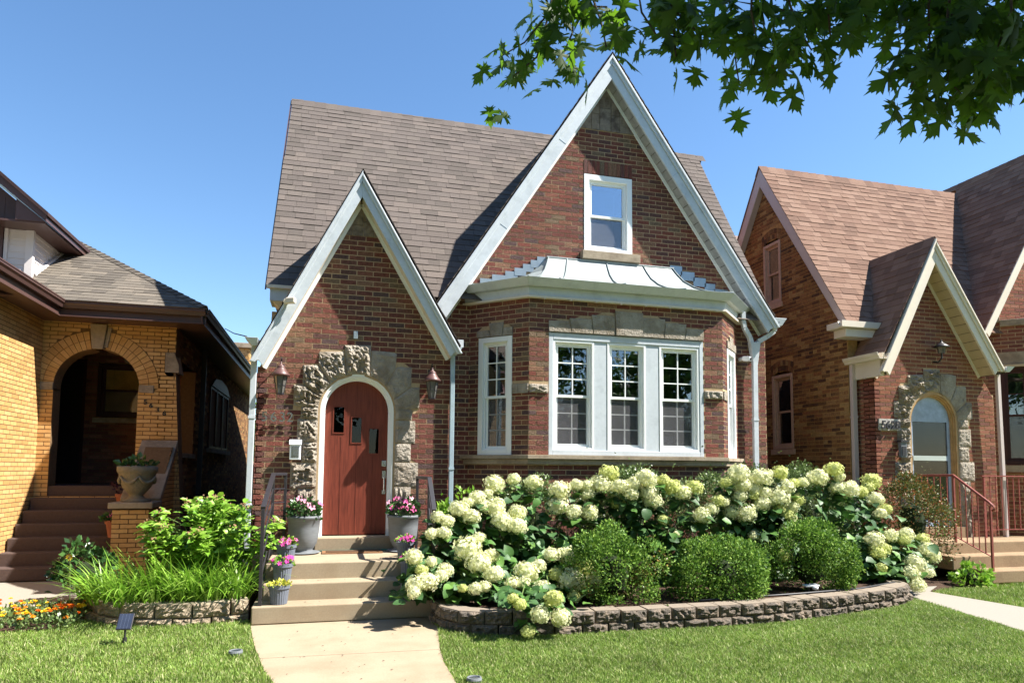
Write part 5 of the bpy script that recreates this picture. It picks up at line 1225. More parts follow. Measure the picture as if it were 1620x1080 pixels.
# side gable rake boards
for sg in (-1, 1):
    mb = MB(); top = (8.36, RY, RZ-.03); ye = RY-sg*(RY-NE)*1.0
    d = Vector((0, ye-RY, NEZ-.05-RZ+.0)); 
    P0 = Vector((8.36, RY, RZ-.035)); P1 = Vector((8.36, ye, NEZ-.02)); nn = Vector((0, 0, -.26))
    mb.prism([P0, P1, P1+Vector((0, sg*.07, -.13)), P0+nn-Vector((0, 0, .12))], (.03, 0, 0)); mb.build('rake_board', 'mauve_trim', nh, bevel=.004)
    mb = MB(); mb.prism([P0+nn-Vector((0, 0, .10)), P1+Vector((0, sg*.07, -.115)), P1+Vector((0, sg*.07, -.10)), P0+nn-Vector((0, 0, .08))], (.15, 0, 0)); mb.build('soffit', 'mauve_trim', nh)
# front slope of the main roof
LN2 = math.hypot(1, NS); FN1 = Fr((0, NE, NEZ), (1, 0, 0), (0, -NS/LN2, 1/LN2), (0, 1/LN2, NS/LN2))
shingles(PNS, nroof, FN1, (RY-NE)*LN2, lambda s: [(8.34, 13.9)], 'brown_shingle', ex=.14)
mb = MB(); mb.add([(8.34, RY, RZ), (13.9, RY, RZ), (13.9, 2*RY-NE, NEZ), (8.34, 2*RY-NE, NEZ)], [(0, 1, 2, 3)]); mb.build('rear_slope', 'brown_plain_', nroof, recalc=False)
x = 8.34
while x < 13.6:
    e = x+.2; PNS.add(nroof, [Vector((x, RY-.12, RZ-.165)), Vector((e, RY-.12, RZ-.165)), Vector((e, RY, RZ+.03)), Vector((x, RY, RZ+.018)), Vector((e, RY+.12, RZ-.165)), Vector((x, RY+.12, RZ-.165))], [(0, 1, 2, 3), (3, 2, 4, 5)]); x += .196
gable_roof(PNS, nroof, 9.655, 5.49, 1.83, 1.62, 8.56, 11.02, 8.98, NE, NEZ, NS, 'brown_shingle')
gable_roof(PNS, nroof, 13.55, 8.05, 1.62, 1.5, 11.10, 16.3, 9.40, NE, NEZ, NS, 'brown_shingle')
x = 8.98
while x < 10.4: e = x+.2; PNS.add(nroof, [Vector((9.655-.08, x, 5.36)), Vector((9.655-.08, e, 5.36)), Vector((9.655, e, 5.515)), Vector((9.655, x, 5.51)), Vector((9.735, e, 5.37)), Vector((9.735, x, 5.37))], [(0, 3, 2, 1), (3, 5, 4, 2)]); x += .196
x = 9.4
while x < 12.3: e = x+.2; PNS.add(nroof, [Vector((13.55-.09, x, 7.92)), Vector((13.55-.09, e, 7.92)), Vector((13.55, e, 8.075)), Vector((13.55, x, 8.07)), Vector((13.64, e, 7.92)), Vector((13.64, x, 7.92))], [(0, 3, 2, 1), (3, 5, 4, 2)]); x += .196
rake(nh, 9.655, 5.06, ((-1, 1.93, 8.66), (1, 1.56, 10.82)), 8.99, YE, .19, 0, mk='cream_trim', soff='soffit_tan', slats=1)
rake(nh, 13.55, 7.72, ((-1, 1.62, 11.25), (1, 1.5, 16.2)), 9.43, YM, .17, 0, mk='cream_trim')
# box gutters
gutter(nh, (9.05, 9.36, 3.98), (8.10, 9.36, 3.98), mk='cream_trim'); mb = MB(); mb.box((8.12, 9.37, 3.97), (9.0, 9.75, 4.07)); mb.box((8.22, 9.42, 3.83), (8.95, 9.7, 3.965)); mb.build('eave_box', 'cream_trim', nh, bevel=.006)
gutter(nh, (8.50, 9.72, 3.40), (8.50, 8.95, 3.40), mk='cream_trim'); gutter(nh, (8.52, 8.95, 3.4), (8.52, 9.8, 3.40), mk='cream_trim')
mb = MB(); mb.box((8.55, 9.06, 3.14), (8.62, 9.72, 3.42)); mb.build('fascia', 'cream_trim', nh)
spout(nh, [(8.53, 9.64, 3.42), (8.55, 9.66, .2)], mk='mauve_trim', w_=.085, d=.07, straps=(2.5,))
mb = MB(); mb.hexa([(11.0, 8.95, 3.30), (11.08, 8.95, 3.30), (11.08, 9.2, 3.30), (11.0, 9.2, 3.30), (11.0, 8.92, 3.39), (11.16, 8.92, 3.39), (11.16, 9.2, 3.39), (11.0, 9.2, 3.39)]); mb.build('gutter_end', 'white_trim', nh)
spout(nh, [(11.05, 9.15, 3.32), (11.12, 9.18, .5)], mk='mauve_trim', w_=.07)
mb = MB(); mb.hexa([(8.66, 9.45, 3.55), (8.74, 9.45, 3.55), (8.74, 9.7, 3.55), (8.66, 9.7, 3.55), (8.80, 9.45, 3.90), (8.95, 9.45, 3.90), (8.95, 9.7, 3.90), (8.80, 9.7, 3.90)]); mb.build('metal_flashing', 'sky_tinted_metal_', nh)  # its blue is reflected sky put into the colour
mb = MB(); mb.box((8.45, 12.75, 6.52), (8.1, 13.0, 6.64)); mb.box((8.2, 12.8, 6.2), (8.42, 13.1, 6.5)); mb.build('rear_dormer_eave', 'mauve_trim', nh)
# main gable wall, mostly out of frame, with a shallow bay
NG = (13.55, 7.72); 
def ng_s(z):
    a = max(8.6, NG[0]-(NG[1]-z)/1.62); b = min(16.2, NG[0]+(NG[1]-z)/1.5); return [(a, b)] if b > a else []
brick_wall(PN, nmain, FM, .1, 7.72, lambda z: sub(ng_s(z), [(11.9, 15.5)] if z < 4.1 else []), 'brown_brick', phase=11.12, thick=.1)
FNB = Fr((11.50, 9.697, 0), (s2, -s2, 0), (-s2, -s2, 0))
brick_wall(PN, nbay, FNB, .1, 4.30, lambda z: sub([(0, .99)], [(.17, .86)] if 1.75 < z < 3.5 else []), 'brown_brick', phase=0, thick=.1)
FNB2 = Fr((0, 9.0, 0), (1, 0, 0), (0, -1, 0)); brick_wall(PN, nbay, FNB2, .1, 4.30, lambda z: sub([(12.2, 15.1)], [(12.5, 14.8)] if 1.75 < z < 3.5 else []), 'brown_brick', phase=12.2, thick=.1)
dh_window(nbay, FNB, .175, .855, 1.76, 3.49, fm='maroon_frame', fwid=.06, rows=2, dep=.1, lowrows=0)
mb = MB(); mb.add([FNB(.1, 1.7, -.2), FNB(.9, 1.7, -.2), FNB(.9, 3.6, -.2), FNB(.1, 3.6, -.2)], [(0, 1, 2, 3)]); mb.build('dark_room_backing', 'dark_void', nbay, recalc=False)
mb = MB(); mb.fbox(FNB, -.05, 1.0, 1.62, 1.74, 0, .07); mb.build('window_sill', 'stone_trim', nbay)
mb = MB(); mb.fbox(FNB, .1, .95, 3.52, 3.75, 0, .02); mb.build('lintel_stone', 'stone_trim', nbay)
mb = MB(); mb.fbox(FNB, .10, .92, 3.485, 3.525, 0, .06); mb.build('shade_board', 'soffit_tan', nbay)
mb = MB(); mb.fbox(FNB, -.08, .2, 4.30, 4.46, -.15, .04); mb.fbox(FNB, .2, 1.0, 4.22, 4.34, -.15, .045); mb.build('coping_stone', 'stone_trim', nbay, bevel=.01)
mb = MB(); mb.box((11.9, 9.6, 0), (16.2, 9.65, 4.2)); mb.box((9.0, 9.8, 0), (16.0, 16, 3.9)); mb.build('rear_walls', 'plain_brick', nh)
# door of the neighbour
door_frame(nh, NCX, NZC, NR, .70, YE, 'tan_frame_')
FDN = Fr((0, 9.38, 0), (1, 0, 0), (0, -1, 0))
sdm = arch_slab(FDN, NCX, NZC, NR-.085, .70, -.03, 0, [(NCX-.36, NCX+.36, .80, 1.80), (NCX-.36, NCX+.36, 1.88, 2.45)]).build('storm_door', 'storm_sky_blue_', nh)  # arched top left solid; its blue stands for reflected sky
mb = MB(); mb.fbox(FDN, NCX-.36, NCX+.36, 1.88, 2.45, -.02, -.015); mb.build('pane', 'glass_dark', sdm)
mb = MB(); mb.fbox(FDN, NCX-.36, NCX+.36, .80, 1.80, -.02, -.015); mb.build('pane', 'glass_dark', sdm)
mb = MB(); mb.fbox(FDN, NCX-.38, NCX+.3, 1.80, 1.88, .002, .02); mb.build('mid_rail', 'steel', sdm)
mb = MB(); mb.fbox(FDN, NCX-.36, NCX+.15, .7, 2.6, -.32, -.25); mb.build('inner_door', 'maroon_frame', nh)
mb = MB(); mb.fbox(FDN, NCX+.15, NCX+.27, .7, 2.6, -.30, -.20); mb.build('inner_jamb', 'tan_frame_', nh)
mb = MB(); mb.fbox(FDN, NCX-.6, NCX+.6, .6, 3.0, -.5, -.4); mb.build('dark_hall_backing', 'dark_void', nh)
PN.finish(); PNS.finish()
npl = thing('number_plaque', 'carved stone plaque reading 5628 on the brick left of the arched doorway', 'house number', (8.9, YE, 2.37))
mb = rect_stone(FE, 8.69, 9.11, 2.28, 2.47, d=.035, n=8, seed=90, rough=.1); mb.fbox(FE, 8.69, 9.11, 2.28, 2.47, 0, .03); mb.build('plaque_stone', 'plaque_', npl)
for ch, x in zip('5628', (8.715, 8.805, 8.905, 8.995)): text_mesh('digit', ch, .19, FE, x, 2.305, .042, .008, 'black_iron', npl, font_off=.004)
nm = thing('wall_mailbox', 'narrow dark metal mailbox on the stone left of the arched doorway', 'mailbox', (9.09, 9.25, 1.85))
mb = MB(); mb.fbox(FE, 9.03, 9.15, 1.84, 2.10, .05, .11); mb.build('box_body', 'galvanized', nm, bevel=.008)
mb = MB(); mb.fbox(FE, 9.05, 9.13, 1.87, 2.02, .111, .118); mb.fbox(FE, 9.02, 9.16, 2.09, 2.12, .04, .125); mb.build('lid', 'black_iron', nm)
nl = thing('porch_lantern', 'small old carriage lamp above the arched stone doorway', 'lantern', (9.86, 9.1, 3.5))
mb = MB(); mb.lathe([(0, 0), (.05, 0), (.07, .1), (.0, .1)], (9.86, 9.13, 3.58), 8); mb.build('lamp_glass', 'lamp_glass', nl)
mb = MB(); mb.lathe([(0, .1), (.12, .1), (.12, .115), (.07, .15), (.03, .18), (.015, .2), (.02, .22), (0, .23)], (9.86, 9.13, 3.58), 14); mb.build('lamp_shade', 'black_iron', nl, smooth=True)
mb = MB(); mb.tube([(9.86, 9.29, 3.46), (9.86, 9.2, 3.44), (9.86, 9.13, 3.5), (9.86, 9.13, 3.58)], .015, 8); mb.build('bracket', 'black_iron', nl)
# stoop and railings
ns = thing('neighbour_steps', 'tan concrete stoop and steps below the arched stone doorway', 'steps', (10.2, 8.8, 0))
for (x0, x1, y0, y1, z) in ((9.38, 11.6, 7.98, 8.5, .18), (9.0, 11.6, 8.28, 8.8, .36), (8.78, 11.6, 8.58, 9.29, .53)):
    mb = MB(); mb.box((x0, y0, 0 if z < .2 else z-.2), (x1, y1, z)); mb.build('step', 'step_riser', ns, bevel=.015)
mb = MB(); mb.box((8.78, 8.6, 0), (8.85, 9.29, .36)); mb.box((9.3, 9.2, .53), (10.35, 9.5, .70)); mb.build('threshold', 'step_riser', ns)
X = 9.42
def picket(a, b, tw, t):
    m = MB(); a = Vector(a); b = Vector(b)
    if tw:
        n = 26
        for i in range(n):
            z0_ = a.lerp(b, i/n); z1_ = a.lerp(b, (i+1)/n); q = i*.9; r = .009
            m.bar(z0_, z1_, .016 if i % 2 else .011, .011 if i % 2 else .016, upv=(0, 1, 0))
    else: m.bar(a, b, .012, .012, upv=(0, 1, 0))
    m.build('picket', 'rust_iron', t)
t = thing('iron_railing', 'rusty red iron stair railing sloping down beside the tan steps', 'railing', (X, 8.3, 0), 'rusty iron railings')
mb = MB(); mb.bar((X, 8.0, .18), (X, 8.0, 1.12), .028, .028, upv=(0, 1, 0)); mb.bar((X, 8.6, .53), (X, 8.6, 1.55), .028, .028, upv=(0, 1, 0)); mb.build('post', 'rust_iron', t)
mb = MB(); mb.tube([(X, 9.28, 1.55), (X, 8.6, 1.56), (X, 8.02, 1.17), (X, 7.95, 1.12), (X, 7.94, 1.07), (X, 7.97, 1.05)], .019, 8); mb.build('handrail', 'rust_iron', t, smooth=True)
mb = MB(); mb.bar((X, 9.28, .62), (X, 8.6, .62), .02, .012); mb.bar((X, 8.6, .62), (X, 8.0, .38), .02, .012); mb.build('bottom_rail', 'rust_iron', t)
for i in range(1, 6): y = 8.6-.1*i; picket((X, y, .62-.4*(8.6-y)), (X, y, 1.56-.67*(8.6-y)), i % 2, t)
for i in range(1, 6): y = 8.6+.12*i; picket((X, y, .62), (X, y, 1.55), i % 2, t)
t = thing('iron_railing', 'rusty red iron railing along the right side of the tan stoop', 'railing', (11.2, 9.1, 0), 'rusty iron railings')
Y_ = 9.1
mb = MB(); mb.bar((10.60, Y_, .53), (10.60, Y_, 1.55), .028, .028, upv=(0, 1, 0)); mb.build('post', 'rust_iron', t)
mb = MB(); mb.bar((10.55, Y_, 1.55), (12.4, Y_, 1.55), .035, .02); mb.build('handrail', 'rust_iron', t)
mb = MB(); mb.bar((10.6, Y_, .66), (12.4, Y_, .66), .02, .012); mb.build('bottom_rail', 'rust_iron', t)
for i in range(1, 14): x = 10.60+.125*i; picket((x, Y_, .66), (x, Y_, 1.55), i % 2 == 0, t)
mb = MB(); mb.tube([(11.0, 9.02, 2.95), (11.2, 9.0, 2.95)], .01, 6)
# ================================================================== plants
HEADS = [(1.97,8.13,1.41,0.111,0),(2.23,8.19,1.47,0.088,0),(2.47,8.15,1.43,0.106,0),(1.69,7.81,1.27,0.085,0),(1.86,8.03,1.3,0.061,0),(1.46,7.7,1.14,0.104,0),(1.57,7.76,1.21,0.065,0),(1.76,7.89,1.16,0.091,0),(1.92,7.89,1.15,0.12,0),(1.59,7.64,1.06,0.087,0),(1.21,7.63,1.06,0.073,0),(1.31,7.6,1.02,0.073,0),(1.12,7.49,0.89,0.071,0),(1.26,7.5,0.9,0.078,0),(1.97,7.73,1.0,0.129,0),(2.18,7.82,1.09,0.091,0),(2.13,7.67,0.94,0.106,0),(2.74,7.95,1.34,0.112,0),(2.7,7.95,1.16,0.129,0),(2.88,7.83,1.09,0.086,0),(3.08,7.82,1.08,0.099,0),(2.95,7.95,1.41,0.08,0),(3.1,7.95,1.4,0.07,0),(3.1,7.95,1.29,0.08,0),(3.27,7.95,1.42,0.126,0),(3.38,7.95,1.55,0.107,1),(3.46,7.95,1.32,0.096,0),(3.45,7.75,1.4,0.087,0),(3.61,7.75,1.43,0.095,0),(3.49,7.95,1.2,0.091,1),(3.58,7.75,1.31,0.1,0),(3.78,7.75,1.49,0.125,0),(3.82,7.75,1.32,0.113,0),(3.87,7.75,1.22,0.105,0),(4.02,7.75,1.47,0.076,1),(4.14,7.75,1.39,0.106,1),(4.01,7.75,1.0,0.07,1),(4.17,7.75,0.81,0.05,0),(1.63,7.45,0.84,0.072,0),(1.49,7.36,0.74,0.139,0),(1.59,7.24,0.6,0.12,0),(1.76,7.36,0.66,0.076,0),(0.91,7.28,0.67,0.085,0),(0.98,7.17,0.55,0.063,1),(1.09,7.24,0.62,0.064,0),(0.91,7.05,0.43,0.093,0),(1.02,7.07,0.45,0.104,0),(0.88,6.97,0.36,0.071,0),(1.17,7.12,0.49,0.067,0),(1.23,7.18,0.55,0.07,0),(1.38,7.02,0.38,0.046,1),(1.51,7.01,0.37,0.063,0),(1.61,7.02,0.39,0.059,0),(1.74,7.15,0.49,0.108,0),(2.26,7.24,0.55,0.085,0),(2.1,7.17,0.5,0.121,0),(2.02,7.07,0.41,0.086,0),(1.91,7.05,0.41,0.075,0),(2.45,7.36,0.65,0.086,0),(2.67,7.35,0.63,0.133,0),(2.57,7.37,0.65,0.08,0),(2.43,7.15,0.47,0.071,1),(2.58,7.09,0.41,0.128,0),(2.79,7.2,0.5,0.108,1),(2.88,7.1,0.41,0.107,0),(2.54,6.91,0.27,0.064,1),(2.23,6.99,0.35,0.09,0),(2.11,6.28,0.38,0.081,1),(1.78,6.28,0.34,0.057,1),(1.71,6.28,0.4,0.053,1),(1.98,6.28,0.24,0.081,0),(2.18,6.28,0.2,0.093,0),(1.86,6.28,0.09,0.069,1),(4.45,7.75,1.39,0.1,1),(5.07,7.75,1.57,0.111,0),(4.89,7.75,1.45,0.072,1),(5.13,7.75,1.42,0.102,0),(5.4,7.75,1.51,0.132,0),(5.69,7.75,1.58,0.089,1),(4.55,7.75,1.04,0.1,0),(4.68,7.75,1.12,0.086,0),(4.77,7.75,1.22,0.086,1),(4.96,7.75,1.08,0.101,0),(5.17,7.75,1.06,0.122,0),(5.27,7.75,1.29,0.082,1),(5.27,7.75,1.36,0.088,0),(5.09,7.75,1.28,0.093,0),(5.4,7.75,1.19,0.117,0),(5.43,7.75,1.33,0.088,0),(5.31,7.75,1.14,0.073,0),(5.64,7.75,1.26,0.133,0),(5.75,7.75,1.39,0.104,0),(5.88,7.75,1.44,0.075,1),(6.02,7.75,1.45,0.075,0),(5.84,7.75,1.15,0.095,0),(5.94,7.75,1.23,0.084,1),(5.67,7.75,1.11,0.083,1),(5.77,7.75,1.05,0.089,1),(5.84,7.75,0.99,0.074,0),(6.26,7.75,1.52,0.115,0),(6.51,7.75,1.63,0.106,1),(6.59,7.75,1.53,0.067,0),(6.55,7.75,1.38,0.091,0),(6.75,7.75,1.36,0.107,0),(6.94,7.75,1.33,0.077,1),(7.65,8.35,1.46,0.126,1),(7.54,8.29,1.38,0.082,1),(7.55,8.17,1.21,0.111,0),(7.62,8.06,1.08,0.081,1),(7.48,8.02,1.02,0.096,0),(5.83,7.75,0.86,0.133,0),(5.76,7.75,0.71,0.095,0),(5.32,7.2,0.6,0.088,1),(5.29,7.75,0.77,0.073,0),(7.02,7.64,0.7,0.115,0),(6.99,7.55,0.55,0.096,1),(7.13,7.58,0.6,0.075,1),(7.32,7.67,0.75,0.092,0),(7.58,7.68,0.76,0.093,0),(7.49,7.64,0.69,0.077,1),(7.81,7.65,0.7,0.087,1),(7.79,7.57,0.57,0.123,0),(7.84,7.53,0.49,0.098,0),(7.49,7.47,0.4,0.126,0),(7.36,7.4,0.29,0.104,0),(7.64,7.41,0.29,0.075,0),(7.36,7.32,0.16,0.1,0),(6.93,7.44,0.37,0.071,1),(4.28,7.75,1.32,0.108,0),(4.85,7.75,1.2,0.072,0)]
TWIGS = [([(1.18,3.52,4.33),(1.15,3.54,4.1),(1.02,3.59,3.93),(0.88,3.63,3.84)],26),([(1.15,3.54,4.1),(1.09,3.58,3.85),(0.92,3.64,3.7)],14),([(1.24,3.41,4.17),(1.25,3.43,3.93),(1.18,3.46,3.75)],16),([(1.27,3.3,4.17),(1.36,3.29,3.92),(1.39,3.29,3.78)],14),([(1.11,3.45,4.14),(1.26,3.41,4.07),(1.43,3.37,4.07)],10),([(1.49,3.14,4.14),(1.53,3.15,3.91),(1.61,3.13,3.78)],14),([(1.62,3.01,4.04),(1.64,3.02,3.81),(1.66,3.03,3.62)],18),([(1.62,3.02,3.88),(1.75,2.99,3.75),(1.8,2.99,3.67)],10),([(1.75,3.07,4.11),(1.78,3.08,3.84)],9),([(2.11,3.27,4.32),(2.16,3.28,4.03),(2.18,3.29,3.82),(2.2,3.29,3.7)],20),([(1.91,2.73,3.93),(1.91,2.75,3.72),(1.94,2.75,3.57),(2.02,2.74,3.45)],26),([(2.05,2.69,3.93),(2.09,2.7,3.75),(2.15,2.69,3.6),(2.19,2.68,3.53)],26),([(2.29,2.72,4.0),(2.33,2.73,3.82),(2.35,2.74,3.66)],22),([(2.52,2.76,4.08),(2.52,2.77,3.92),(2.59,2.76,3.82)],20),([(1.9,2.94,3.91),(2.06,2.9,3.88),(2.21,2.86,3.85),(2.37,2.82,3.84)],22),([(2.75,2.8,4.15),(2.82,2.79,3.99),(2.88,2.78,3.92),(2.79,2.81,3.85)],22),([(2.84,2.58,4.01),(2.81,2.6,3.82),(2.82,2.61,3.64),(2.76,2.64,3.48)],28),([(2.93,2.46,3.94),(2.91,2.48,3.73),(2.85,2.51,3.55),(2.83,2.53,3.4),(2.95,2.5,3.28)],34),([(3.01,2.34,3.87),(3.02,2.35,3.67),(2.96,2.38,3.49),(2.91,2.4,3.34)],34),([(2.82,2.51,3.67),(2.71,2.55,3.52),(2.65,2.57,3.36)],20),([(3.27,2.48,3.73),(3.24,2.51,3.55),(3.19,2.53,3.39)],24),([(2.83,2.88,4.12),(3.16,2.8,4.05),(3.48,2.71,4.06)],30),([(3.08,2.93,3.98),(3.38,2.85,3.98),(3.65,2.78,3.95)],26),([(2.46,3.18,4.25),(2.81,3.09,4.22),(3.15,3.0,4.22)],26),([(3.0,2.67,3.6),(3.12,2.65,3.47),(3.08,2.67,3.39)],12)]
def np_mesh(name, V, F4, mk, F3=None, mi=None):
    """V (n,3); F4 (m,4); F3 (k,3) index arrays"""
    me = bpy.data.meshes.new(name); me.vertices.add(len(V)); me.vertices.foreach_set('co', np.asarray(V, dtype=np.float32).ravel())
    f4 = np.asarray(F4, dtype=np.int32).reshape(-1, 4) if F4 is not None and len(F4) else np.zeros((0, 4), np.int32)
    f3 = np.asarray(F3, dtype=np.int32).reshape(-1, 3) if F3 is not None and len(F3) else np.zeros((0, 3), np.int32)
    me.loops.add(f4.size+f3.size); me.loops.foreach_set('vertex_index', np.concatenate([f4.ravel(), f3.ravel()]))
    me.polygons.add(len(f4)+len(f3))
    st = np.concatenate([np.arange(len(f4))*4, f4.size+np.arange(len(f3))*3]).astype(np.int32)
    me.polygons.foreach_set('loop_start', st)
    me.materials.append(MT[mk]); me.update(calc_edges=True); me.validate(); return me
def frames(D, rng, up=None):
    D = D/np.linalg.norm(D, axis=1, keepdims=True); S = rng.normal(size=D.shape)
    X = np.cross(D, S); X /= np.linalg.norm(X, axis=1, keepdims=True)+1e-9; return D, X, np.cross(X, D)
def instance_arrays(base, faces4, faces3, P, D, X, N_, S):
    """base (k,3) in (x across, y along, z normal)"""
    k = len(base); V = (P[:, None, :]+S[:, None, None]*(base[None, :, 0:1]*X[:, None, :]+base[None, :, 1:2]*D[:, None, :]+base[None, :, 2:3]*N_[:, None, :])).reshape(-1, 3)
    off = (np.arange(len(P))*k)[:, None, None]
    f4 = (np.asarray(faces4)[None]+off).reshape(-1, 4) if len(faces4) else None; f3 = (np.asarray(faces3)[None]+off).reshape(-1, 3) if len(faces3) else None
    return V, f4, f3
SMALL = (np.array([(0, 0, 0), (.3, .5, .09), (0, 1, -.03), (-.3, .5, .09)]), [(0, 1, 2, 3)], [])
def shrub(name, label, cat, c, rad, n, leafsize, mk, seed, clumps=16, group=None, flat=.6, mk2=None, frac2=0, stemmk='bark', zmin=.1, wid=1., upb=.35):
    rng = np.random.default_rng(seed); c = np.array(c, float); rad = np.array(rad, float)
    t = thing(name, label, cat, (c[0], c[1], zmin), group)
    dirs = rng.normal(size=(clumps, 3)); dirs /= np.linalg.norm(dirs, axis=1, keepdims=True); dirs[:, 2] = np.where(dirs[:, 2] < -.75, -dirs[:, 2], dirs[:, 2])
    cc = c+dirs*rad*rng.uniform(.5, .86, (clumps, 1)); cr = rng.uniform(.2, .5, clumps)*rad.mean()
    k = rng.integers(0, clumps, n); d = rng.normal(size=(n, 3)); d /= np.linalg.norm(d, axis=1, keepdims=True)
    out_ = (cc[k]-c)/np.linalg.norm(cc[k]-c, axis=1, keepdims=True); d = np.where((np.sum(d*out_, 1) < -.2)[:, None], -d, d)
    P = cc[k]+d*(cr[k]*rng.uniform(.62, 1.12, n)**1.0)[:, None]*np.array([1, 1, 1.0])
    m = int(n*.1); P[:m] = c+rng.normal(size=(m, 3))*rad*.42
    ok = P[:, 2] > zmin+.02; P = P[ok]; d = d[ok]
    D = d*.7+rng.normal(size=d.shape)*.55; D[:, 2] += upb
    D, X, N_ = frames(D, rng); S = leafsize*rng.uniform(.6, 1.3, len(P))
    base = SMALL[0]*np.array([wid, 1, 1])
    sel = rng.random(len(P)) < (1-frac2) if mk2 else np.ones(len(P), bool)
    # second colour gathers in a few patches
    if mk2:
        pc = c+rng.normal(size=(4, 3))*rad*.5; dist = np.min(np.linalg.norm(P[:, None]-pc[None], axis=2), axis=1); sel = ~((dist < rad.mean()*.42) & (rng.random(len(P)) < frac2*2.2))
    for s_, mm in ((sel, mk), (~sel, mk2)):
        if mm and s_.sum():
            V, f4, f3 = instance_arrays(base, SMALL[1], SMALL[2], P[s_], D[s_], X[s_], N_[s_], S[s_]); o = place('foliage', np_mesh('foliage', V-c, f4, mm), t, c); o['kind'] = 'stuff'
    mb = MB(); q = random.Random(seed)
    for i in range(min(clumps, 9)): mb.tube([Vector((c[0]+q.uniform(-.06, .06), c[1]+q.uniform(-.06, .06), zmin-.03)), Vector(c)*.5+Vector(cc[i])*.5-Vector((0, 0, .1*rad[2])), Vector(cc[i])], [.012, .008, .004], 5)
    mb.build('stem', stemmk, t, recalc=False)
    ic = MB(); ic.lathe([(.0, -rad[2]*.5), (rad[1]*.36, -rad[2]*.35), (rad[1]*.42, 0), (rad[1]*.3, rad[2]*.3), (0, rad[2]*.42)], c, 12); ic.build('dark_core', 'core', t, kind='stuff', recalc=False)  # solid dark blob added as inner shade, blocks the view through
    return t
shrub('boxwood', 'rounded boxwood with some yellowed leaves, leftmost of the three below the hydrangeas', 'shrub', (3.04, 7.08, .48), (.50, .44, .47), 15000, .033, 'boxwood_leaf', 41, clumps=26, group='clipped boxwoods', mk2='boxwood_leaf_brown', frac2=.5, zmin=.17)
shrub('boxwood', 'broad dense green boxwood, middle one of the three behind the block wall', 'shrub', (4.36, 7.08, .43), (.66, .44, .42), 19000, .033, 'boxwood_leaf', 42, clumps=34, group='clipped boxwoods', zmin=.17)
shrub('boxwood', 'dense green boxwood beside the solar spotlight, nearest to the right end of the wall', 'shrub', (5.70, 7.25, .47), (.52, .44, .47), 15000, .033, 'boxwood_leaf', 43, clumps=26, group='clipped boxwoods', zmin=.17)
shrub('azalea', 'loose small-leaved evergreen shrub below the middle bay windows', 'shrub', (3.95, 8.5, 1.05), (.8, .38, .66), 11000, .036, 'azalea_leaf', 44, clumps=20, group='evergreen shrubs under the bay', zmin=.17)
shrub('azalea', 'loose small-leaved evergreen shrub below the right bay window', 'shrub', (5.35, 8.45, 1.05), (.85, .38, .66), 11000, .036, 'azalea_leaf', 45, clumps=20, group='evergreen shrubs under the bay', zmin=.17)
shrub('azalea', 'loose small-leaved evergreen shrub in front of the right corner of the red brick house', 'shrub', (6.7, 8.6, 1.0), (.78, .42, .7), 11000, .036, 'azalea_leaf', 46, clumps=20, group='evergreen shrubs under the bay', zmin=.17)
shrub('azalea', 'low evergreen shrub at the left end of the bay, behind white hydrangeas', 'shrub', (2.55, 8.4, .85), (.62, .35, .58), 7000, .036, 'azalea_leaf', 47, group='evergreen shrubs under the bay', zmin=.17)
shrub('barberry', 'wild-looking bush of green and reddish leaves beside the rusty stair railing', 'shrub', (8.35, 8.35, .88), (.68, .45, .68), 8000, .034, 'barberry_leaf', 48, clumps=22, mk2='boxwood_leaf_brown', frac2=.3, zmin=.0)
shrub('leafy_shrub', 'low plant darkened for shade, with yellow flowers at the foot of the dark porch steps', 'shrub', (-2.72, 9.3, .33), (.3, .26, .32), 800, .075, 'dark_leaf_', 49, clumps=9, zmin=.0)  # dark leaf colour stands in for the shade beside the steps
shrub('seedling_plant', 'small low leafy plant on the bare soil left of the tan steps', 'plant', (9.0, 8.0, .10), (.33, .25, .16), 420, .07, 'bright_leaf', 50, clumps=8, zmin=.0)
# pale young shrub left of centre downspout
shrub('seedling_plant', 'bright green leafy shoots at the left end of the hydrangeas beside the railing', 'plant', (1.55, 8.2, 1.0), (.26, .25, .38), 500, .075, 'bright_leaf', 51, clumps=9, zmin=.17, wid=.8)

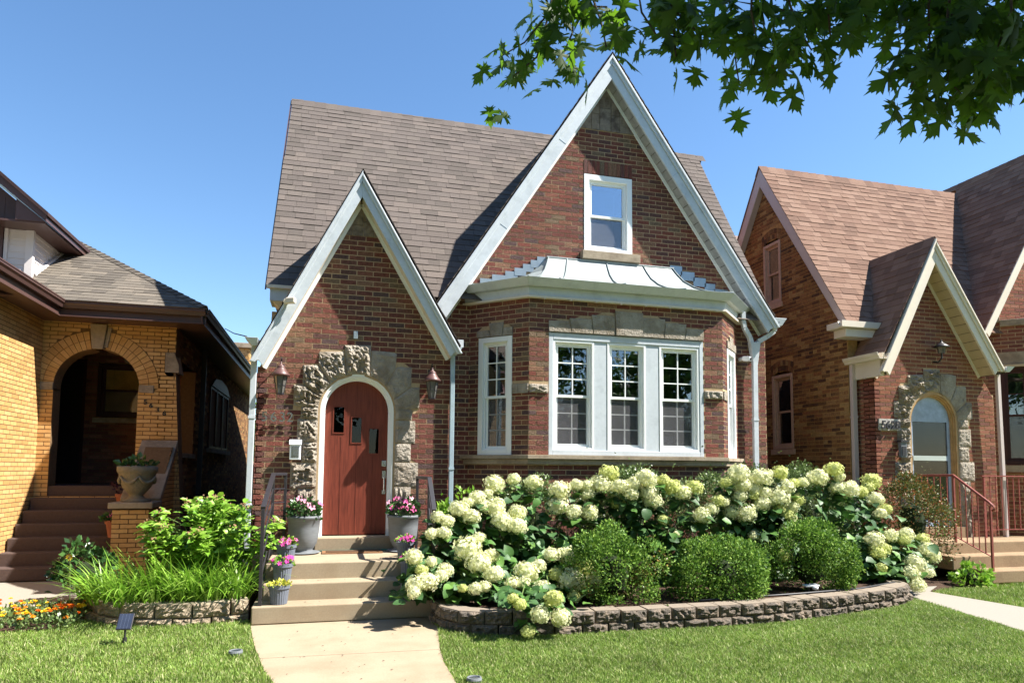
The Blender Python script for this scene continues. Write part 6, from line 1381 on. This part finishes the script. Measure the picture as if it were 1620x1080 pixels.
# ---- hydrangeas
def floret_head(seed, mk, n=190):
    rng = np.random.default_rng(seed); i = np.arange(n)+.5; ph = np.arccos(1-2*i/n*.93); th = math.pi*(1+5**.5)*i
    d = np.stack([np.cos(th)*np.sin(ph), np.sin(th)*np.sin(ph), np.cos(ph)], 1); d += rng.normal(size=d.shape)*.05; d /= np.linalg.norm(d, axis=1, keepdims=True)
    lump = 1+.07*np.sin(d[:, 0]*4+seed)*np.cos(d[:, 1]*5+seed*2)+.05*np.sin(d[:, 2]*7+seed*3)
    P = d*(lump*rng.uniform(.80, 1.05, n))[:, None]*np.array([1, 1, .86])
    D, X, N_ = frames(d+rng.normal(size=d.shape)*.32, rng)
    base = []; f = []
    for k in range(4):
        a = k*math.pi/2; ux, uy = math.cos(a), math.sin(a); vx, vy = -uy, ux; b = len(base)
        base += [(0, 0, 0), (ux*.6+vx*.42, .35*.3, uy*.6+vy*.42), (ux*1.0, .08, uy*1.0), (ux*.6-vx*.42, .35*.3, uy*.6-vy*.42)]; f.append((b, b+1, b+2, b+3))
    V, f4, f3 = instance_arrays(np.array(base), f, [], P, D, X, N_, rng.uniform(.12, .19, n))
    # inner ball
    k0 = len(V); m = 12; ring = []; fb = []
    for a in range(1, 7):
        for b in range(m):
            p = math.pi*a/7; q = 2*math.pi*b/m; ring.append((.76*math.sin(p)*math.cos(q), .76*math.sin(p)*math.sin(q), .66*math.cos(p)))
    for a in range(5):
        for b in range(m): fb.append((k0+a*m+b, k0+a*m+(b+1) % m, k0+(a+1)*m+(b+1) % m, k0+(a+1)*m+b))
    V = np.concatenate([V, np.array(ring)]); f4 = np.concatenate([f4, np.array(fb)])
    return np_mesh('flower_head', V, f4, mk)
HM = [floret_head(i, 'petal') for i in range(5)]; HG = [floret_head(10+i, 'petal_green') for i in range(3)]
def hleaf_base(seed):
    q = random.Random(seed); prof = [0, .30, .40, .42, .36, .22, 0]; L_ = len(prof); base = []; f4 = []; dr_ = q.uniform(.15, .5)
    for i, w_ in enumerate(prof):
        y = i/(L_-1); z = -dr_*y*y*.8; wv = .03*math.sin(i*2.2+seed)
        base += [(-w_, y, z+.10*w_/.42+wv), (0, y, z), (w_, y, z+.10*w_/.42-wv)]
    for i in range(L_-1):
        a = i*3; f4 += [(a, a+1, a+4, a+3), (a+1, a+2, a+5, a+4)]
    return np.array(base), f4
HL_B = [hleaf_base(i) for i in range(4)]
HL_M = [np_mesh('leaf', b, f, 'hydrangea_leaf') for b, f in HL_B]
def mat_from(P, D, X, N_, S):
    M_ = Matrix.Identity(4)
    for i in range(3): M_[i][0] = X[i]*S; M_[i][1] = D[i]*S; M_[i][2] = N_[i]*S; M_[i][3] = P[i]
    return M_
def leaf_objects(t, L, bases, meshes, mk, limit, name='leaf'):
    """L: list of (P, D, X, N, S, variant) - nearest become objects, rest one part"""
    o = np.array(WO[t]); L.sort(key=lambda l: (Vector(l[0])-EYE).length)
    for P, D, X, N_, S, v in L[:limit]:
        ob = bpy.data.objects.new(name, meshes[v]); COL.objects.link(ob); ob.parent = t; ob.matrix_local = mat_from(np.array(P)-o, D, X, N_, S)
    rest = L[limit:]
    if rest:
        VV = []; FF = []; k = 0
        for v in range(len(bases)):
            R_ = [l for l in rest if l[5] == v]
            if not R_: continue
            V, f4, _ = instance_arrays(bases[v][0], bases[v][1], [], *[np.array([l[i] for l in R_]) for i in range(5)]); VV.append(V); FF.append(f4+k); k += len(V)
        V = np.concatenate(VV); ob = place('foliage', np_mesh('foliage', V-o, np.concatenate(FF), mk), t, o); ob['kind'] = 'stuff'
def leafframe(d, q, nup=None):
    d = Vector(d).normalized(); n_ = Vector(nup or (0, -.35, 1)); n_ += Vector((q.uniform(-.5, .5), q.uniform(-.5, .5), q.uniform(-.2, .2)))
    x = d.cross(n_).normalized(); n2 = x.cross(d); return tuple(d), tuple(x), tuple(n2)
BUSH = [((1.25, 7.95, .17), 'white hydrangea at the left end, its blooms leaning over the steps and railing'), ((2.55, 7.75, .17), 'large white hydrangea with full blooms drooping over the block wall and lawn'),
        ((4.1, 8.05, .17), 'hydrangea with a dense row of creamy blooms under the bay windows'), ((5.5, 8.05, .17), 'hydrangea with greenish-white blooms above the gap between two boxwoods'),
        ((6.75, 8.1, .17), 'hydrangea with blooms standing before the corner of the brown brick house'), ((7.1, 7.7, .17), 'white hydrangea at the right end of the block wall, drooping over the pale path')]
def bush_of(h):
    if h[0] < 1.62: return 0
    if h[0] < 3.0 or h[1] < 7.2 and h[0] < 3.4: return 1
    if h[0] < 4.75: return 2
    if h[0] < 6.1: return 3
    return 4 if h[2] > .95 else 5
for bi, (c, lab) in enumerate(BUSH):
    H_ = [h for h in HEADS if bush_of(h) == bi]; q = random.Random(100+bi)
    if not H_: continue
    t = thing('hydrangea', lab, 'hydrangea', c, 'hydrangeas in the raised bed'); c = Vector(c); L = []; st_ = MB()
    for i, (x, y, z, r, g) in enumerate(H_):
        p = Vector((x, y, z)); me = (HG if g else HM)[q.randrange(3 if g else 5)]
        o = bpy.data.objects.new('flower_head', me); COL.objects.link(o); o.parent = t; o.location = p-c; s_ = r*q.uniform(1.02, 1.22); o.scale = (s_, s_*q.uniform(.9, 1.05), s_*q.uniform(.9, 1.08)); tl = (p-c); o.rotation_euler = (q.uniform(-.3, .5), q.uniform(-.3, .3), q.uniform(0, 6))
        root = c+Vector((q.uniform(-.25, .25)+.35*(x-c.x), .15+q.uniform(-.15, .15), 0)); mid = root.lerp(p, .6)+Vector((0, .1, .18)); nk = p+Vector((0, .05, -r*.5))
        st_.tube([root, mid, nk], [.007, .005, .004], 5)
        for k in range(9):                                # collar of leaves beneath each head
            a = 6.283*k/9+q.random(); w_ = .25+.75*(k % 3)/2; b = nk.lerp(mid, .08+.28*(k % 3)/2*1.0+q.random()*.1); d = Vector((math.cos(a), math.sin(a)*.9-.15, q.uniform(-.45, .35)))
            b = b+Vector((math.cos(a), math.sin(a), 0))*r*.35
            D, X, N_ = leafframe(d, q); L.append((tuple(b), D, X, N_, q.uniform(.10, .16), q.randrange(4)))
        for k in range(38):                               # body of the plant
            f = q.random()**.8; b = nk.lerp(root, .1+.85*f)+Vector((q.gauss(0, .11), q.gauss(-.02, .10), q.gauss(0, .07)))
            if b.z < .24: b.z = .24+q.random()*.15
            if b.y < 6.68 and b.z < .25: b.z = .25+q.random()*.12
            d = Vector((q.gauss(0, 1), q.gauss(-.55, .8), q.gauss(-.15, .45))); D, X, N_ = leafframe(d, q); L.append((tuple(b), D, X, N_, q.uniform(.09, .16), q.randrange(4)))
    st_.build('stem', 'stem', t, recalc=False, kind='stuff'); leaf_objects(t, L, HL_B, HL_M, 'hydrangea_leaf', 220)

# ---- left bed
def big_shrub(name, label, c, rad, n, size, bases, meshes, mk, seed, limit=200, zb=.17, stems=10):
    q = random.Random(seed); c = Vector(c); t = thing(name, label, 'shrub', (c.x, c.y, zb)); L = []; st_ = MB(); tips = []
    for i in range(stems*4):
        a = q.uniform(0, 6.283); e = q.uniform(.0, 1.45); tips.append(c+Vector((math.cos(a)*math.cos(e)*rad[0], math.sin(a)*math.cos(e)*rad[1], math.sin(e)*rad[2]))*1.0)
    for tp in tips[:stems*3]: st_.tube([Vector((c.x+q.uniform(-.1, .1), c.y+q.uniform(-.1, .1), zb)), c.lerp(tp, .55)+Vector((0, 0, .05)), tp], [.008, .005, .003], 5)
    for i in range(n):
        tp = tips[i % len(tips)]; f = (i//len(tips))/(n/len(tips)); b = tp.lerp(Vector((c.x, c.y, zb+.1)), f*.75*q.uniform(.8, 1.1))+Vector((q.gauss(0, .03), q.gauss(0, .03), q.gauss(0, .03)))
        b.z = max(b.z, zb+.05); a = i*2.4; d = Vector((math.cos(a), math.sin(a), q.uniform(-.05, .55)))+(b-c).normalized()*.6; D, X, N_ = leafframe(d, q); L.append((tuple(b), D, X, N_, size*q.uniform(.65, 1.2), q.randrange(len(bases))))
    st_.build('stem', 'stem', t, recalc=False, kind='stuff'); leaf_objects(t, L, bases, meshes, mk, limit); return t, tips
nb = []
for i in range(3):
    b, f = hleaf_base(i+20); b = b.copy(); b[:, 0] *= .62; nb.append((b, f))
NM = [np_mesh('leaf', b, f, 'bright_leaf') for b, f in nb]
t, tips = big_shrub('leafy_shrub', 'bright green broad-leaved bush with small brownish buds in the left bed', (-1.22, 8.6, .64), (.82, .5, .58), 2600, .105, nb, NM, 'bright_leaf', 61, 260)
mb = MB(); q = random.Random(5)
for tp in tips[:26]:
    for k in range(14): p = tp+Vector((q.gauss(0, .03), q.gauss(0, .03), .03+q.gauss(0, .02))); mb.box((p.x-.006, p.y-.006, p.z-.006), (p.x+.006, p.y+.006, p.z+.006))
mb.build('flower_buds', 'bud_', t, kind='stuff', recalc=False)
def blade_clump(label, c, n, L_, wd, seed, mk='bright_leaf', group='arching daylily clumps in the left bed', spread=.10, up=1.1, name='daylily'):
    rng = np.random.default_rng(seed); t = thing(name, label, 'plant', c, group); c = np.array(c, float); segs = 7; VV = []; FF = []; k = 0
    for i in range(n):
        a = rng.uniform(0, 6.283); d = np.array([math.cos(a), math.sin(a), 0]); b = c+d*rng.uniform(0, spread); l = L_*rng.uniform(.6, 1.15); lean = rng.uniform(.15, 1.0); sd_ = np.array([-d[1], d[0], 0]); w_ = wd*rng.uniform(.7, 1.2); p = b.copy(); el = up+rng.normal()*.12
        vs = []
        for j in range(segs+1):
            f = j/segs; ww = w_*(1-f**2.2)*.5+.0006; vs += [p-sd_*ww, p+sd_*ww]
            ang = el-lean*1.9*f; p = p+(d*math.cos(ang)+np.array([0, 0, math.sin(ang)]))*l/segs
        VV += vs; FF += [(k+2*j, k+2*j+1, k+2*j+3, k+2*j+2) for j in range(segs)]; k += 2*(segs+1)
    o = place('blades', np_mesh('blades', np.array(VV)-c, FF, mk), t, c); o['kind'] = 'stuff'; return t
spots = [(-2.0, 8.2), (-1.45, 8.05), (-1.05, 8.15), (-.85, 8.2), (-1.7, 8.12), (-2.25, 8.4), (-1.3, 8.0), (-1.85, 8.45), (-2.2, 8.15), (-1.95, 7.98), (-1.68, 7.98), (-1.38, 7.95), (-1.1, 7.98), (-.88, 8.05), (-1.8, 8.3), (-1.2, 8.2), (-.95, 8.35), (-1.55, 8.2)]
def blades_np(c, n, L_, wd, seed, spread, up=1.1):
    rng = np.random.default_rng(seed); c = np.array(c, float); segs = 7; VV = []; FF = []; k = 0
    for i in range(n):
        a = rng.uniform(0, 6.283); d = np.array([math.cos(a), math.sin(a), 0]); b = c+d*rng.uniform(0, spread); l = L_*rng.uniform(.55, 1.2); lean = rng.uniform(.15, 1.05); sd_ = np.array([-d[1], d[0], 0]); w_ = wd*rng.uniform(.7, 1.2); p = b.copy(); el = up+rng.normal()*.12
        for j in range(segs+1):
            f = j/segs; ww = w_*(1-f**2.2)*.5+.0006; VV += [p-sd_*ww, p+sd_*ww]
            ang = el-lean*1.9*f; p = p+(d*math.cos(ang)+np.array([0, 0, math.sin(ang)]))*l/segs
        FF += [(k+2*j, k+2*j+1, k+2*j+3, k+2*j+2) for j in range(segs)]; k += 2*(segs+1)
    return np.array(VV), np.array(FF)
VV = []; FF = []; k = 0
for i, (x, y) in enumerate(spots):
    V, F_ = blades_np((x, y, .17), 62, .56*(1+.2*math.sin(i*2.3)), .018, 200+i, .15); VV.append(V); FF.append(F_+k); k += len(V)
o = place('daylily_leaves', np_mesh('daylily_leaves', np.concatenate(VV)-np.array((-1.5, 8.1, .17)), np.concatenate(FF), 'bright_leaf'), None, (-1.5, 8.1, .17)); tag(o, 'mass of arching strap-like daylily leaves filling the front of the left bed', 'daylilies', kind='stuff')
for i, (x, y) in enumerate(((-2.35, 8.35), (-2.42, 8.6))): blade_clump(('clump of broad pointed leaves at the end of the curved wall, nearest the marigolds', 'clump of broad pointed leaves behind the end of the curved wall, by the dark steps')[i], (x, y, .17), 30, .38, .055, 230+i, group='broad-leaved clumps at the end of the wall', up=.9, name='hosta')
mt = thing('marigold_patch', 'patch of orange and yellow marigolds beside the left lawn', 'flower bed', (-2.85, 8.2, 0)); rng = np.random.default_rng(3); n = 2600
P = np.stack([rng.uniform(-3.75, -2.35, n), rng.uniform(7.72, 8.75, n), rng.uniform(.01, .12, n)], 1); ok = (P[:, 1] < 8.35+(P[:, 0]+2.35)*-.05) | (P[:, 0] > -3.2); P = P[ok]
D = rng.normal(size=P.shape)*.6+[0, 0, .8]; D, X, N_ = frames(D, rng); V, f4, f3 = instance_arrays(SMALL[0], SMALL[1], [], P, D, X, N_, rng.uniform(.03, .06, len(P)))
o = place('foliage', np_mesh('foliage', V-np.array(WO[mt]), f4, 'azalea_leaf'), mt, WO[mt]); o['kind'] = 'stuff'
def pompon(seed, mk):
    rng = np.random.default_rng(seed); n = 26; d = rng.normal(size=(n, 3)); d[:, 2] = np.abs(d[:, 2])+.1; d /= np.linalg.norm(d, axis=1, keepdims=True); D, X, N_ = frames(d, rng)
    V, f4, _ = instance_arrays(np.array([(0, -.3, 0), (.4, .6, .1), (0, 1, 0), (-.4, .6, .1)]), [(0, 1, 2, 3)], [], d*.35, D, X, N_, np.full(n, .75)); return np_mesh('flower_head', V, f4, mk)
PO = [pompon(1, 'orange'), pompon(2, 'yellow'), pompon(3, 'yellow'), pompon(4, 'orange_deep_')]
for i in range(95):
    x = rng.uniform(-3.7, -2.35); y = rng.uniform(7.74, 8.7)
    o = bpy.data.objects.new('flower_head', PO[rng.integers(0, 4)]); COL.objects.link(o); o.parent = mt; o.location = Vector((x, y, rng.uniform(.10, .17)))-WO[mt]; s_ = rng.uniform(.022, .04); o.scale = (s_, s_, s_*.7)
t2 = thing('coneflower', 'single yellow daisy-like flower in the shade by the dark porch steps', 'flower', (-2.75, 8.95, 0)); m = MB(); m.tube([(-2.75, 8.95, 0), (-2.77, 8.93, .55)], .004, 5); m.build('stem', 'stem', t2)
m = MB(); C = Vector((-2.77, 8.92, .56))
for k in range(11): a = 6.283*k/11; e = Vector((math.cos(a), -.3, math.sin(a))); g = Vector((math.cos(a+.25), -.3, math.sin(a+.25))); m.add([C, C+(e+g)*.5*.028+Vector((0, 0, .002)), C+e*.042, C+(e*1.5-g*.5)*.028], [(0, 1, 2, 3)])
m.build('petals', 'yellow', t2, recalc=False); m = MB(); m.lathe([(0, 0), (.012, .002), (.008, .012), (0, .014)], C-Vector((0, .012, .005)), 10); m.build('flower_eye', 'bark', t2)

# ---- lawn blades
def inside(P, poly):
    x, y = P[:, 0], P[:, 1]; r = np.zeros(len(P), bool); n = len(poly)
    for i in range(n):
        x0, y0 = poly[i]; x1, y1 = poly[(i+1) % n]; c = ((y0 > y) != (y1 > y)) & (x < (x1-x0)*(y-y0)/(y1-y0+1e-12)+x0); r ^= c
    return r
rng = np.random.default_rng(77)
wl = [list(p) for p in WL]; wr = [list(p) for p in WR]
left_poly = [(-6, 4.2), (-.03, 4.2)]+[tuple(p) for p in WL[::-1] if 4.3 <= p[1] <= 7.53]+[(-.73, 7.72)]+[(x, y-.03) for x, y in LWALL[::-1] if x < -.73 and y < 8.4]+[(-2.6, 7.82), (-3.4, 7.66), (-4.3, 7.55), (-6, 7.8)]
RW2 = [p for p in RWALL]
right_poly = [(1.03, 4.2), (5.7, 4.2), (5.75, 4.4), (6.2, 4.95), (6.88, 5.54), (7.26, 7.3)]+[(x, y-.03) for x, y in RW2[::-1] if y < 7.3]+[(1.1, 7.3)]+[tuple(p) for p in WR if 4.3 <= p[1] <= 7.2]
far_poly = [(8.32, 5.6), (11.5, 5.2), (12, 7.6), (10.3, 7.9), (9.4, 7.95), (9.0, 7.75), (8.4, 7.75), (7.93, 7.66), (8.14, 6.5)]
def blades(poly, n, h0, h1, seed, w0=.003):
    rng = np.random.default_rng(seed); xs = [p[0] for p in poly]; ys = [p[1] for p in poly]
    P = np.stack([rng.uniform(min(xs), max(xs), n), rng.uniform(min(ys), max(ys), n)], 1); P = P[inside(P, poly)]
    # keep only what the camera could see, with a margin
    n = len(P); cl = .5+.5*np.sin(P[:, 0]*2.1+np.sin(P[:, 1]*3.3)*1.7)*np.cos(P[:, 1]*2.7+1); h = (h0+(h1-h0)*rng.random(n)**1.4)*(.75+.5*cl)
    a = rng.uniform(0, 6.283, n); ld = rng.normal(size=n)*.5+.55; d = np.stack([np.cos(a), np.sin(a)], 1); b = rng.uniform(0, 6.283, n); s_ = np.stack([np.cos(b), np.sin(b)], 1)*w0*rng.uniform(.7, 1.4, n)[:, None]
    B = np.concatenate([P, np.full((n, 1), -.02)], 1); z3 = lambda v, z: np.concatenate([v, z[:, None]], 1)
    Mid = B+z3(d*(h*.25*ld)[:, None], h*.6+.01); Tip = B+z3(d*(h*.8*ld)[:, None], h+.01); S_ = z3(s_, np.zeros(n))
    V = np.stack([B-S_, B+S_, Mid+S_*.8, Mid-S_*.8, Tip], 1).reshape(-1, 3); k = np.arange(n)[:, None]*5
    return V, (k+[0, 1, 2, 3]), (k+[3, 2, 4])
for i, (poly, n, h0, h1) in enumerate(((left_poly, 230000, .018, .045), (right_poly, 360000, .018, .045), (far_poly, 60000, .02, .05))):
    V, f4, f3 = blades(poly, n, h0, h1, 300+i); o = place('grass', np_mesh('grass', V, f4, 'grass', f3), None, (0, 0, 0)); tag(o, ('short mown lawn left of the path', 'short mown lawn between the path and the block wall', 'strip of lawn in front of the brown brick house')[i], 'grass', kind='stuff')

# ---- street maple: its branches hang into the top of the picture
OUT = [(0, 0), (.03, .03), (.20, -.08), (.15, .04), (.33, -.01), (.20, .11), (.17, .17), (.38, .17), (.56, .20), (.42, .26), (.50, .36), (.32, .33), (.14, .33), (.10, .38), (.20, .55), (.38, .68), (.23, .67), (.26, .82), (.14, .74), (.10, .88), (.05, .86), (0, 1.08)]
def maple_base(seed):
    q = random.Random(seed); pts = OUT+[(-x, y) for x, y in OUT[::-1][1:-1]]; pts = [(x*q.uniform(.92, 1.08), y, 0) for x, y in pts]
    b = [(x, y, -.16*y*y-.22*abs(x)*q.uniform(.6, 1.2)) for x, y, _ in pts]; c = len(b); b.append((0, .3, .01)); n = len(pts)
    return np.array(b), [(c, i, (i+1) % n) for i in range(n)]
MBs = [maple_base(i) for i in range(4)]; MMs = [np_mesh('leaf', b, None, 'maple_leaf', f) for b, f in MBs]
mp = thing('maple_tree', 'street maple whose dark leafy branches hang into the top of the view', 'tree', (6.5, -1.5, 0)); q = random.Random(9)
mb = MB(); mb.tube([(6.5, -1.5, -.1), (6.45, -1.5, 1.2), (6.3, -1.4, 3.0), (6.0, -1.2, 4.8), (5.6, -.8, 7.0)], [.30, .24, .21, .17, .09], 14); mb.build('trunk', 'bark', mp, smooth=True)
LIMB = [[(6.05, -1.2, 4.6), (5.0, .2, 5.0), (3.6, 1.6, 4.7), (2.2, 2.6, 4.45), (.9, 3.2, 4.3)], [(6.1, -1.2, 4.2), (5.2, .6, 4.5), (4.0, 1.9, 4.3), (3.0, 2.6, 4.1)], [(6.1, -1.3, 4.4), (5.6, .4, 4.9), (5.0, 1.5, 4.6), (4.2, 2.4, 4.3)], [(5.8, -1.0, 5.6), (4.0, -2.0, 6.5), (2.0, -3, 7)], [(5.8, -1, 5.4), (7.5, -.5, 6.8), (9.5, -1, 7.2)]]
for l in LIMB: mb = MB(); mb.tube(l, [.10, .07, .05, .035, .015][:len(l)], 8); mb.build('limb', 'bark', mp, smooth=True)
L = []; tw = MB()
ends = [Vector(l[-1]) for l in LIMB[:3]]+[Vector(p) for l in LIMB[:3] for p in l[2:]]
for ti, (pts, n) in enumerate(TWIGS):
    pts = [Vector(p)+Vector((0, 0, .07)) for p in pts]; a = min(ends, key=lambda e: (e-pts[0]).length)
    tw.tube([a, a.lerp(pts[0], .5)+Vector((0, 0, .08))]+pts, [.012, .009]+[.007-.0012*min(i, 4) for i in range(len(pts))], 5)
    seg = [(pts[i], pts[i+1]) for i in range(len(pts)-1)]; n = int(n*(1.2 if ti in (16, 17, 18, 19, 20, 22, 24) else .95))
    for i in range(n):
        f = (i+.5)/n*len(seg); s0, s1 = seg[min(int(f), len(seg)-1)]; b = s0.lerp(s1, f-int(f))+Vector((q.uniform(-.12, .12), q.uniform(-.2, .2), q.uniform(-.1, .06)))
        dv = (s1-s0).normalized(); d = dv*.5+Vector((q.gauss(0, .75), q.gauss(0, .6), -.55+q.gauss(0, .3))); D, X, N_ = leafframe(d, q, (0, -.2, 1) if q.random() < .5 else (q.uniform(-1, 1), -.9, .5)); L.append((tuple(b), D, X, N_, q.uniform(.115, .17), q.randrange(4)))
tw.build('twig', 'bark', mp, kind='stuff', recalc=False)
def leaf3_objects(t, L, limit):
    o = np.array(WO[t]); L.sort(key=lambda l: (Vector(l[0])-EYE).length)
    for P, D, X, N_, S, v in L[:limit]:
        ob = bpy.data.objects.new('leaf', MMs[v]); COL.objects.link(ob); ob.parent = t; ob.matrix_local = mat_from(np.array(P)-o, D, X, N_, S)
    VV = []; FF = []; k = 0
    for v in range(4):
        R_ = [l for l in L[limit:] if l[5] == v]
        if not R_: continue
        V, _, f3 = instance_arrays(MBs[v][0], [], MBs[v][1], *[np.array([l[i] for l in R_]) for i in range(5)]); VV.append(V); FF.append(f3+k); k += len(V)
    V = np.concatenate(VV); ob = place('foliage', np_mesh('foliage', V-o, None, 'maple_leaf', np.concatenate(FF)), t, o); ob['kind'] = 'stuff'
# upper crown, out of view: clumps added to shade hanging branches, mirrored in panes
for i in range(4600):
    c = [(5.5, -.8, 7.2), (3.5, -1.6, 6.8), (6, -2.6, 6.4), (5.6, 1.4, 6.2), (4.6, 1.9, 5.9), (6.2, 1.9, 6.1), (3.6, 2.0, 5.7), (5.3, 1.6, 5.6)][i % 8]; b = Vector(c)+Vector((q.gauss(0, .8), q.gauss(0, .42), q.gauss(0, .4)))
    d = Vector((q.gauss(0, 1), q.gauss(0, 1), -.6)); D, X, N_ = leafframe(d, q); L.append((tuple(b), D, X, N_, q.uniform(.2, .3), q.randrange(4)))
leaf3_objects(mp, L, 300)
# ---- across the street, behind the viewer: pane reflections, plus verge trees added to block skylight
for i, (x, y, s_) in enumerate(((2.5, -15, 1.3), (9.5, -16, 1.4), (17.5, -15, 1.3), (-6, -15, 1.4), (-14, -15, 1.3), (-4.5, -3.2, 1.1), (-13, -3, 1.2), (18, -4.5, 1.15))):
    t = thing('street_tree', 'leafy tree on the far side of the street', 'tree', (x, y, 0), 'trees across the street'); t['label'] = ('leafy tree across the street opposite the wooden door', 'leafy tree across the street opposite the bay window', 'leafy tree across the street at the far right', 'leafy tree across the street at the far left', 'leafy tree across the street, last in the row on the left', 'unseen tree added on the near verge to block skylight, behind the viewer to the left', 'unseen tree added on the near verge to block skylight, farthest to the left', 'unseen tree added on the near verge to block skylight, to the right of the maple')[i]; rg = np.random.default_rng(500+i)
    m = MB(); m.tube([(x, y, -.1), (x, y, 2.2*s_), (x+.2, y, 4.2*s_), (x+.1, y+.3, 6.5*s_)], [.28, .22, .16, .06], 10)
    m.build('trunk', 'bark', t, smooth=True)
    n = 11000; cc = np.array([x, y, 6.0*s_])+rg.normal(size=(22, 3))*[1.9*s_, 1.7*s_, 1.5*s_]; k = rg.integers(0, 22, n); P = cc[k]+rg.normal(size=(n, 3))*.5*s_
    D, X, N_ = frames(rg.normal(size=(n, 3))+[0, 0, -.3], rg); V, f4, _ = instance_arrays(SMALL[0], SMALL[1], [], P, D, X, N_, rg.uniform(.22, .42, n)); o = place('crown', np_mesh('crown', V-np.array([x, y, 0]), f4, 'crown_leaf_'), t, (x, y, 0)); o['kind'] = 'stuff'
for i, (x, w_, hgt, mk, lab) in enumerate(((-3, 8, 6.5, 'plain_brick', 'brick house across the street facing the entry'), (8, 8.5, 7.0, 'yellow_plain_', 'tan brick house across the street facing the bay window'), (19, 8.5, 6.5, 'plain_brick', 'brick house across the street at the far end'))):
    t = thing('facing_house', lab, 'house', (x, -24, 0)); m = MB(); m.box((x-w_/2, -30, 0), (x+w_/2, -22, 3.6)); m.build('wall', mk, t)
    m = MB(); m.prism([(x-w_/2-.4, -21.6, 3.6), (x+w_/2+.4, -21.6, 3.6), (x, -21.6, hgt+.8)], (0, -9, 0)); m.build('roof', 'grey_plain_', t)
    for dx in (-2.4, 0, 2.4): m = MB(); m.box((x+dx-.6, -22.03, 1.4), (x+dx+.6, -21.98, 2.9)); m.build('window', 'dark_void', t)

fn = thing('garden_fence', 'weathered board fence closing the gap behind the red brick house', 'fence', (-1.6, 26, 0)); q = random.Random(3)
x = -2.7
while x < -.6: mb = MB(); mb.box((x, 26, 0), (x+.135, 26.03, 1.8+q.uniform(-.02, .02))); mb.build('plank', 'old_paint', fn); x += .15
for i, (x, y, s_) in enumerate(((-1.2, 33, 1.0), (8.3, 36, .95), (-4.5, 38, .9))):
    t = thing('garden_tree', ('leafy tree behind the fence in the gap left of the red brick house', 'leafy tree far behind the gap right of the red brick house', 'leafy tree far behind the yellow house')[i], 'tree', (x, y, 0), 'trees in the back gardens'); rg = np.random.default_rng(700+i)
    m = MB(); m.tube([(x, y, -.1), (x, y, 2.0*s_), (x+.2, y, 3.2*s_)], [.2, .16, .06], 8); m.build('trunk', 'bark', t, smooth=True)
    n = 5000; cc = np.array([x, y, 3.3*s_])+rg.normal(size=(16, 3))*[1.1*s_, 1.1*s_, .75*s_]; k = rg.integers(0, 16, n); P = cc[k]+rg.normal(size=(n, 3))*.35*s_
    D, X, N_ = frames(rg.normal(size=(n, 3))+[0, 0, -.3], rg); V, f4, _ = instance_arrays(SMALL[0], SMALL[1], [], P, D, X, N_, rg.uniform(.15, .3, n)); o = place('crown', np_mesh('crown', V-np.array([x, y, 0]), f4, 'crown_leaf_'), t, (x, y, 0)); o['kind'] = 'stuff'
